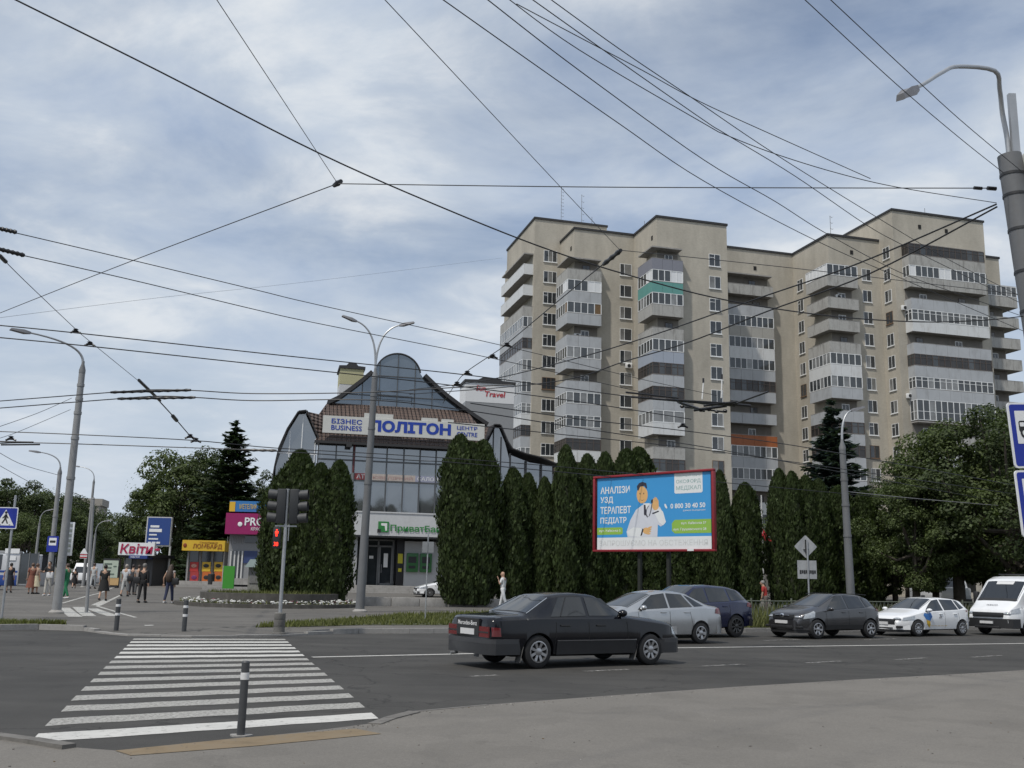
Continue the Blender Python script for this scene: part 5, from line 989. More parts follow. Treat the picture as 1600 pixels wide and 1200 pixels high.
# bus stop sign on the far pole
c = atY(82, 850, 60); t = thing('stop_sign_board', 'small blue and white stop sign on the lamp pole by the trolleybus', 'road sign', c); q = frame((0, 0, 0), (1, 0, 0))
mb = MB(); plate(mb, .66, .92, .05, -.02, 0, 0, q); mb.build('plate', SIGNBLUE, t, 30); mb = MB(); plate(mb, .44, .44, .02, 0, .004, 0, q, 0, .14); mb.build('white_field', SIGNWHITE, t, 30); mb = MB(); plate(mb, .34, .14, .03, .004, .007, 0, q, 0, .14); mb.build('pictogram', TRIM, t, 30)
c = atY(109, 842, 61); t = thing('vertical_banner', 'narrow upright white sign behind the thick left pole', 'sign', c); mb = MB(); mb.rbox(-.22, -.05, -1, .22, .05, 1, .02); mb.build('board', SIGNWHITE, t); mb = MB(); [mb.box(-.12, -.06, -.8 + i * .3, .12, -.051, -.62 + i * .3) for i in range(6)]; mb.build('pale_stripes', mat('pale print', (.4, .42, .36), .6), t, 0)
# striped triangular sign on distant pole
c = atY(131, 865, 91); t = thing('warning_sign', 'small white triangular sign with red stripes on the distant pole', 'road sign', c); t.scale = (.45,) * 3; mb = MB(); mb.prism([(-.75, -.05), (.75, -.05), (.12, 1.0), (-.12, 1.0)], -.02, .02, 0, q); mb.box(-.7, -.02, -.95, .7, .02, -.1, 0); mb.build('plate', SIGNWHITE, t, 0); mb = MB(); mb.box(-.68, -.05, -.32, .68, -.021, -.12); mb.box(-.68, -.05, -.85, .68, -.021, -.6); mb.build('red_stripe', RED, t, 0)
# grey sign backs
o, b, z = sign_post('sign_back', 'thin post with a small grey sign plate seen from behind before the bank', 664, 978, 35.5, 3.05, .022)
mb = MB(); c = atY(669, 855, 35.5) - Vector((b.x, b.y, z)); mb.box(c.x - .20, -.05, c.z - .19, c.x - .012, -.03, c.z + .19); mb.box(c.x + .012, -.05, c.z - .19, c.x + .20, -.03, c.z + .19); mb.build('plate', mat('sign back grey', (.24, .25, .26), .5, metal=.3), o, 0)
o, b, z = sign_post('priority_sign', 'post with diamond and square road signs seen from behind by the fence', 1265, 960, 37.0, 3.1, .03)
c = atY(1259.5, 854, 37.0) - Vector((b.x, b.y, z)); q = frame((c.x, .05, c.z), (1, 0, 0)); q2 = q @ Matrix.Rotation(R(45), 4, 'Z'); SB = mat('sign back pale', (.36, .37, .38), .5, metal=.2)
mb = MB(); plate(mb, .60, .60, .05, -.012, .0, 0, q2); mb.build('diamond_plate', SB, o, 30); mb = MB(); mb.box(c.x - .03, .0, c.z - .25, c.x + .02, .03, c.z + .25); mb.box(c.x - .1, .01, c.z - .12, c.x + .1, .04, c.z - .10); mb.build('bracket', DARK, o, 0)
c2 = atY(1261.5, 890, 37.0) - Vector((b.x, b.y, z)); mb = MB(); mb.box(c2.x - .35, .035, c2.z - .33, c2.x + .35, .05, c2.z + .33); mb.build('square_plate', SB, o, 0); mb = MB(); [mb.box(c2.x - .27 + i * .075, .028, c2.z - .16 + .02 * (i % 2), c2.x - .21 + i * .075, .034, c2.z - .02) for i in range(8)]; mb.build('worn_print', DARK, o, 0)
# round planter with flowers
pc = Vector((-10.9, 47.0, 0)); pz = gz(pc.x, pc.y) - .06; t = thing('flower_bed', 'round stone flower bed with white flowers and a raised inner ring', 'flower bed', (pc.x, pc.y, pz))
def ring(mb, r0, r1, z0, z1, sx=1.0, n=64, m=0): 
    vs = []; 
    for r_, z_ in ((r1, z0), (r1, z1), (r0, z1), (r0, z0)):
        vs += [(r_ * math.cos(2 * math.pi * i / n) * sx, r_ * math.sin(2 * math.pi * i / n), z_) for i in range(n)]
    mb.add(vs, [(k * n + i, k * n + (i + 1) % n, ((k + 1) % 4) * n + (i + 1) % n, ((k + 1) % 4) * n + i) for k in range(4) for i in range(n)], m)
STONE = mat('dark bed stone', (.075, .07, .062), .85, var=.3, scale=3, bump=.4, dirt=((.18, .17, .15), .5, 3))
mb = MB(); ring(mb, 3.95, 4.2, -.05, .20); mb.build('outer_ring', STONE, t); mb = MB(); ring(mb, 2.85, 3.1, 0, .62, 1.0); mb.build('inner_ring', STONE, t)
mb = MB(); n = 40; mb.add([(3.98 * math.cos(2 * math.pi * i / n), 3.98 * math.sin(2 * math.pi * i / n), .15) for i in range(n)], [tuple(range(n))]); mb.add([(2.9 * math.cos(2 * math.pi * i / n), 2.9 * math.sin(2 * math.pi * i / n), .57) for i in range(n)], [tuple(range(n))]); mb.build('soil', mat('dark bed soil', (.045, .038, .03), .95, var=.4, scale=5), t, 0)
rg = random.Random(9); mb = MB()
for i in range(520):
    a = rg.uniform(0, 6.28); r_ = rg.uniform(3.2, 3.9); p = Vector((r_ * math.cos(a), r_ * math.sin(a), .15 + rg.uniform(.02, .20))); s_ = rg.uniform(.03, .075)
    q = Matrix.Translation(p) @ Matrix.Rotation(rg.uniform(0, 6), 4, 'Z') @ Matrix.Rotation(rg.uniform(-.7, .7), 4, 'X'); mb.add([(-s_, -s_, 0), (s_, -s_, 0), (s_, s_, 0), (-s_, s_, 0), (0, 0, s_ * .5)], [(0, 1, 4), (1, 2, 4), (2, 3, 4), (3, 0, 4)], 0 if rg.random() < .94 else 1, q)
kind(mb.build('flowers', [mat('white petals', (.46, .46, .44), .7), mat('pink petals', (.30, .10, .14), .7)], t, 0), 'stuff')
mb = MB()
for i in range(1800):
    a = rg.uniform(0, 6.28); inner = rg.random() < .5; r_ = math.sqrt(rg.random()) * 2.8 if inner else rg.uniform(3.15, 3.95); x, y = r_ * math.cos(a), r_ * math.sin(a); z = .57 if inner else .15; l = rg.uniform(.08, .24); b_ = rg.uniform(0, 6)
    mb.add([(x - .025 * math.cos(b_), y - .025 * math.sin(b_), z), (x + .025 * math.cos(b_), y + .025 * math.sin(b_), z), (x + rg.uniform(-.08, .08), y + rg.uniform(-.08, .08), z + l)], [(0, 1, 2)])
kind(mb.build('bed_grass', BLADE, t, 0), 'stuff')
# low concrete wall and fence
a = Vector((-6.9, 48.6, 0)); bq = Vector((1.0, 51.2, 0)); L = (bq - a).length; t = thing('low_wall', 'low grey concrete wall in front of the big thuja', 'wall', (a.x, a.y, gz(a.x, a.y) - .1), math.atan2(bq.y - a.y, bq.x - a.x))
mb = MB(); [mb.rbox(i * L / 6 + .01, -.12, 0, (i + 1) * L / 6 - .01, .12, .52, .015) for i in range(6)]; mb.build('wall_blocks', CONC, t)
a = Vector((5.2, ykerb(5.2) + 1.1, 0)); nn = 16; fx = [5.2 + 1.7 * i for i in range(nn)]; t = thing('metal_fence', 'low grey green metal fence with diagonal bars along the hedge', 'fence', (0, 0, 0)); FM = mat('fence green grey', (.13, .145, .11), .6, var=.2, scale=4)
for x0, x1 in zip(fx, fx[1:]):
    p, q_ = Vector((x0, ykerb(x0) + 1.1, 0)), Vector((x1, ykerb(x1) + 1.1, 0)); z = gz(p.x, p.y); mb = MB(); d = q_ - p; up = Vector((0, 0, 1))
    P0 = Vector((p.x, p.y, z)); mb.tube([P0 + up * .9, P0 + d + up * .9], .022, 6); mb.tube([P0 + up * .15, P0 + d + up * .15], .018, 6)
    for i in range(9): mb.tube([P0 + d * (i / 9) + up * .15, P0 + d * ((i + 1) / 9) + up * .9], .011, 4); mb.tube([P0 + d * ((i + 1) / 9) + up * .15, P0 + d * (i / 9) + up * .9], .011, 4)
    mb.build('fence_panel', FM, t); mb = MB(); mb.tube([P0 - up * .1, P0 + up * 1.0], .032, 8); mb.build('fence_post', FM, t)
# ================================================================ billboard
A_, B_ = atY(930, 745, 43.4), atY(1115, 735, 39.3); A_.z = B_.z = 0; d = (B_ - A_); W = d.length; rt = d.normalized(); zb, zt = 2.83, 6.06
t = thing('billboard', 'large red framed medical billboard with blue poster standing before the thujas', 'billboard', A_, math.atan2(rt.y, rt.x))
RF = mat('red billboard frame', (.24, .012, .022), .45, var=.12, dirt=((.09, .02, .02), .4, 3))
f = .095; mb = MB(); mb.rbox(-.05, -.10, zb, W + .05, .08, zb + f, .02); mb.rbox(-.05, -.10, zt - f, W + .05, .08, zt, .02); mb.rbox(-.05, -.102, zb + f, f - .03, .08, zt - f, .02); mb.rbox(W - f + .03, -.102, zb + f, W + .05, .08, zt - f, .02); mb.build('frame', RF, t)
mb = MB(); mb.box(.1, 0, zb + .1, W - .1, .07, zt - .1); mb.build('back_panel', DARK, t, 0)
for x in (W * .38, W * .62): mb = MB(); mb.box(x - .07, .085, -.1, x + .07, .22, zb + .4); mb.build('leg', mat('dark billboard post', (.014, .016, .013), .7), t, 0)
x0, x1, y0, y1 = .14, W - .14, zb + f + .0, zt - f; PW, PH = x1 - x0, y1 - y0
q = frame((x0, -.012, y0), (1, 0, 0)); BMs = [mat('poster blue', (.045, .29, .62), .45, var=.03, scale=.8), mat('poster white', (.72, .74, .75), .45, var=.04), mat('poster green', (.26, .46, .07), .45, var=.05), mat('poster skin', (.68, .40, .16), .5, var=.08), mat('poster hair', (.03, .03, .045), .5), mat('poster coat', (.60, .62, .68), .5, var=.06, scale=2.5), mat('poster print grey', (.60, .61, .61), .5), mat('poster teal print', (.33, .46, .45), .5)]
mb = MB(); mb.add([(0, PH * .165, 0), (PW, PH * .165, 0), (PW, PH, 0), (0, PH, 0)], [(0, 1, 2, 3)], 0, q); mb.add([(0, 0, 0), (PW, 0, 0), (PW, PH * .165, 0), (0, PH * .165, 0)], [(0, 1, 2, 3)], 1, q)
def ell(cx, cy, rx, ry, m, z, n=28, rot=0):
    P = [];
    for a in np.linspace(0, 2 * math.pi, n + 1)[:-1]: x, y = rx * math.cos(a), ry * math.sin(a); P.append((cx + x * math.cos(rot) - y * math.sin(rot), cy + x * math.sin(rot) + y * math.cos(rot), z))
    mb.add(P, [tuple(range(n))], m, q)
def pol(pts, m, z): mb.add([(a * PW, b_ * PH, z) for a, b_ in pts], [tuple(range(len(pts)))], m, q)
for s_, yy, wd in (('АНАЛІЗИ', .785, .275), ('УЗД', .645, .12), ('ТЕРАПЕВТ', .505, .285), ('ПЕДІАТР', .355, .245)): text_mb(mb, s_, .03 * PW, (yy - .01) * PH, wd * PW, .10 * PH, .004, 1, .022, q)
pol([(0, .205), (.225, .205), (.24, .22), (.24, .29), (.225, .305), (0, .305)], 2, .003); text_mb(mb, 'вул. Київська 5', .02 * PW, .235 * PH, .20 * PW, .045 * PH, .006, 1, .01, q)
pol([(1, .205), (.70, .205), (.675, .24), (.675, .34), (.70, .385), (1, .385)], 2, .003); text_mb(mb, 'вул. Київська 37', .755 * PW, .315 * PH, .205 * PW, .042 * PH, .006, 1, .01, q); text_mb(mb, 'вул. Грушевського 28', .69 * PW, .235 * PH, .27 * PW, .042 * PH, .006, 1, .01, q)
pol([(.70, 1), (.935, 1), (.935, .745), (.925, .73), (.71, .73), (.70, .745)], 1, .003); text_mb(mb, 'ОКСФОРД', .715 * PW, .855 * PH, .205 * PW, .06 * PH, .006, 7, .015, q); text_mb(mb, 'МЕДІКАЛ', .715 * PW, .765 * PH, .205 * PW, .065 * PH, .006, 7, .015, q); text_mb(mb, 'медичний центр', .715 * PW, .945 * PH, .205 * PW, .03 * PH, .006, 7, .0, q)
text_mb(mb, '0 800 30 40 50', .665 * PW, .535 * PH, .29 * PW, .065 * PH, .004, 1, .025, q); ell(.625 * PW, .57 * PH, .05, .11, 1, .004, rot=.5); ell(.637 * PW, .585 * PH, .045, .10, 0, .0055, rot=.5); text_mb(mb, 'дзвінки безкоштовні', .77 * PW, .49 * PH, .185 * PW, .028 * PH, .004, 1, .0, q)
# poster figure: a plain doctor in a white coat with a stethoscope
pol([(.285, .165), (.275, .24), (.31, .40), (.36, .535), (.42, .60), (.465, .62), (.53, .60), (.575, .56), (.61, .45), (.615, .34), (.58, .30), (.555, .33), (.55, .165)], 5, .003)
pol([(.275, .24), (.30, .185), (.40, .165), (.44, .225), (.40, .29), (.34, .30)], 1, .004); pol([(.52, .50), (.555, .56), (.60, .50), (.625, .36), (.60, .315), (.565, .36)], 1, .004)
pol([(.425, .62), (.455, .53), (.485, .62)], 1, .004); pol([(.432, .60), (.447, .60), (.455, .47), (.443, .45), (.433, .47)], 4, .005)
ell(.413 * PW, .74 * PH, .255, .36, 3, .004); ell(.425 * PW, .735 * PH, .24, .33, 3, .0045); pol([(.375, .80), (.37, .86), (.39, .90), (.42, .915), (.455, .895), (.462, .83), (.452, .82), (.44, .86), (.40, .85), (.385, .80)], 4, .0055)
ell(.398 * PW, .755 * PH, .022, .035, 4, .006); ell(.432 * PW, .755 * PH, .022, .035, 4, .006); ell(.416 * PW, .72 * PH, .035, .05, 3, .0062); pol([(.40, .675), (.418, .663), (.436, .675), (.418, .655)], 4, .006)
ell(.535 * PW, .585 * PH, .17, .19, 3, .006)
for i, (a, b_) in enumerate(((.52, .655), (.533, .67), (.546, .66), (.557, .635))): ell(a * PW, b_ * PH, .035, .10, 3, .0062, rot=-.15 + .12 * i)
ell(.509 * PW, .64 * PH, .075, .09, 4, .0058); ell(.452 * PW, .25 * PH, .17, .13, 3, .006)
for i in range(4): ell((.472 + .004 * i) * PW, (.21 + .027 * i) * PH, .11, .036, 3, .0063, rot=.1 * i)
sten = [(.475, .585), (.455, .53), (.452, .47), (.465, .43), (.482, .45), (.495, .52), (.505, .61)]
for (a, b_), (c, d_) in zip(sten, sten[1:]): pol([(a - .004, b_ - .003), (c - .004, d_ - .003), (c + .004, d_ + .003), (a + .004, b_ + .003)], 4, .0064)
pol([(.40, .18), (.415, .19), (.43, .27), (.418, .28)], 4, .0064); pol([(.505, .485), (.56, .515), (.568, .50), (.51, .468)], 4, .0064)
text_mb(mb, 'ЗАПРОШУЄМО НА ОБСТЕЖЕННЯ', .02 * PW, .05 * PH, .95 * PW, .075 * PH, .004, 6, .0, q)
mb.build('poster', BMs, t, 0)
mb = MB(); mb.box(W * .80, -.125, zb + .02, W * .85, -.104, zb + .11); mb.build('small_plate', SIGNWHITE, t, 0)
# ================================================================ vegetation
LEAF = leafmat('linden leaf', (.066, .088, .030)); LEAF2 = leafmat('darker leaf', (.050, .068, .026)); THU = leafmat('thuja scale', (.042, .060, .020), .6, .5, 2.4); SPR = leafmat('blue spruce needle', (.042, .060, .056), .35, .4); SPG = leafmat('green spruce needle', (.028, .044, .022), .35, .4)
def quads_mesh(name, C_, A_, B_, m, fold=None):
    """many separate leaf quads: centres C, half-axes A and B (n x 3)"""
    n = len(C_); V = np.empty((n, 4, 3), dtype=np.float32); V[:, 0] = C_ - A_ - B_ * .55; V[:, 1] = C_ + A_ * .2 - B_; V[:, 2] = C_ + A_ + B_ * .55; V[:, 3] = C_ - A_ * .2 + B_
    me = bpy.data.meshes.new(name); me.vertices.add(n * 4); me.vertices.foreach_set('co', V.reshape(-1)); me.loops.add(n * 4); me.loops.foreach_set('vertex_index', np.arange(n * 4, dtype=np.int32))
    me.polygons.add(n); me.polygons.foreach_set('loop_start', np.arange(0, n * 4, 4, dtype=np.int32)); me.polygons.foreach_set('loop_total', np.full(n, 4, dtype=np.int32)); me.materials.append(m); me.update(); me.validate(); return me
def rand_axes(rs, nrm, s, asp=.6):
    """leaf half-axes roughly perpendicular to nrm"""
    r = rs.normal(size=nrm.shape); a = np.cross(nrm, r); a /= np.linalg.norm(a, axis=1)[:, None] + 1e-9; b = np.cross(nrm, a); b /= np.linalg.norm(b, axis=1)[:, None] + 1e-9
    return a * s[:, None], b * (s * asp)[:, None]
def broadleaf(seed, h, rx, ry, crown0, nclump, per, leaf, m, wood=True, low=0):
    """crown and trunk meshes; crown of leaf clumps scattered on limbs round the trunk"""
    rs = np.random.RandomState(seed); rg = random.Random(seed); cz = (crown0 + h) / 2; rz = (h - crown0) / 2
    cl = []; 
    while len(cl) < nclump:
        p = rs.uniform(-1, 1, 3); d = np.linalg.norm(p)
        if d > 1 or d < .38: continue
        if rg.random() > .35 + .65 * d: continue
        w_ = 1 - .22 * max(0, p[2]) - (.25 * max(0, -p[2] - .5)); cl.append((p[0] * rx * w_, p[1] * ry * w_, cz + p[2] * rz, rg.uniform(.55, 1.25)))
    C_, N_, S_ = [], [], []
    for x, y, z, k in cl:
        r = k * .30 * (rx + ry) / 2 * .75; n = int(per * k); d = rs.normal(size=(n, 3)); d /= np.linalg.norm(d, axis=1)[:, None]; rad = r * rs.uniform(.45, 1.05, n) ** .6; c = d * rad[:, None] * np.array([1.15, 1.15, .62]) + np.array([x, y, z]); c[:, 2] += -.10 * (np.hypot(c[:, 0] - x, c[:, 1] - y)) ** 2
        C_.append(c); N_.append(d * .7 + np.array([0, 0, .7]) + rs.normal(size=(n, 3)) * .45); S_.append(leaf * rs.uniform(.6, 1.25, n))
    # sprays that break the outline
    n = nclump * 8; d = rs.normal(size=(n, 3)); d /= np.linalg.norm(d, axis=1)[:, None]; c = d * np.array([rx, ry, rz]) * rs.uniform(.9, 1.1, n)[:, None]; c[:, 2] += cz; C_.append(c); N_.append(d + np.array([0, 0, .5])); S_.append(leaf * rs.uniform(.5, 1.0, n))
    C_, N_, S_ = np.concatenate(C_), np.concatenate(N_), np.concatenate(S_); N_ /= np.linalg.norm(N_, axis=1)[:, None]; A_, B_ = rand_axes(rs, N_, S_)
    crown = quads_mesh('crown', C_, A_, B_, m)
    t = MB(); r0 = .028 * h + .05; top = Vector((rg.uniform(-.3, .3), rg.uniform(-.3, .3), cz)); t.tube([Vector((0, 0, -.2)), Vector((0, 0, .25)), top * .35, top * .7, top], [r0 * 1.5, r0, r0 * .85, r0 * .65, r0 * .4], 10)
    for x, y, z, k in cl[:18]:
        f = rg.uniform(.32, .75); st = top * f; e = Vector((x, y, z)); mid = st.lerp(e, .5) + Vector((0, 0, -.12 * rz)); t.tube([st, mid, e], [r0 * .42, r0 * .28, r0 * .1], 6)
    return crown, t.mesh('trunk', BARK)
def put_tree(name, label, cat, meshes, x, y, s=1.0, rz=0, group=None, z=None, sz=None):
    o = thing(name, label, cat, (x, y, gz(x, y) - .02 if z is None else z), rz, group); o.scale = (s, s, sz or s)
    for nm, me in zip(('crown', 'trunk'), meshes): link(bpy.data.objects.new(nm, me), o)
    return o
def thuja(seed, h, r, peaks=1, n=7500, tip=.35):
    rs = np.random.RandomState(seed); ph = rs.uniform(0, 6.28, 12)
    cores = [(0, 0, h, r)] if peaks == 1 else [((-.40 + .80 * i / (peaks - 1)) * r, rs.uniform(-.25, .25) * r, h * (1, .955, .975)[(i + seed) % 3], r * (.70 if peaks == 2 else .60)) for i in range(peaks)]
    def prof(t): return (np.minimum(1, .66 + 2.2 * t) * np.clip((1 - t) / tip, 0, 1) ** .5) * (1 - .05 * t)
    C_, N_, A_, B_ = [], [], [], []
    mb = MB()
    for ci, (cx, cy, hh, rr) in enumerate(cores):
        k = n // len(cores); t = rs.uniform(0.0, 1, k) ** .92; a = rs.uniform(0, 6.283, k)
        lump = 1 + .11 * np.sin(3 * a + ph[0] + 5 * t) + .11 * np.sin(5 * a + ph[1] + 14 * t) + .10 * np.sin(29 * t + 4 * a + ph[2]) + .06 * np.sin(47 * t - 9 * a + ph[3]) + .07 * rs.normal(size=k) + .20 * (rs.uniform(size=k) > .972) - .16 * np.clip(np.sin(9 * a + ph[4] + 6 * t) * np.sin(23 * t + ph[5] + 2 * a) - .45, 0, 1)
        rad = rr * prof(t) * lump * rs.uniform(.88, 1.04, k); c = np.stack([cx + rad * np.cos(a), cy + rad * np.sin(a), .15 + t * (hh - .1)], 1)
        out = np.stack([np.cos(a), np.sin(a), .25 + 0 * a], 1); up = np.stack([np.cos(a) * .35, np.sin(a) * .35, 1 + 0 * a], 1) + rs.normal(size=(k, 3)) * .28; up /= np.linalg.norm(up, axis=1)[:, None]
        sd = np.cross(up, out) + rs.normal(size=(k, 3)) * .35; sd /= np.linalg.norm(sd, axis=1)[:, None]; s_ = rs.uniform(.045, .105, k) * (.8 + .4 * rr)
        C_.append(c); A_.append(up * s_[:, None] * 1.15); B_.append(sd * s_[:, None] * .62)
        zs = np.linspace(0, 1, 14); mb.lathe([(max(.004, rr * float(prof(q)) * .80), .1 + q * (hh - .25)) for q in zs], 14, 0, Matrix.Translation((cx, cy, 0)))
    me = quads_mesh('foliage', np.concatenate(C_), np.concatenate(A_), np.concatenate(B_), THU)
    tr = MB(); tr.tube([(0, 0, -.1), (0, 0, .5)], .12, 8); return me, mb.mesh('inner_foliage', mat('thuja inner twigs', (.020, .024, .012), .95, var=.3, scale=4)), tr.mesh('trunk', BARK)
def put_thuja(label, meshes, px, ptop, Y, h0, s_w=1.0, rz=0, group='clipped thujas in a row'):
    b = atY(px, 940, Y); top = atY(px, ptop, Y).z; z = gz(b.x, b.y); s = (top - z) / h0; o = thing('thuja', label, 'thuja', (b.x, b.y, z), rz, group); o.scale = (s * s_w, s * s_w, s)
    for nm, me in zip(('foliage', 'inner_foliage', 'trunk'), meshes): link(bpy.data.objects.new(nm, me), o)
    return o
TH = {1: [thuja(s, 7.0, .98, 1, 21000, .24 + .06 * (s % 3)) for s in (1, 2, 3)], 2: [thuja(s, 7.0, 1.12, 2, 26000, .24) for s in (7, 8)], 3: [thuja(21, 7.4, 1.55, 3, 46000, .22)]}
put_thuja('biggest broad three topped thuja beside the low wall', TH[3][0], 730, 684, 50.5, 7.4, .84, .1)
put_thuja('rounded thuja on the flower bed behind the traffic light', TH[1][0], 456, 706, 48.6, 7, 1.08, 1.0, 'thujas on the flower bed'); put_thuja('twin topped thuja on the right side of the flower bed', TH[2][0], 504, 717, 47.8, 7, .98, .2, 'thujas on the flower bed')
put_thuja('squat thuja leaning behind the traffic light on the flower bed', TH[1][2], 432, 738, 49.2, 7, 1.0, .7, 'thujas on the flower bed')
row = [(797, 733, 51.5, 1, 1, .90, 'lower thuja right behind the man in white'), (822, 742, 52.4, 1, 2, .72, 'narrow low thuja second from the big one'), (848, 748, 52, 1, 0, .70, 'shortest slim thuja left of the tall pointed one'), (882, 699, 52, 1, 1, .74, 'tall pointed thuja in front of the first balcony stack'), (916, 713, 53, 1, 2, .74, 'thuja touching the left end of the billboard'),
       (945, 710, 54, 1, 0, .74, 'thuja behind the left frame of the billboard'), (1128, 738, 54, 1, 1, .70, 'slim thuja at the right frame of the billboard'), (1168, 757, 54.5, 1, 2, .88, 'low round topped thuja beneath the orange balcony'), (1234, 735, 55, 2, 1, .86, 'twin topped thuja left of the diamond sign'), (1278, 741, 55, 2, 0, .95, 'broad thuja between the diamond sign and the lamp pole')]
for i, (px, pt, Y, pk, v, w_, l) in enumerate(row): put_thuja(l, TH[pk][v], px, pt, Y, 7, w_ * (.90 if pk == 1 else .88), i * 1.1)
for i, (px, pt, Y, l) in enumerate(((975, 765, 54.5, 'thuja hidden below the billboard at its left leg'), (1020, 762, 55, 'thuja hidden below the middle of the billboard'), (1062, 762, 55, 'thuja hidden below the billboard right of its leg'), (1098, 758, 55, 'thuja hidden below the right end of the billboard'))): put_thuja(l, TH[1][i % 3], px, pt, Y, 7, .95, i)
put_thuja('dark thuja between the lamp pole and the linden trees', TH[1][1], 1318, 762, 56.5, 7, 1.1, 2.2); put_thuja('wide dark thuja behind the white hatchback', TH[2][1], 1362, 768, 57.5, 7, 1.1, 1.2)
def spruce(seed, h, r, m, levels=26, bl=11):
    rs = np.random.RandomState(seed); rg = random.Random(seed); C_, A_, B_ = [], [], []; t = MB(); t.tube([(0, 0, -.1), (0, 0, h * .5), (0, 0, h * .985)], [.022 * h, .013 * h, .01], 8)
    for l in range(levels):
        f = l / (levels - 1); z = h * (.05 + .93 * f) + rg.uniform(-.18, .18); R_ = r * (1 - f) ** .72 * (.80 + .36 * rg.random()) + .10; n = max(4, int(bl * (1 - f * .55)))
        for b in range(n):
            a = 2 * math.pi * (b + rg.random() * .8) / n; L = R_ * rg.uniform(.6, 1.18); zj = rg.uniform(-.22, .22); d = np.array([math.cos(a), math.sin(a), 0]); k = max(8, int(L * 32)); u = np.sort(rs.uniform(.08, 1, k)); droop = -.22 * L * u ** 1.3 + .16 * L * u ** 3 + (.25 * L * f * u)
            base = d[None] * (u * L)[:, None]; base[:, 2] += z + zj + droop; side = np.array([-d[1], d[0], 0]); wv = (1 - u * .75) * L * .30 + .05; off = rs.uniform(-1, 1, k) * wv
            c = base + side[None] * off[:, None]; c[:, 2] -= np.abs(off) * .35 + rs.uniform(0, .12, k); ax = d[None] * .75 + side[None] * np.sign(off)[:, None] * .55 + rs.normal(size=(k, 3)) * .22; ax /= np.linalg.norm(ax, axis=1)[:, None]; nn = np.cross(ax, np.array([0, 0, 1.0])) + rs.normal(size=(k, 3)) * .35; s_ = rs.uniform(.16, .30, k) * (h / 12) ** .5
            C_.append(c); A_.append(ax * s_[:, None] * 1.1); B_.append(nn * (s_ * .42)[:, None])
            if l % 2 == 0 and b % 2 == 0: t.tube([(0, 0, z), tuple(d * L * .6 + np.array([0, 0, z - .12 * L]))], [.035, .012], 4)
    return quads_mesh('crown', np.concatenate(C_), np.concatenate(A_), np.concatenate(B_), m), t.mesh('trunk', BARK)
b = atY(1311, 940, 63); sp1 = spruce(5, 13.6, 3.5, SPR, 44, 16); put_tree('blue_spruce', 'bluish spruce rising above the thujas behind the lamp pole', 'tree', sp1, b.x, b.y, (atY(1311, 622, 63).z - .4) / 13.6)
b = atY(350, 915, 86); sp2 = spruce(6, 13.6, 4.1, SPG, 38, 15); put_tree('dark_spruce', 'dark spruce with a pointed top beside the leafy trees above the kiosks', 'tree', sp2, b.x, b.y, (atY(350, 657, 86).z - .5) / 13.6)
put_thuja('bushy conifer whose top shows just above the billboard', TH[2][1], 993, 700, 56.5, 7, 1.0, .8, 'trees behind the thuja row')
b = atY(418, 915, 84); put_tree('dark_spruce', 'smaller dark conifer squeezed between the big spruce and the business centre', 'tree', sp2, b.x, b.y, .68, 1.3)
LIN = [broadleaf(31, 9.4, 3.9, 3.6, 1.7, 64, 440, .092, LEAF), broadleaf(32, 9.4, 3.7, 3.9, 2.0, 64, 440, .095, LEAF), broadleaf(33, 10.5, 4.4, 4.2, 1.9, 66, 430, .10, LEAF2)]
for (px, top, Y, v, sw, rz, l) in ((1432, 735, 52, 0, .86, 0, 'round linden tree above the white hatchback'), (1500, 668, 53, 1, .98, 1.2, 'tall linden tree with its dark trunk beside the white van'), (1585, 640, 51, 2, 1.0, 2.0, 'largest linden crown at the right edge by the signs'), (1400, 752, 58, 2, .72, 3.0, 'low linden behind the lamp pole gap'), (1660, 630, 56, 0, 1.0, 4.0, 'linden mostly outside the right edge'), (1545, 700, 60, 0, .95, 5.0, 'dark linden crown filling the gap behind the white van'), (1462, 742, 62, 2, .8, .6, 'shaded linden behind the round one')):
    b = atY(px, 940, Y); z = gz(b.x, b.y); h = (9.4, 9.4, 10.5)[v]; s = (atY(px, top, Y).z - z) / h; put_tree('linden_tree', l, 'tree', LIN[v], b.x, b.y, s * sw, rz, 'linden trees beyond the road', sz=s)
for i, (x, y, v, s) in enumerate(((36, 58, 0, 1.0), (43, 66, 1, 1.05), (50, 70, 2, .95), (33, 70, 1, 1.0), (58, 82, 0, 1.0))): put_tree('linden_tree', 'linden out of view past the right edge', 'tree', LIN[v], x, y, s, i, 'linden trees out of view')
MAP = [broadleaf(41, 11, 4.8, 4.6, 1.8, 64, 300, .145, LEAF2), broadleaf(42, 11, 5.2, 4.8, 2.2, 64, 300, .145, LEAF), broadleaf(43, 12, 5.0, 5.2, 1.2, 64, 290, .155, LEAF2)]
for (px, top, Y, v, sw, rz, l) in ((232, 752, 93, 0, .74, 0, 'lower left leafy crown over the flower kiosk'), (268, 700, 92, 1, .80, 1, 'tall leafy tree left of the dark spruce'), (312, 706, 93, 0, .76, 2, 'leafy tree right against the dark spruce'), (392, 735, 93, 2, .62, .4, 'leafy tree glimpsed between the spruce and the glass wing'), (282, 790, 90, 2, .62, .9, 'low shaded tree behind the blue advertising board')):
    b = atY(px, 915, Y); z = gz(b.x, b.y); h = (11, 11, 12)[v]; s = (atY(px, top, Y).z - z) / h; put_tree('leafy_tree', l, 'tree', MAP[v], b.x, b.y, s * sw, rz, 'trees behind the kiosks', sz=s)
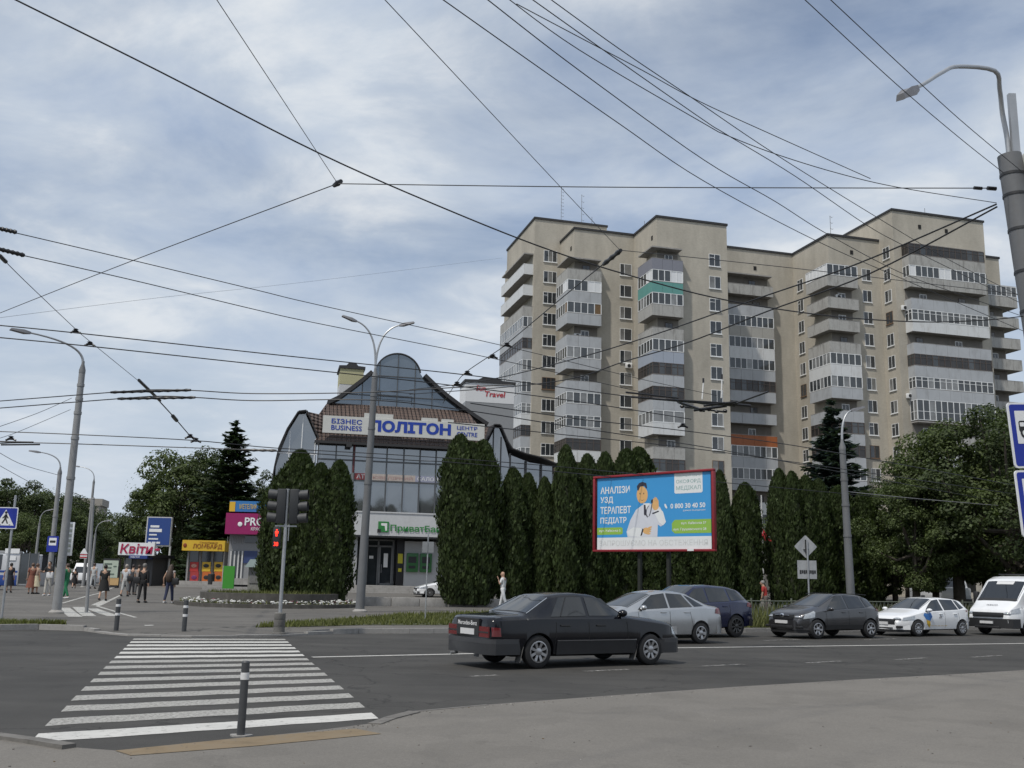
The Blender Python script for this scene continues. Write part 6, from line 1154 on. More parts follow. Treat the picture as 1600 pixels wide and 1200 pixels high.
for i, (px, top, Y, v, sw, l) in enumerate(((-40, 740, 112, 0, 1, 'avenue tree at the far left edge'), (18, 752, 112, 2, .95, 'avenue tree above the trolleybus'), (62, 762, 118, 1, .95, 'avenue tree behind the bus stop pole'), (100, 776, 126, 0, .9, 'avenue tree behind the thick left pole'), (128, 786, 140, 2, .9, 'avenue tree just right of the thick left pole'), (156, 800, 160, 1, .9, 'avenue tree where the dark row drops toward the gap'), (180, 818, 190, 0, .9, 'avenue tree lowest in the row before the gap'), (196, 824, 150, 1, .6, 'small light avenue tree in the gap above the kiosk'), (40, 800, 104, 1, .9, 'low avenue tree directly behind the trolleybus'), (205, 835, 230, 2, 1, 'farthest tree closing the avenue'), (168, 838, 260, 0, 1.3, 'distant trees end of the avenue left'))):
    b = atY(px, 900, Y); h = (11, 11, 12)[v]; s = (atY(px, top, Y).z) / h; put_tree('avenue_tree', l, 'tree', MAP[v], b.x, b.y, s * sw, i * .8, 'dark trees along the avenue', z=.1, sz=s)
for i, (px, top, Y, v, l) in enumerate(((1150, 815, 78, 0, 'shrubby tree seen through the thuja gaps'), (1235, 815, 80, 1, 'low tree behind the twin topped thuja'), (1330, 800, 78, 2, 'low tree behind the lamp pole'), (1420, 800, 82, 0, 'low tree in the shade behind the white hatchback'), (880, 830, 80, 1, 'low tree behind the tall pointed thuja'), (1000, 830, 80, 2, 'low tree behind the billboard'))):
    b = atY(px, 930, Y); h = (11, 11, 12)[v]; s = (atY(px, top, Y).z) / h; put_tree('leafy_tree', l, 'tree', MAP[v], b.x, b.y, s * 1.2, i, 'trees behind the thuja row', z=.4, sz=s)
# distant apartment tower over the avenue trees
for i, (x, y, v, s_) in enumerate(((14, -46, 0, 1.45), (23, -44, 1, 1.55), (33, -47, 2, 1.5), (43, -44, 0, 1.6), (54, -48, 1, 1.5), (64, -45, 2, 1.55), (-18, -52, 1, 1.5), (-34, -50, 2, 1.5))): put_tree('street_tree', 'street tree behind the viewer mirrored in the glass front', 'tree', MAP[v], x, y, s_, i, 'street trees behind the viewer', z=0)
b = atY(122, 905, 235); t = thing('distant_tower', 'pale apartment tower far away above the avenue trees', 'building', (b.x, b.y, 0), .2); zt = atY(122, 778, 235).z
mb = MB(); mb.box(-7, 0, 0, 3, 10, zt - 1.6); mb.box(-3, .5, zt - 1.6, 3.5, 9, zt); mb.box(-7.5, -.2, zt - 1.7, 3.2, .2, zt - 1.3); mb.build('wall', mat('pale far render', (.30, .28, .25), .9, var=.1, scale=.3), t, 0)
mb = MB(); [mb.box(-6.2 + 2.4 * i, -.06, zt - 3.4 - 2.8 * k, -5 + 2.4 * i, .02, zt - 2.2 - 2.8 * k) for i in range(4) for k in range(4)]; kind(mb.build('window', GLASS, t, 0), 'stuff')
# ================================================================ kiosks, boards and the trolleybus
def gnd(px, py):
    z = .15
    for _ in range(12): p = atZ(px, py, z); z = gz(p.x, p.y)
    return Vector((p.x, p.y, z))
def boxpx(mb, xa, ya, xb, yb, Y, d, m=0, off=None):   # upright box whose front fills that part of the view at depth Y
    a, b = atY(xa, yb, Y), atY(xb, ya, Y); o = off or Vector((0, 0, 0)); mb.box(a.x - o.x, Y - o.y, a.z - o.z, b.x - o.x, Y + d - o.y, b.z - o.z, m)
def kiosk(name, label, cat, px, Y): b = atY(px, 915, Y); z = gz(b.x, Y); return thing(name, label, cat, (b.x, Y, z)), Vector((b.x, Y, z))
KG = mat('kiosk grey panel', (.22, .225, .23), .5, var=.08, dirt=((.14, .13, .12), .4, 1.5)); KW = mat('kiosk white frame', (.50, .50, .49), .5, var=.06); MAG = mat('magenta sign', (.27, .008, .10), .4, var=.05)
# cosmetics kiosk
t, o = kiosk('kiosk', 'grey kiosk with a big magenta sign reading PRO beside the dark thujas', 'kiosk', 383, 70); t['group'] = 'kiosks along the plaza'
def txt(mb, s, xa, ya, xb, yb, Y, m, off, bold=.005, shear=0):
    a, b = atY(xa, yb, Y), atY(xb, ya, Y); text_mb(mb, s, a.x - off.x, a.z - off.z, b.x - a.x, b.z - a.z, 0, m, bold, Matrix.Translation((0, Y - off.y, 0)) @ Matrix.Rotation(R(90), 4, 'X') @ Matrix.Identity(4), shear=shear)
mb = MB(); boxpx(mb, 353, 833, 425, 917, 70, 4, 0, o); mb.build('wall', KG, t, 0)
mb = MB(); boxpx(mb, 351, 803, 432, 834, 69.2, 3, 0, o); txt(mb, 'PRO', 382, 809, 414, 821, 69.17, 1, o, .02); txt(mb, 'КРАСА', 392, 824, 412, 829, 69.17, 1, o); a = atY(375, 819, 69.17) - o; mb.ball(a, .16, .02, .16, 12, 8, 1); mb.build('sign', [MAG, SIGNWHITE], t, 0)
mb = MB(); boxpx(mb, 358, 784, 432, 799, 70.5, .4, 0, o); boxpx(mb, 358, 784, 368, 799, 70.47, .02, 2, o); txt(mb, 'МЕТЕЛИК', 374, 788, 402, 795, 70.46, 3, o); mb.build('roof_sign', [mat('sign sky blue', (.03, .17, .42), .4), SIGNWHITE, mat('sign yellow', (.62, .40, .03), .45, var=.04), mat('sign yellow letters', (.55, .42, .06), .45)], t, 0)
mb = MB(); boxpx(mb, 358, 861, 376, 905, 69.93, .1, 0, o); boxpx(mb, 380, 861, 402, 880, 69.94, .1, 1, o); boxpx(mb, 382, 838, 404, 848, 69.92, .1, 0, o); mb.build('door_and_windows', [GLASS, mat('blue shop poster', (.03, .05, .14), .4)], t, 0)
mb = MB(); [boxpx(mb, 359 + 6 * i, 861, 360 + 6 * i, 905, 69.88, .05, 0, o) for i in range(4)]; [boxpx(mb, 355 + 2.6 * i, 838, 356 + 2.6 * i, 849, 69.95, .06, 0, o) for i in range(10)]; mb.build('door_frame', KW, t, 0)
mb = MB(); boxpx(mb, 346, 905, 432, 913, 68.6, 1.5, 0, o); mb.box(-2.4, -1.8, -.1, 3, -.9, .22, 0); mb.build('step', CONC, t, 0)
# pawn shop kiosk
t, o = kiosk('kiosk', 'yellow signed pawn shop kiosk with red and yellow posters between white pillars', 'kiosk', 320, 76); t['group'] = 'kiosks along the plaza'
YS = MATS['sign yellow']
mb = MB(); boxpx(mb, 289, 860, 352, 912, 76.15, 4, 0, o); mb.build('wall', KG, t, 0)
mb = MB(); boxpx(mb, 284, 845, 352, 860, 75.4, 3, 0, o); txt(mb, 'ЛОМБАРД', 301, 850.5, 347, 858, 75.37, 1, o, .01); txt(mb, 'Скарбниця', 312, 846.5, 340, 849.5, 75.37, 1, o); a = atY(289, 852, 75.38) - o; mb.ball(a, .14, .03, .16, 10, 8, 1); mb.build('sign', [YS, mat('sign brown letters', (.22, .045, .012), .4)], t, 0)
mb = MB(); [boxpx(mb, xa, 861, xb, 911, 75.9, .25, 0, o) for xa, xb in ((291, 295.5), (310.5, 314.5), (329.5, 333.5), (347, 350))]; mb.build('pillars', KW, t, 0)
mb = MB()
for i, (xa, c1, c2) in enumerate(((296, 1, 2), (315, 3, 4), (334, 3, 4))):
    boxpx(mb, xa, 861, xa + 14.5, 878, 76.05, .08, 0, o); boxpx(mb, xa, 878, xa + 14.5, 893, 76.05, .08, c1, o); boxpx(mb, xa, 893, xa + 14.5, 909, 76.05, .08, c2, o)
    p = atY(xa + 7, 884, 76.03) - o; mb.ball(p, .22, .02, .14, 10, 6, 5 if c1 == 3 else 6); p = atY(xa + 7, 902, 76.03) - o; mb.ball(p, .2, .02, .15, 10, 6, 5 if i else 7)
mb.build('window_posters', [GLASS, mat('poster red', (.42, .035, .03), .5), mat('poster dark red', (.36, .04, .04), .5), YS, mat('poster orange', (.50, .13, .025), .5), DARK, mat('poster pink', (.5, .25, .2), .5), mat('poster violet', (.16, .03, .13), .5)], t, 0)
mb = MB(); boxpx(mb, 262, 909, 352, 918, 74.6, 1.6, 0, o); boxpx(mb, 262, 914, 352, 921, 74.0, .6, 0, o); mb.build('step', CONC, t, 0)
# flower kiosk
t, o = kiosk('kiosk', 'dark flower kiosk with a white sign in crimson italic letters', 'kiosk', 213, 76); t['group'] = 'kiosks along the plaza'
mb = MB(); boxpx(mb, 190, 868, 240, 918, 76.2, 4, 0, o); boxpx(mb, 186, 866, 240, 870, 75.3, 4.8, 1, o); mb.build('wall', [mat('kiosk dark panel', (.07, .07, .072), .5, var=.15), DARK], t, 0)
mb = MB(); boxpx(mb, 184, 848.5, 242, 867, 75.1, .3, 0, o); txt(mb, 'Квіти', 187, 850, 238, 864.5, 75.06, 1, o, .018, .12); p = atY(246, 859, 75.06) - o; mb.ball(p, .22, .03, .1, 10, 6, 1); mb.build('sign', [SIGNWHITE, mat('crimson letters', (.36, .008, .06), .4)], t, 0)
mb = MB(); boxpx(mb, 201, 868, 230, 872.5, 75.0, 1.2, 0, o); txt(mb, 'КВІТИ', 204, 869, 218, 871.5, 74.97, 1, o); mb.build('blue_awning', [mat('awning blue', (.02, .045, .20), .6), SIGNWHITE], t, 0)
mb = MB(); boxpx(mb, 193, 872, 206, 914, 76.1, .1, 0, o); boxpx(mb, 210, 873, 228, 914, 76.12, .1, 1, o); mb.build('shop_window', [GLASS2, mat('brown shutter', (.12, .105, .09), .5)], t, 0)
# city-light poster board
b = atY(172, 917, 69); z = gz(b.x, 69); t = thing('poster_board', 'pale green lit poster board standing left of the flower kiosk', 'advertising board', (b.x, 69, z)); o = Vector((b.x, 69, z))
mb = MB(); boxpx(mb, 157.5, 873, 187.5, 917, 69, .3, 0, o); mb.box(-.5, .05, -.1, -.3, .25, .2, 0); mb.box(.3, .05, -.1, .5, .25, .2, 0); mb.build('frame', DARK, t, 0)
mb = MB(); boxpx(mb, 159.5, 876, 185.5, 903, 68.97, .03, 0, o); boxpx(mb, 159.5, 903, 185.5, 914, 68.97, .03, 1, o)
for i, (xa, w_, yy) in enumerate(((163, 12, 880), (166, 8, 886), (163, 10, 891), (169, 9, 896), (177, 5, 884), (164, 5, 900))): boxpx(mb, xa, yy, xa + w_, yy + 1.8, 68.95, .02, 2, o)
mb.build('poster', [mat('poster pale green', (.42, .48, .40), .5), mat('poster peach', (.50, .33, .15), .5), mat('poster faded text', (.12, .16, .13), .5)], t, 0)
# blue advertising board
b = atY(248, 915, 79); z = gz(b.x, 79); t = thing('advertising_board', 'tall blue advertising board half hidden by trees above the flower kiosk', 'advertising board', (b.x, 79, z)); o = Vector((b.x, 79, z))
mb = MB(); boxpx(mb, 226, 808, 269, 853, 79, .3, 0, o); p = atY(240, 853, 79) - o; [mb.tube([(x, .1, 0), (x, .1, p.z)], .08, 8) for x in (-.6, .6)]; mb.build('frame', KW, t, 0)
mb = MB(); boxpx(mb, 228, 809.5, 267.5, 851, 78.96, .05, 0, o); [txt(mb, s_, xa, ya, xb, yb, 78.93, 1, o) for s_, xa, ya, xb, yb in (('УМАНЬ', 234, 820, 250, 824.5), ('МОСКІТНІ', 233, 826, 254, 831), ('СІТКИ', 233, 834, 246, 837), ('вікна двері', 232, 841, 248, 844), ('098 00 00', 231, 847, 250, 850.5))] if False else [boxpx(mb, xa, ya, xb, yb, 78.94, .03, 1, o) for xa, ya, xb, yb in ((235, 821, 249, 824), (233, 826.5, 253, 831), (233, 834.5, 245, 836.5), (232, 841, 247, 843), (231, 846.5, 236, 849.5), (237, 846.5, 243, 849.5), (244, 846.5, 250, 849.5))]; mb.build('poster', [mat('poster deep blue', (.018, .055, .22), .45, var=.05), SIGNWHITE], t, 0)
# green board and the little notice house
p = gnd(357, 924); t = thing('green_board', 'plain bright green board on a short black post by the flower bed', 'board', p); Yg = p.y; mb = MB(); boxpx(mb, 347, 884.5, 367, 919.5, Yg, .12, 0, p); mb.build('board', mat('bright green board', (.045, .26, .025), .45, var=.05), t, 0); mb = MB(); mb.box(-.12, .02, -.05, .12, .1, .35); mb.build('post', DARK, t, 0)
p = gnd(398, 935); p.y = 53.5; p.x = atY(398, 920, 53.5).x; p.z = gz(p.x, 53.5); t = thing('notice_house', 'small grey notice stand with a pitched metal roof behind the flower bed', 'notice stand', p); mb = MB(); boxpx(mb, 386, 885, 411, 926, 53.5, .5, 0, p); mb.build('body', mat('weathered plaster', (.20, .20, .18), .85, var=.15, dirt=((.10, .10, .07), .6, 3)), t, 0)
a, b = atY(383, 886, 53.3) - p, atY(414, 874, 53.3) - p; mb = MB(); mb.add([(a.x, -.25, a.z), (b.x, -.25, a.z), (b.x - .12, .3, b.z), (a.x + .12, .3, b.z), (a.x, .85, a.z), (b.x, .85, a.z)], [(0, 1, 2, 3), (3, 2, 5, 4), (0, 3, 4), (1, 5, 2), (0, 4, 5, 1)]); mb.build('roof', mat('grey green roof sheet', (.15, .19, .18), .5, metal=.2), t, 0); mb = MB(); boxpx(mb, 389, 893, 408, 911, 53.46, .04, 0, p); mb.build('notice_glass', GLASS2, t, 0)
def bin_(label, px, py, w_, h):
    p = gnd(px, py); t = thing('litter_bin', label, 'bin', p, group='black litter bins'); mb = MB(); mb.lathe([(w_ * .42, .12), (w_ * .5, .15), (w_ * .5, h), (w_ * .44, h + .03)], 14); mb.build('bucket', DARK, t); mb = MB(); mb.tube([(0, w_ * .5, 0), (0, w_ * .5, h + .1)], .03, 6); mb.build('post', GREY_METAL, t)
bin_('black litter bin in front of the pawn shop kiosk posters', 329, 917, .5, .95)
# trolleybus
Yb = 70; b = atY(58, 925, Yb); Lb = 11.5; t = thing('trolleybus', 'white trolleybus with a blue lower band waiting at the stop on the left', 'trolleybus', (b.x - Lb, Yb, .12)); s_ = 1.0
zt = atY(40, 866, Yb).z - .12; mb = MB(); mb.rbox(0, 0, .32, Lb, 2.5, zt, .16); mb.build('body', mat('trolleybus white', (.50, .51, .53), .4, var=.06, dirt=((.3, .29, .27), .4, 1.2)), t)
mb = MB(); mb.rbox(-.012, -.014, .34, Lb - 1.5, 1.2, 1.05, .02); mb.rbox(-.012, -.012, 1.22, Lb - 1.5, 1.2, 1.36, .01); mb.build('blue_band', mat('trolleybus blue', (.02, .06, .26), .4, var=.06), t)
mb = MB(); [mb.box(.3 + i * 1.45, -.02, 1.42, 1.6 + i * 1.45, .02, 2.45) for i in range(6)]; [mb.box(xa, -.02, .48, xa + 1.2, .02, 2.55) for xa in (Lb - 1.35,)]; mb.box(Lb - .01, .25, 1.3, Lb + .015, 2.25, 2.5); mb.build('window', GLASS, t, 0)
mb = MB(); [mb.box(Lb - 1.42 + i * .62, -.05, .4, Lb - 1.36 + i * .62, .0, 2.65) for i in range(3)]; mb.box(Lb - 2.2, -.05, 2.05, Lb - 1.7, -.022, 2.35, 1); mb.box(Lb - 2.5, -.04, 2.52, Lb - 1.5, -.015, 2.85, 1); mb.build('door_frame', [GREY_METAL, SIGNWHITE], t, 0)
mb = MB(); mb.rbox(3, .5, zt - .02, 6.2, 2, zt + .32, .06); mb.rbox(7.3, .6, zt - .02, 9.3, 1.9, zt + .22, .05); mb.build('roof_equipment', KG, t)
for dy in (.9, 1.6): mb = MB(); mb.tube([(6.4, dy, zt + .3), (3.0, dy + .1, zt + 1.6), (-.4, dy + .1, zt + 2.7)], .035, 6); mb.build('trolley_pole', DARK, t)
for x in (2.4, 8.4):
    mb = MB(); mb.lathe([(.3, -.14), (.48, -.14), (.48, .14), (.3, .14)], 24, 0, Matrix.Translation((x, .12, .48)), axis='y'); mb.lathe([(.27, -.12), (.05, -.16), (.01, -.16)], 16, 1, Matrix.Translation((x, .12, .48)), axis='y'); mb.build('wheel', [TYRE, GREY_METAL], t)
# distant white vans behind the pedestrians and behind the lindens
def far_van(label, px, py, Y, w_, h, d, hd=0, cat='van', group='parked vans far away'):
    b = atY(px, py, Y); t = thing('parked_van', label, cat, (b.x, Y, gz(b.x, Y) + .01), hd, group); mb = MB(); mb.rbox(-w_ / 2, 0, .3, w_ / 2, d, h * .55, .1); mb.add([(-w_ / 2 + .05, .4, h * .54), (w_ / 2 - .05, .4, h * .54), (w_ / 2 - .12, .9, h), (-w_ / 2 + .12, .9, h), (-w_ / 2 + .05, d - .05, h * .54), (w_ / 2 - .05, d - .05, h * .54), (w_ / 2 - .12, d - .1, h), (-w_ / 2 + .12, d - .1, h)], [(0, 1, 2, 3), (2, 6, 7, 3), (1, 5, 6, 2), (0, 3, 7, 4), (5, 4, 7, 6)]); mb.build('body', WHT, t)
    mb = MB(); mb.add([(-w_ / 2 + .18, .43 - .02, h * .57), (w_ / 2 - .18, .41, h * .57), (w_ / 2 - .24, .82, h * .92), (-w_ / 2 + .24, .82, h * .92)], [(0, 1, 2, 3)]); mb.build('windscreen', CARGLASS, t, 0); mb = MB(); mb.rbox(-w_ / 2 - .01, -.05, .28, w_ / 2 + .01, .2, .55, .03); mb.build('bumper', DARK, t)
    for x in (-w_ / 2 + .1, w_ / 2 - .1):
        for y in (.8, d - .8): mb = MB(); mb.lathe([(.2, -.1), (.33, -.1), (.33, .1), (.2, .1)], 16, 0, Matrix.Translation((x, y, .33)) @ Matrix.Rotation(R(90), 4, 'Z'), axis='y'); mb.build('wheel', TYRE, t)
far_van('white van far down the avenue behind the pedestrians', 124, 912, 100, 2.0, 2.2, 4.8); far_van('white car roof glimpsed between the dark man and the sitting woman', 238, 905, 120, 1.8, 1.6, 4.2)
far_van('white van parked deep under the linden trees', 1494, 925, 66, 2.0, 2.3, 5.2)
b = atY(1495, 900, 74); t = thing('market_stall', 'white and blue stall glimpsed between the linden trunks', 'stall', (b.x, 74, gz(b.x, 74))); o = Vector((b.x, 74, gz(b.x, 74))); mb = MB(); boxpx(mb, 1476, 880, 1526, 893, 74, 3, 0, o); mb.build('upper_wall', WHITE, t, 0); mb = MB(); boxpx(mb, 1474, 893, 1528, 901, 73.8, 3.4, 0, o); mb.build('blue_awning', mat('stall blue', (.05, .16, .30), .5), t, 0); mb = MB(); boxpx(mb, 1478, 901, 1524, 925, 74.1, 2.8, 0, o); mb.build('counter', BRICK2, t, 0)
b = atY(1198, 830, 70); t = thing('red_banner', 'red and white cloth banner showing in the gap between two thujas', 'banner', b); mb = MB(); mb.add([(-.75, 0, .75), (-.5, .02, .65), (-.05, .05, -.2), (.45, .02, -.75), (.1, 0, -.9), (-.5, -.03, -.1)], [(0, 1, 2, 5), (2, 3, 4, 5)]); mb.add([(-.75, .1, .75), (-.5, .12, .65), (-.05, .15, -.2), (.45, .12, -.75), (.1, .1, -.9), (-.5, .07, -.1)], [(0, 1, 2, 5), (2, 3, 4, 5)]); mb.build('cloth', mat('red cloth', (.42, .02, .03), .7), t, 0); mb = MB(); mb.tube([(-.3, .05, -4.5), (-.3, .05, 2.5)], .05, 6); mb.build('pole', KW, t)
# ================================================================ people
def skin(V, E_, rad, root=0, sub=1):
    me = bpy.data.meshes.new('skin'); me.from_pydata(V, E_, []); o = bpy.data.objects.new('skin', me); COL.objects.link(o); m = o.modifiers.new('s', 'SKIN'); m.use_smooth_shade = True
    for i, r in enumerate(rad): d = me.skin_vertices[0].data[i]; d.radius = (r, r) if isinstance(r, float) else r; d.use_root = (i == root)
    s = o.modifiers.new('u', 'SUBSURF'); s.levels = s.render_levels = sub; return o
def bake(jobs):
    dg = bpy.context.evaluated_depsgraph_get(); out = []
    for o in jobs: me = bpy.data.meshes.new_from_object(o.evaluated_get(dg)); out.append(([v.co.copy() for v in me.vertices], [tuple(p.vertices) for p in me.polygons])); bpy.data.meshes.remove(me); bpy.data.objects.remove(o)
    return out
def limb(a, ang, side, L): return a + Vector((side, math.sin(ang), -math.cos(ang))) * L
def skeleton(ps):
    J = {}; st = ps.get('stride', 0.0); lean = ps.get('lean', 0.0)
    J['pel'] = Vector((0, 0, .94)); J['sp'] = Vector((0, .01 + lean * .4, 1.12)); J['ch'] = Vector((0, .0 + lean * .8, 1.31)); J['nk'] = Vector((0, .01 + lean, 1.47)); J['hb'] = Vector((0, .03 + lean * 1.2, 1.56)); J['ht'] = Vector((0, .02 + lean * 1.3, 1.67))
    for s, n in ((1, 'r'), (-1, 'l')):
        J['sh' + n] = J['ch'] + Vector((s * .175, 0, .10)); aa = ps.get('arm' + n, (-.35 * st * s, .25)); J['el' + n] = limb(J['sh' + n], aa[0], s * (aa[2] if len(aa) > 2 else .12), .29); J['wr' + n] = limb(J['el' + n], aa[0] + aa[1], s * .02, .25)
        J['hp' + n] = Vector((s * .088, 0, .90)); a = st * s; J['kn' + n] = limb(J['hp' + n], a, s * .01, .42); bend = (.55 if a < 0 else .05) * abs(st) * 1.6; J['an' + n] = limb(J['kn' + n], a - bend, 0, .40); J['to' + n] = J['an' + n] + Vector((0, .15, -.045))
    low = min(J['anr'].z, J['anl'].z) - .085
    for k in J: J[k].z -= low
    return J
def person(label, px, py, hgt_, face, ps, top, bottom, hair, skinc=(.42, .26, .18), dress=None, sleeves=0.5, legs=1.0, shoes=(.03, .03, .03), bag=None, longhair=False, hat=None, group='pedestrians on the plaza', P=None, dresstop=None):
    p = P or gnd(px, py); return dict(label=label, p=p, h=hgt_, face=face, J=skeleton(ps), ps=ps, top=top, bottom=bottom, hair=hair, skinc=skinc, dress=dress, sleeves=sleeves, legs=legs, shoes=shoes, bag=bag, longhair=longhair, hat=hat, group=group)
AW = R(0)
W_ = dict(stride=.38); S_ = dict(stride=.06)
white_p = atY(786, 930, 47.6); white_p.z = gz(white_p.x, 47.6)
red_p = atY(1197, 945, 44.5); red_p.z = gz(red_p.x, 44.5)
FOLK = [person('person in a dark navy coat and skirt by the trolleybus door', 13, 926, 1.68, R(10), dict(stride=.12, arml=(-.2, .2, .5)), (.012, .014, .022), (.012, .014, .022), (.02, .015, .012), dress=.62, legs=0),
    person('person in a rust red patterned dress among the group at the stop', 47, 928, 1.66, R(30), S_, (.20, .075, .05), (.20, .075, .05), (.10, .06, .04), dress=.35, legs=0),
    person('person in a cream skirt and pale top at the stop', 54, 928, 1.64, R(-20), S_, (.33, .24, .19), (.52, .46, .32), (.12, .07, .05), dress=.42, legs=0, dresstop=1),
    person('person in a black shirt and light trousers carrying a white bag', 73, 931, 1.76, R(180), dict(stride=.10, armr=(.6, 1.2), arml=(.5, 1.3)), (.012, .012, .013), (.46, .44, .40), (.015, .012, .01), bag=('white', -1), shoes=(.55, .55, .55)),
    person('person in a bright green suit half behind the thick left pole', 101, 936, 1.68, R(80), dict(stride=.2, armr=(.3, 1.0)), (.02, .17, .075), (.02, .17, .075), (.06, .035, .025), sleeves=1.0, shoes=(.5, .5, .5), bag=('white', 1)),
    person('person in a black dress walking behind the green suited one', 115, 920, 1.66, R(20), W_, (.014, .013, .014), (.014, .013, .014), (.05, .03, .02), dress=.62, legs=0),
    person('person in pale clothes far off beside the poster board', 144, 922, 1.66, R(0), dict(stride=.2), (.45, .46, .46), (.42, .43, .43), (.05, .035, .03)),
    person('person in a short black dress with bare legs walking away on the bike lane', 160, 939, 1.68, R(8), dict(stride=.28), (.012, .012, .012), (.012, .012, .012), (.012, .01, .01), dress=.72, legs=0, skinc=(.46, .33, .26)),
    person('person in a white shirt and pale shorts carrying bags before the flower kiosk', 194, 932, 1.72, R(0), dict(stride=.25), (.52, .53, .55), (.38, .38, .37), (.30, .27, .24), legs=.75, bag=('dark', 1)),
    person('person in dark clothes walking just right of the white shirted one', 205, 926, 1.70, R(0), S_, (.05, .05, .055), (.03, .03, .035), (.03, .02, .02)),
    person('person in a beige top half hidden behind the man in black', 214, 926, 1.68, R(0), S_, (.26, .22, .20), (.10, .10, .10), (.05, .03, .02)),
    person('person all in black with grey hair walking away', 221, 942, 1.76, R(-5), dict(stride=.16), (.011, .011, .012), (.010, .010, .011), (.16, .15, .14), sleeves=1.0, bag=('dark', -1)),
    person('person with long brown hair in jeans carrying a black shoulder bag', 263, 943, 1.74, R(-10), dict(stride=.2, arml=(-.1, .3, .45)), (.36, .33, .32), (.022, .028, .065), (.055, .036, .024), sleeves=.1, longhair=True, bag=('dark', 1), skinc=(.5, .36, .29), shoes=(.5, .5, .5)),
    person('bald person in a white shirt and trousers walking behind the black saloon', 0, 0, 1.76, R(70), dict(stride=.25, arml=(.35, 2.5, .02)), (.68, .69, .70), (.62, .63, .64), None, P=white_p, group='pedestrians by the hedge', skinc=(.42, .24, .17)),
    person('person in a red vest crouched behind the fence by the hedge', 0, 0, 1.60, R(60), dict(stride=.1, lean=.10), (.36, .035, .03), (.12, .10, .09), (.22, .21, .20), P=red_p, group='pedestrians by the hedge')]
jobs = []
for f in FOLK:
    J = f['J']; names = ['pel', 'sp', 'ch', 'nk', 'hb', 'ht', 'shr', 'elr', 'wrr', 'shl', 'ell', 'wrl', 'hpr', 'knr', 'anr', 'tor', 'hpl', 'knl', 'anl', 'tol']; ix = {n: i for i, n in enumerate(names)}
    ed = [(ix[a], ix[b]) for a, b in (('pel', 'sp'), ('sp', 'ch'), ('ch', 'nk'), ('nk', 'hb'), ('hb', 'ht'), ('ch', 'shr'), ('shr', 'elr'), ('elr', 'wrr'), ('ch', 'shl'), ('shl', 'ell'), ('ell', 'wrl'), ('pel', 'hpr'), ('hpr', 'knr'), ('knr', 'anr'), ('anr', 'tor'), ('pel', 'hpl'), ('hpl', 'knl'), ('knl', 'anl'), ('anl', 'tol'))]
    rad = [(.15, .11), (.135, .10), (.15, .11), .058, (.082, .095), (.075, .09), .062, .042, .028, .062, .042, .028, .088, .058, .040, .034, .088, .058, .040, .034]
    jobs.append(skin([J[n] for n in names], ed, [(float(r), float(r)) if isinstance(r, float) else r for r in rad]))
    # top garment
    V = [J['pel'] + Vector((0, 0, -.08)), J['sp'], J['ch'], J['nk'] - Vector((0, 0, .05)), J['shr'], J['shl']]; E2 = [(0, 1), (1, 2), (2, 3), (2, 4), (2, 5)]; r2 = [(.178, .138), (.155, .12), (.168, .128), (.075, .075), (.078, .078), (.078, .078)]
    sl = f['sleeves']
    for n, i in (('r', 4), ('l', 5)):
        if sl > .05:
            k = len(V); V.append(J['sh' + n].lerp(J['el' + n], min(1, sl * 1.6))); E2.append((i, k)); r2.append((.062, .062))
            if sl >= 1: V.append(J['wr' + n]); E2.append((k, k + 1)); r2.append((.042, .042))
    jobs.append(skin(V, E2, r2))
    if f['legs'] > 0:
        V = [J['pel'] + Vector((0, 0, .14)), J['pel'] - Vector((0, 0, .03))]; E3 = [(0, 1)]; r3 = [(.158, .118), (.160, .125)]
        for n in 'rl':
            k = len(V); e = J['kn' + n].lerp(J['an' + n], max(0, min(.95, f['legs'] * 2 - 1))); V += [J['hp' + n], J['kn' + n], e]; E3 += [(1, k), (k, k + 1), (k + 1, k + 2)]; r3 += [(.102, .102), (.075, .075), (.062, .062)]
        jobs.append(skin(V, E3, r3))
baked = bake(jobs); bi = 0
def hand(mb, w, e, m=0):
    d = (w - e).normalized(); s = Vector((1, 0, 0)); q = Matrix((s, d, s.cross(d))).transposed().to_4x4(); q.translation = w
    mb.rbox(-.04, .0, -.014, .04, .095, .014, .01, m, q)
    for i, (x, l) in enumerate(((-.031, .062), (-.010, .078), (.011, .072), (.031, .055))): mb.tube([(x, .09, 0), (x * 1.05, .09 + l * .55, -.006), (x * 1.05, .09 + l, -.022)], [.0095, .0088, .006], 6, m, True, q)
    mb.tube([(-.036, .03, 0), (-.066, .062, -.008), (-.072, .092, -.014)], [.012, .010, .007], 6, m, True, q)
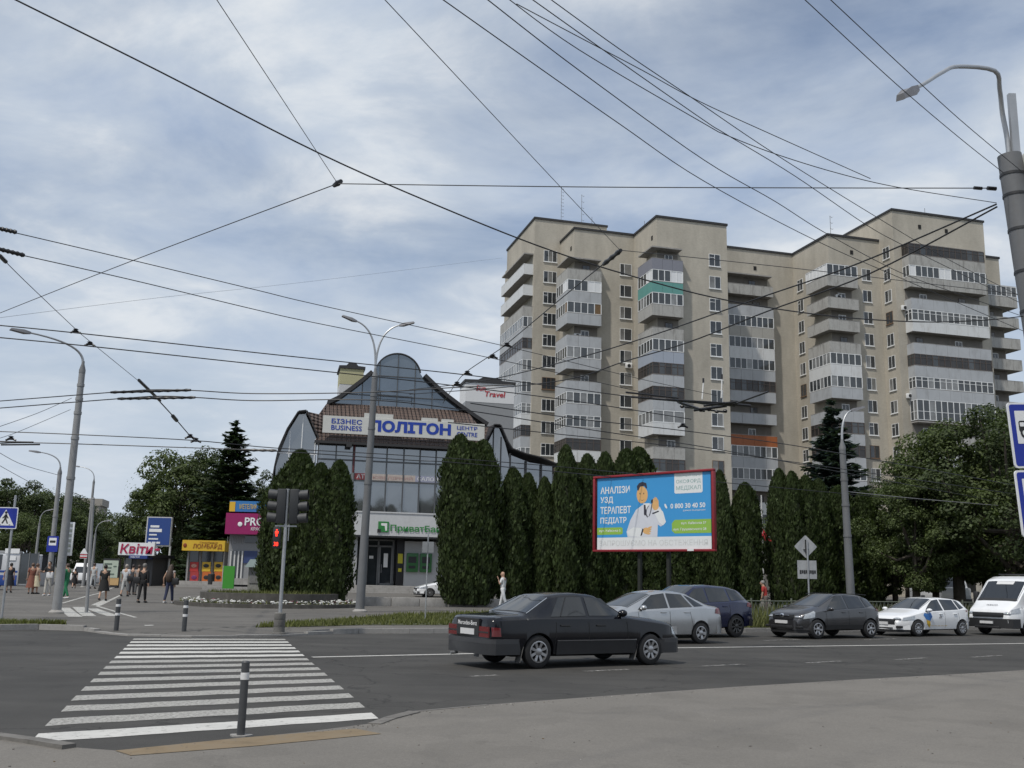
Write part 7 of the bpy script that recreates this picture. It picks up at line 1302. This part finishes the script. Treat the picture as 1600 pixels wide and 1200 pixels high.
for k, f in enumerate(FOLK):
    J = f['J']; t = thing('person', f['label'], 'person', f['p'], f['face'], f['group']); t.scale = (f['h'] / 1.74,) * 3
    body = MB(); body.add(*baked[bi]); bi += 1
    h = (J['hb'] + J['ht']) / 2; body.ball(h + Vector((0, .01, .0)), .078, .098, .118, 14, 10); body.ball(h + Vector((0, .105, -.015)), .016, .022, .026, 8, 6)
    for s in (1, -1): body.ball(h + Vector((s * .080, .0, -.01)), .012, .022, .032, 8, 6); body.ball(h + Vector((s * .032, .092, .012)), .014, .010, .009, 8, 6, 1)
    body.box(h.x - .024, h.y + .088, h.z - .062, h.x + .024, h.y + .100, h.z - .054, 2)
    hand(body, J['wrr'], J['elr']); hand(body, J['wrl'], J['ell'])
    body.build('body', [mat('skin %d' % (k % 4), f['skinc'], .6, var=.05), mat('eye dark', (.02, .015, .012), .4), mat('lips', (.25, .09, .08), .5)], t, 60)
    g = MB(); g.add(*baked[bi]); bi += 1; g.build('shirt', mat('cloth %d' % k, f['top'], .85, var=.18, scale=7), t, 60)
    if f['legs'] > 0: g = MB(); g.add(*baked[bi]); bi += 1; g.build('trousers', mat('trouser cloth %d' % k, f['bottom'], .85, var=.15, scale=8), t, 60)
    if f['dress'] is not None:
        pz = J['pel']; zb = f['dress'] * .94 * .62 + .05 if f['dress'] > .5 else f['dress']; g = MB(); n = 20; rows = []
        for q in np.linspace(0, 1, 7): z = pz.z + .1 + (zb - pz.z - .1) * q; rr = .155 + .12 * q; rows.append([(rr * (1 + .06 * q * math.sin(5 * a)) * math.cos(a), rr * .85 * (1 + .06 * q * math.cos(4 * a)) * math.sin(a), z) for a in np.linspace(0, 2 * math.pi, n + 1)])
        g.grid(rows); g.build('skirt', mat('skirt cloth %d' % k, f['bottom'], .85, var=.22, scale=9), t, 70)
    if f['hair'] is not None:
        g = MB(); g.ball(h + Vector((0, -.014, .028)), .092, .105, .108, 14, 10)
        if f['longhair']: g.add(*MBlong(h) if False else ([], [])); g.tube([h + Vector((0, -.05, .05)), h + Vector((0, -.09, -.12)), h + Vector((0, -.13, -.32)), h + Vector((0, -.14, -.58)), h + Vector((0, -.12, -.66))], [.095, .125, .155, .145, .07], 14)
        g.build('hair', mat('hair %d' % k, f['hair'], .6, var=.25, scale=14), t, 60)
    for n in 'rl':
        g = MB(); a, b = J['an' + n], J['to' + n]; g.tube([a + Vector((0, -.05, -.03)), a + Vector((0, .02, -.035)), b + Vector((0, .03, -.012)), b + Vector((0, .075, -.015))], [.042, .052, .044, .022], 8); g.build('shoe', mat('shoe %d' % k, f['shoes'], .5), t, 60)
    if f['bag']:
        c, s = f['bag']; w = J['wrr' if s > 0 else 'wrl']; sh_ = J['shr' if s > 0 else 'shl']
        bag = tag(MB().rbox(-.17, -.07, -.30, .17, .07, 0, .04).build('hand_bag', mat('bag white', (.62, .62, .62), .5) if c == 'white' else mat('bag black', (.012, .012, .013), .5)), '', 'bag', 'bags carried by pedestrians')
        M = Matrix.Translation(f['p']) @ Matrix.Rotation(f['face'], 4, 'Z'); q = w if c == 'white' else Vector((sh_.x + s * .10, -.06, J['pel'].z + .22)); bag.location = M @ (q * (f['h'] / 1.74) + Vector((0, 0, -.02))); bag.rotation_euler = (0, 0, f['face']); bag['label'] = {3: 'white bag held by the person in the black shirt', 4: 'white bag at the side of the person in the green suit', 8: 'dark bag carried by the person in white shirt and pale shorts', 11: 'black bag on the back of the person all in black', 12: 'black shoulder bag of the person with long brown hair'}[k]
# ================================================================ overhead wires
WIRE = mat('dark overhead wire', (.020, .021, .024), .5); THIN = mat('grey span wire', (.05, .052, .056), .5); INS = mat('dark insulator', (.014, .014, .016), .35)
OPEN = [(1420, 440), (1500, 460), (1502, 428), (1551, 441), (1405, 438), (1420, 728), (1400, 745), (1300, 735), (1250, 765)]
def px3(q, mode, val):
    if len(q) == 3: return atY(q[0], q[1], q[2])
    return atZ(q[0], q[1], val) if mode == 'z' else atY(q[0], q[1], val)
def wire(label, pts, z=None, Y=None, wpx=2.0, name='overhead_wire', m=None, smoothit=True, group='overhead wires'):
    """a cable through points given as they are seen, either at one height z or along a run of depths Y=(near, far)"""
    n = len(pts)
    if z is not None: P = [atZ(a[0], a[1], z) for a in pts]
    else:
        L = [0]
        for a, b in zip(pts, pts[1:]): L.append(L[-1] + math.hypot(a[0] - b[0], a[1] - b[1]))
        P = [atY(a[0], a[1], 1 / ((1 - l / L[-1]) / Y[0] + l / L[-1] / Y[1])) for a, l in zip(pts, L)]
    if n > 2:
        Q = []
        for i in range(n - 1):
            p0, p1, p2, p3 = P[max(i - 1, 0)], P[i], P[i + 1], P[min(i + 2, n - 1)]
            for t in np.linspace(0, 1, 7)[:-1]: t = float(t); Q.append(.5 * ((2 * p1) + (p2 - p0) * t + (2 * p0 - 5 * p1 + 4 * p2 - p3) * t * t + (3 * p1 - p0 - 3 * p2 + p3) * t ** 3))
        Q.append(P[-1]); P = Q
    out = lambda q: q[0] <= 0 or q[0] >= 1600 or q[1] <= 0
    if out(pts[0]) : P.insert(0, P[0] + (P[0] - P[1]).normalized() * (14 if P[0].y < 30 else 25))
    if out(pts[-1]) or pts[-1] in OPEN: P.append(P[-1] + (P[-1] - P[-2]).normalized() * 16)
    mid = P[len(P) // 2]; mb = MB(); mb.tube([p - mid for p in P], [max(.004, wpx * p.y / FPX / 2) for p in P] if wpx < 0 else max(.005, wpx * min(p.y for p in P) / FPX / 2 * .6 + wpx * mid.y / FPX / 2 * .4), 6)
    o = mb.build(name, m or WIRE, loc=mid); return tag(o, label, 'wire', group)
wire('thick black cable sagging from the top left to the right pole', [(25, 0), (250, 112), (500, 240), (700, 328), (860, 391), (1000, 435), (1140, 470), (1300, 494), (1440, 503), (1540, 500), (1600, 494)], Y=(8, 13), wpx=4.0)
wire('span wire dropping from the top edge to the lone insulator node', [(335, -6), (430, 138), (527, 286)], z=7.2, wpx=2.2, m=THIN)
wire('span wire from the lone insulator node down to the left edge', [(527, 287), (200, 410), (-10, 493)], z=7.2, wpx=1.5, m=THIN)
wire('level span wire from the lone insulator node to the right pole', [(529, 287), (900, 292), (1240, 293.5), (1552, 294)], z=7.1, wpx=1.7, m=THIN)
wire('steep span wire from the top edge to the long insulator before the tower', [(598, -4), (780, 190), (900, 318), (969, 391)], z=7.2, wpx=2.2, m=THIN)
wire('span wire running down left from the long insulator past the hanging insulators', [(942, 413), (870, 472), (792, 537), (770, 553), (730, 580), (714, 597), (692, 630)], z=6.9, wpx=1.7, m=THIN)
wire('span wire from the long insulator on across the tower to the right', [(970, 391), (1080, 402), (1240, 419), (1405, 438)], z=7.3, wpx=1.2, m=THIN)
wire('lowest of the contact wires fanning from the top over the tower', [(690, -2), (840, 104), (970, 195), (1100, 283), (1275, 376), (1420, 440)], z=6.2, wpx=2.2)
wire('second contact wire fanning from the top over the tower', [(760, -2), (905, 110), (1100, 250), (1210, 314), (1288, 363), (1405, 425), (1500, 460)], z=6.2, wpx=2.6)
wire('sagging cable ending on the right pole below the level span wire', [(794, -2), (905, 78), (1100, 193), (1135, 211), (1210, 240), (1307, 270), (1405, 293), (1557, 317)], Y=(9, 13), wpx=2.4)
wire('third contact wire crossing the sagging cable near the top', [(830, -2), (954, 86), (1100, 188), (1135, 210), (1242, 275), (1350, 349), (1405, 380), (1502, 428)], z=6.6, wpx=2.6)
wire('highest contact wire of the fan towards the right block', [(859, -2), (970, 78), (1080, 152), (1210, 240), (1366, 337), (1470, 399), (1551, 441)], z=6.8, wpx=2.2)
wire('thin stay wire above the fan joining the sagging cable', [(807, 6), (905, 58), (1002, 109), (1090, 157), (1210, 212), (1360, 279)], Y=(9, 12.3), wpx=1.5, m=THIN)
wire('upper black cable reaching the right pole under the lamp', [(1296, -2), (1400, 95), (1500, 187), (1604, 274)], Y=(8.5, 12.7), wpx=3.4)
wire('lower black cable crossing the lamp head to the right pole', [(1256, -2), (1400, 131), (1500, 216), (1568, 270)], Y=(8.5, 12.8), wpx=3.0)
wire('cable from the right pole slanting down left across the tower, upper one', [(1557, 319), (1340, 412), (1185, 466), (1025, 522), (900, 560), (760, 594), (640, 609)], Y=(13, 30), wpx=2.4)
wire('cable from the right pole slanting down left across the tower, lower one', [(1558, 323), (1360, 427), (1200, 486), (1075, 535), (975, 565), (900, 590), (800, 604), (640, 616)], Y=(13, 30), wpx=2.4)
wire('contact wire from the left edge past the higher left insulator bar', [(-5, 357), (200, 405), (400, 453), (500, 477), (790, 541), (1000, 592), (1120, 618)], z=6.0, wpx=2.4)
wire('contact wire from the left edge past the lower left insulator bar', [(-5, 390), (200, 436), (400, 484), (500, 506), (770, 560), (1000, 612), (1120, 636)], z=6.0, wpx=2.4)
wire('span wire falling from the left edge through two clamps to the crossing bars', [(0, 400), (40, 440), (118, 514), (140, 533), (215, 594)], z=6.6, wpx=2.2, m=THIN)
wire('span wire from the crossing bars down to the clamps by the spruce', [(250, 628), (272, 652), (297, 681), (306, 690)], z=6.6, wpx=1.8, m=THIN)
wire('trolley wire under the upper clamp on the left', [(-5, 508), (117, 520), (400, 551), (600, 572), (730, 586), (860, 603), (1000, 622)], z=5.8, wpx=2.2)
wire('trolley wire under the lower clamp on the left', [(-5, 527), (140, 541), (400, 569), (600, 590), (713, 603), (900, 627), (1080, 655)], z=5.8, wpx=2.2)
wire('trolley wire through the upper crossing bar', [(-5, 627), (175, 613), (238, 609), (300, 610), (400, 615), (577, 613), (700, 606), (800, 601)], z=5.9, wpx=1.8)
wire('trolley wire through the lower crossing bar', [(-5, 638), (185, 623), (250, 619), (305, 621), (400, 626), (577, 625), (720, 640), (900, 668), (1110, 700), (1300, 735)], z=5.9, wpx=1.8)
wire('distant pair of trolley wires passing the thick left pole, upper one', [(-5, 674), (120, 679), (300, 688), (430, 700), (640, 712), (860, 728), (1110, 752), (1250, 765)], z=6.0, wpx=1.6)
wire('distant pair of trolley wires passing the thick left pole, lower one', [(-5, 693), (60, 692), (250, 698), (430, 705), (640, 719), (700, 722), (860, 736), (1110, 760)], z=6.0, wpx=1.6)
wire('wire across the tower foot above the billboard, upper one', [(735, 630), (900, 654), (1060, 672), (1240, 696), (1420, 728)], z=6.2, wpx=1.6)
wire('wire across the tower foot above the billboard, lower one', [(700, 660), (850, 676), (1060, 698), (1240, 722), (1400, 745)], z=6.0, wpx=1.5)
wire('faint far wire rising from the left edge to the tower', [(-5, 497), (250, 465), (500, 438), (785, 403)], Y=(30, 80), wpx=.8, m=THIN)
wire('thin wire from the thick left pole down to the left edge, upper one', [(112, 622), (60, 645), (-5, 668)], Y=(35.6, 30), wpx=1.3, m=THIN)
wire('thin wire from the thick left pole down to the left edge, lower one', [(110, 640), (30, 674), (-5, 686)], Y=(35.6, 30), wpx=1.2, m=THIN)
wire('slack wire from the left edge to the second lamp pole', [(-5, 705), (35, 726), (90, 742)], Y=(50, 60.5), wpx=1.2, m=THIN)
wire('slack wire dropping from the left edge behind the poles', [(-5, 725), (40, 750), (70, 765), (130, 790)], Y=(55, 92), wpx=1.0, m=THIN)
wire('wire along the far pavement from the lamp pole into the lindens', [(1322, 768), (1420, 778), (1560, 790)], Y=(39.5, 48), wpx=1.3, m=mat('bright wire', (.2, .2, .2), .4))
# fittings -----------------------------------------------------------
def bar(label, a, b, z, wpx, cat='insulator', beads=0, name='insulator_bar', group='wire insulators'):
    p, q = atZ(*a, z), atZ(*b, z); r = wpx * p.y / FPX / 2; k_ = 4 * beads + 1 if beads else 2; t = tag(MB().tube([(q - p) * (i / (k_ - 1)) for i in range(k_)], [r * (1.45 if beads and i % 4 == 2 else 1.15 if beads and i % 2 else 1) for i in range(k_)], 8).build(name, INS, loc=p), label, cat, group)
    return t
bar('lone insulator node in the sky left of the tower', (522, 290), (533, 283), 7.2, 7, beads=1)
bar('black insulator bar on the upper contact wire at the left edge', (-6, 356), (26, 363), 6.0, 6, beads=5); bar('black insulator bar on the lower contact wire at the left edge', (-6, 388), (38, 399), 6.0, 6, beads=6)
bar('short insulator on the falling span wire at the left edge', (0, 400), (9, 409), 6.6, 7)
bar('long jointed insulator hanging before the tower', (943, 413), (970, 391), 7.2, 6, beads=3)
bar('upper crossing bar of the trolley wires over the avenue', (173, 613), (298, 609.5), 5.9, 3.6, beads=9, group=None); bar('lower crossing bar of the trolley wires over the avenue', (184, 623), (305, 621), 5.9, 3.6, beads=9, group=None); bar('slanting middle bar joining the two crossing bars', (217, 594), (250, 626), 6.1, 5)
bar('small clamp insulator below the crossing bars', (270, 650), (276, 657), 6.6, 6)
bar('insulator where the level span wire meets the right pole, left bead', (1522, 293.5), (1534, 294.5), 7.1, 6); bar('insulator where the level span wire meets the right pole, right bead', (1543, 294), (1556, 295), 7.1, 7)
bar('dark wire bar at the left edge under the trolley wires, upper one', (-5, 690), (52, 691), 6.0, 2.6); bar('dark wire bar at the left edge under the trolley wires, lower one', (2, 695), (62, 694.5), 6.0, 2.6)
bar('black clamp on the wire left of the glass wing', (376, 703), (432, 704), 6.0, 3.5, beads=4)
def clamp(label, px, py, z, k=1.0):
    p = atZ(px, py, z); s = p.y / FPX * k; mb = MB(); t = thing('wire_clamp', label, 'wire clamp', p, group='wire clamps with insulators')
    mb.lathe([(2.0 * s, 6 * s), (4.5 * s, 4.5 * s), (2.2 * s, 3.6 * s), (5.5 * s, 1.6 * s), (3.0 * s, .6 * s)], 12); mb.build('insulator', INS, t); mb = MB(); mb.tube([(-8 * s, 0, -1 * s), (-3 * s, 0, 1 * s), (3 * s, 0, 1 * s), (8 * s, 0, -1 * s)], 1.6 * s, 6); mb.build('clamp_arm', INS, t)
for px, py, z, l in ((118, 519, 5.9, 'clamp on the upper trolley wire above the left lamp'), (140, 539, 5.9, 'clamp on the lower trolley wire above the left lamp'), (792, 541, 6.1, 'clamp highest of the four, against the balconies'), (770, 559, 6.1, 'clamp second of the four, left of the balconies'), (730, 585, 6.0, 'clamp third of the four, above the red tower lettering'), (714, 602, 6.0, 'clamp lowest of the four, over the tiled roof'), (297, 684, 6.4, 'clamp left of the spruce top'), (306, 690, 6.4, 'clamp nearest the spruce top'), (1067, 667, 6.0, 'clamp by the balconies above the billboard'), (17, 687, 6.2, 'clamp on the wire bar at the left edge')): clamp(l, px, py, z)
# overhead switch before the tower
c = atZ(1090, 628, 5.9); t = thing('overhead_switch', 'tangled black overhead wire switch with two white rods before the tower', 'wire switch', c)
mb = MB()
for a, b, w_ in (((978, 613), (1060, 622), 3), ((985, 620), (1148, 634), 3.5), ((1040, 624), (1150, 631), 3), ((1060, 628), (1100, 642), 5), ((1085, 641), (1135, 634), 5), ((1130, 630), (1172, 634), 5), ((1100, 634), (1150, 628), 4), ((1070, 636), (1135, 644), 3), ((1140, 634), (1200, 612), 3)): mb.tube([atZ(*a, 5.9) - c, atZ(*b, 5.9) - c], w_ * c.y / FPX / 2, 6)
for a in ((1095, 641), (1108, 640), (1120, 643), (1133, 642), (1066, 635)): mb.ball(atZ(*a, 5.88) - c, .06, .06, .045, 8, 6)
mb.build('switch_bars', INS, t)
for a, b in (((1097, 624), (1099, 598)), ((1127, 622), (1128, 592))):
    y = c.y; mb = MB(); mb.tube([atY(*a, y) - c, atY(*b, y) - c], 1.0 * y / FPX, 8); mb.build('white_rod', WHITE, t); mb = MB(); mb.tube([atY(*b, y) - c, atY(b[0], b[1] - 7, y) - c], 1.6 * y / FPX, 8); mb.build('rod_cap', INS, t)
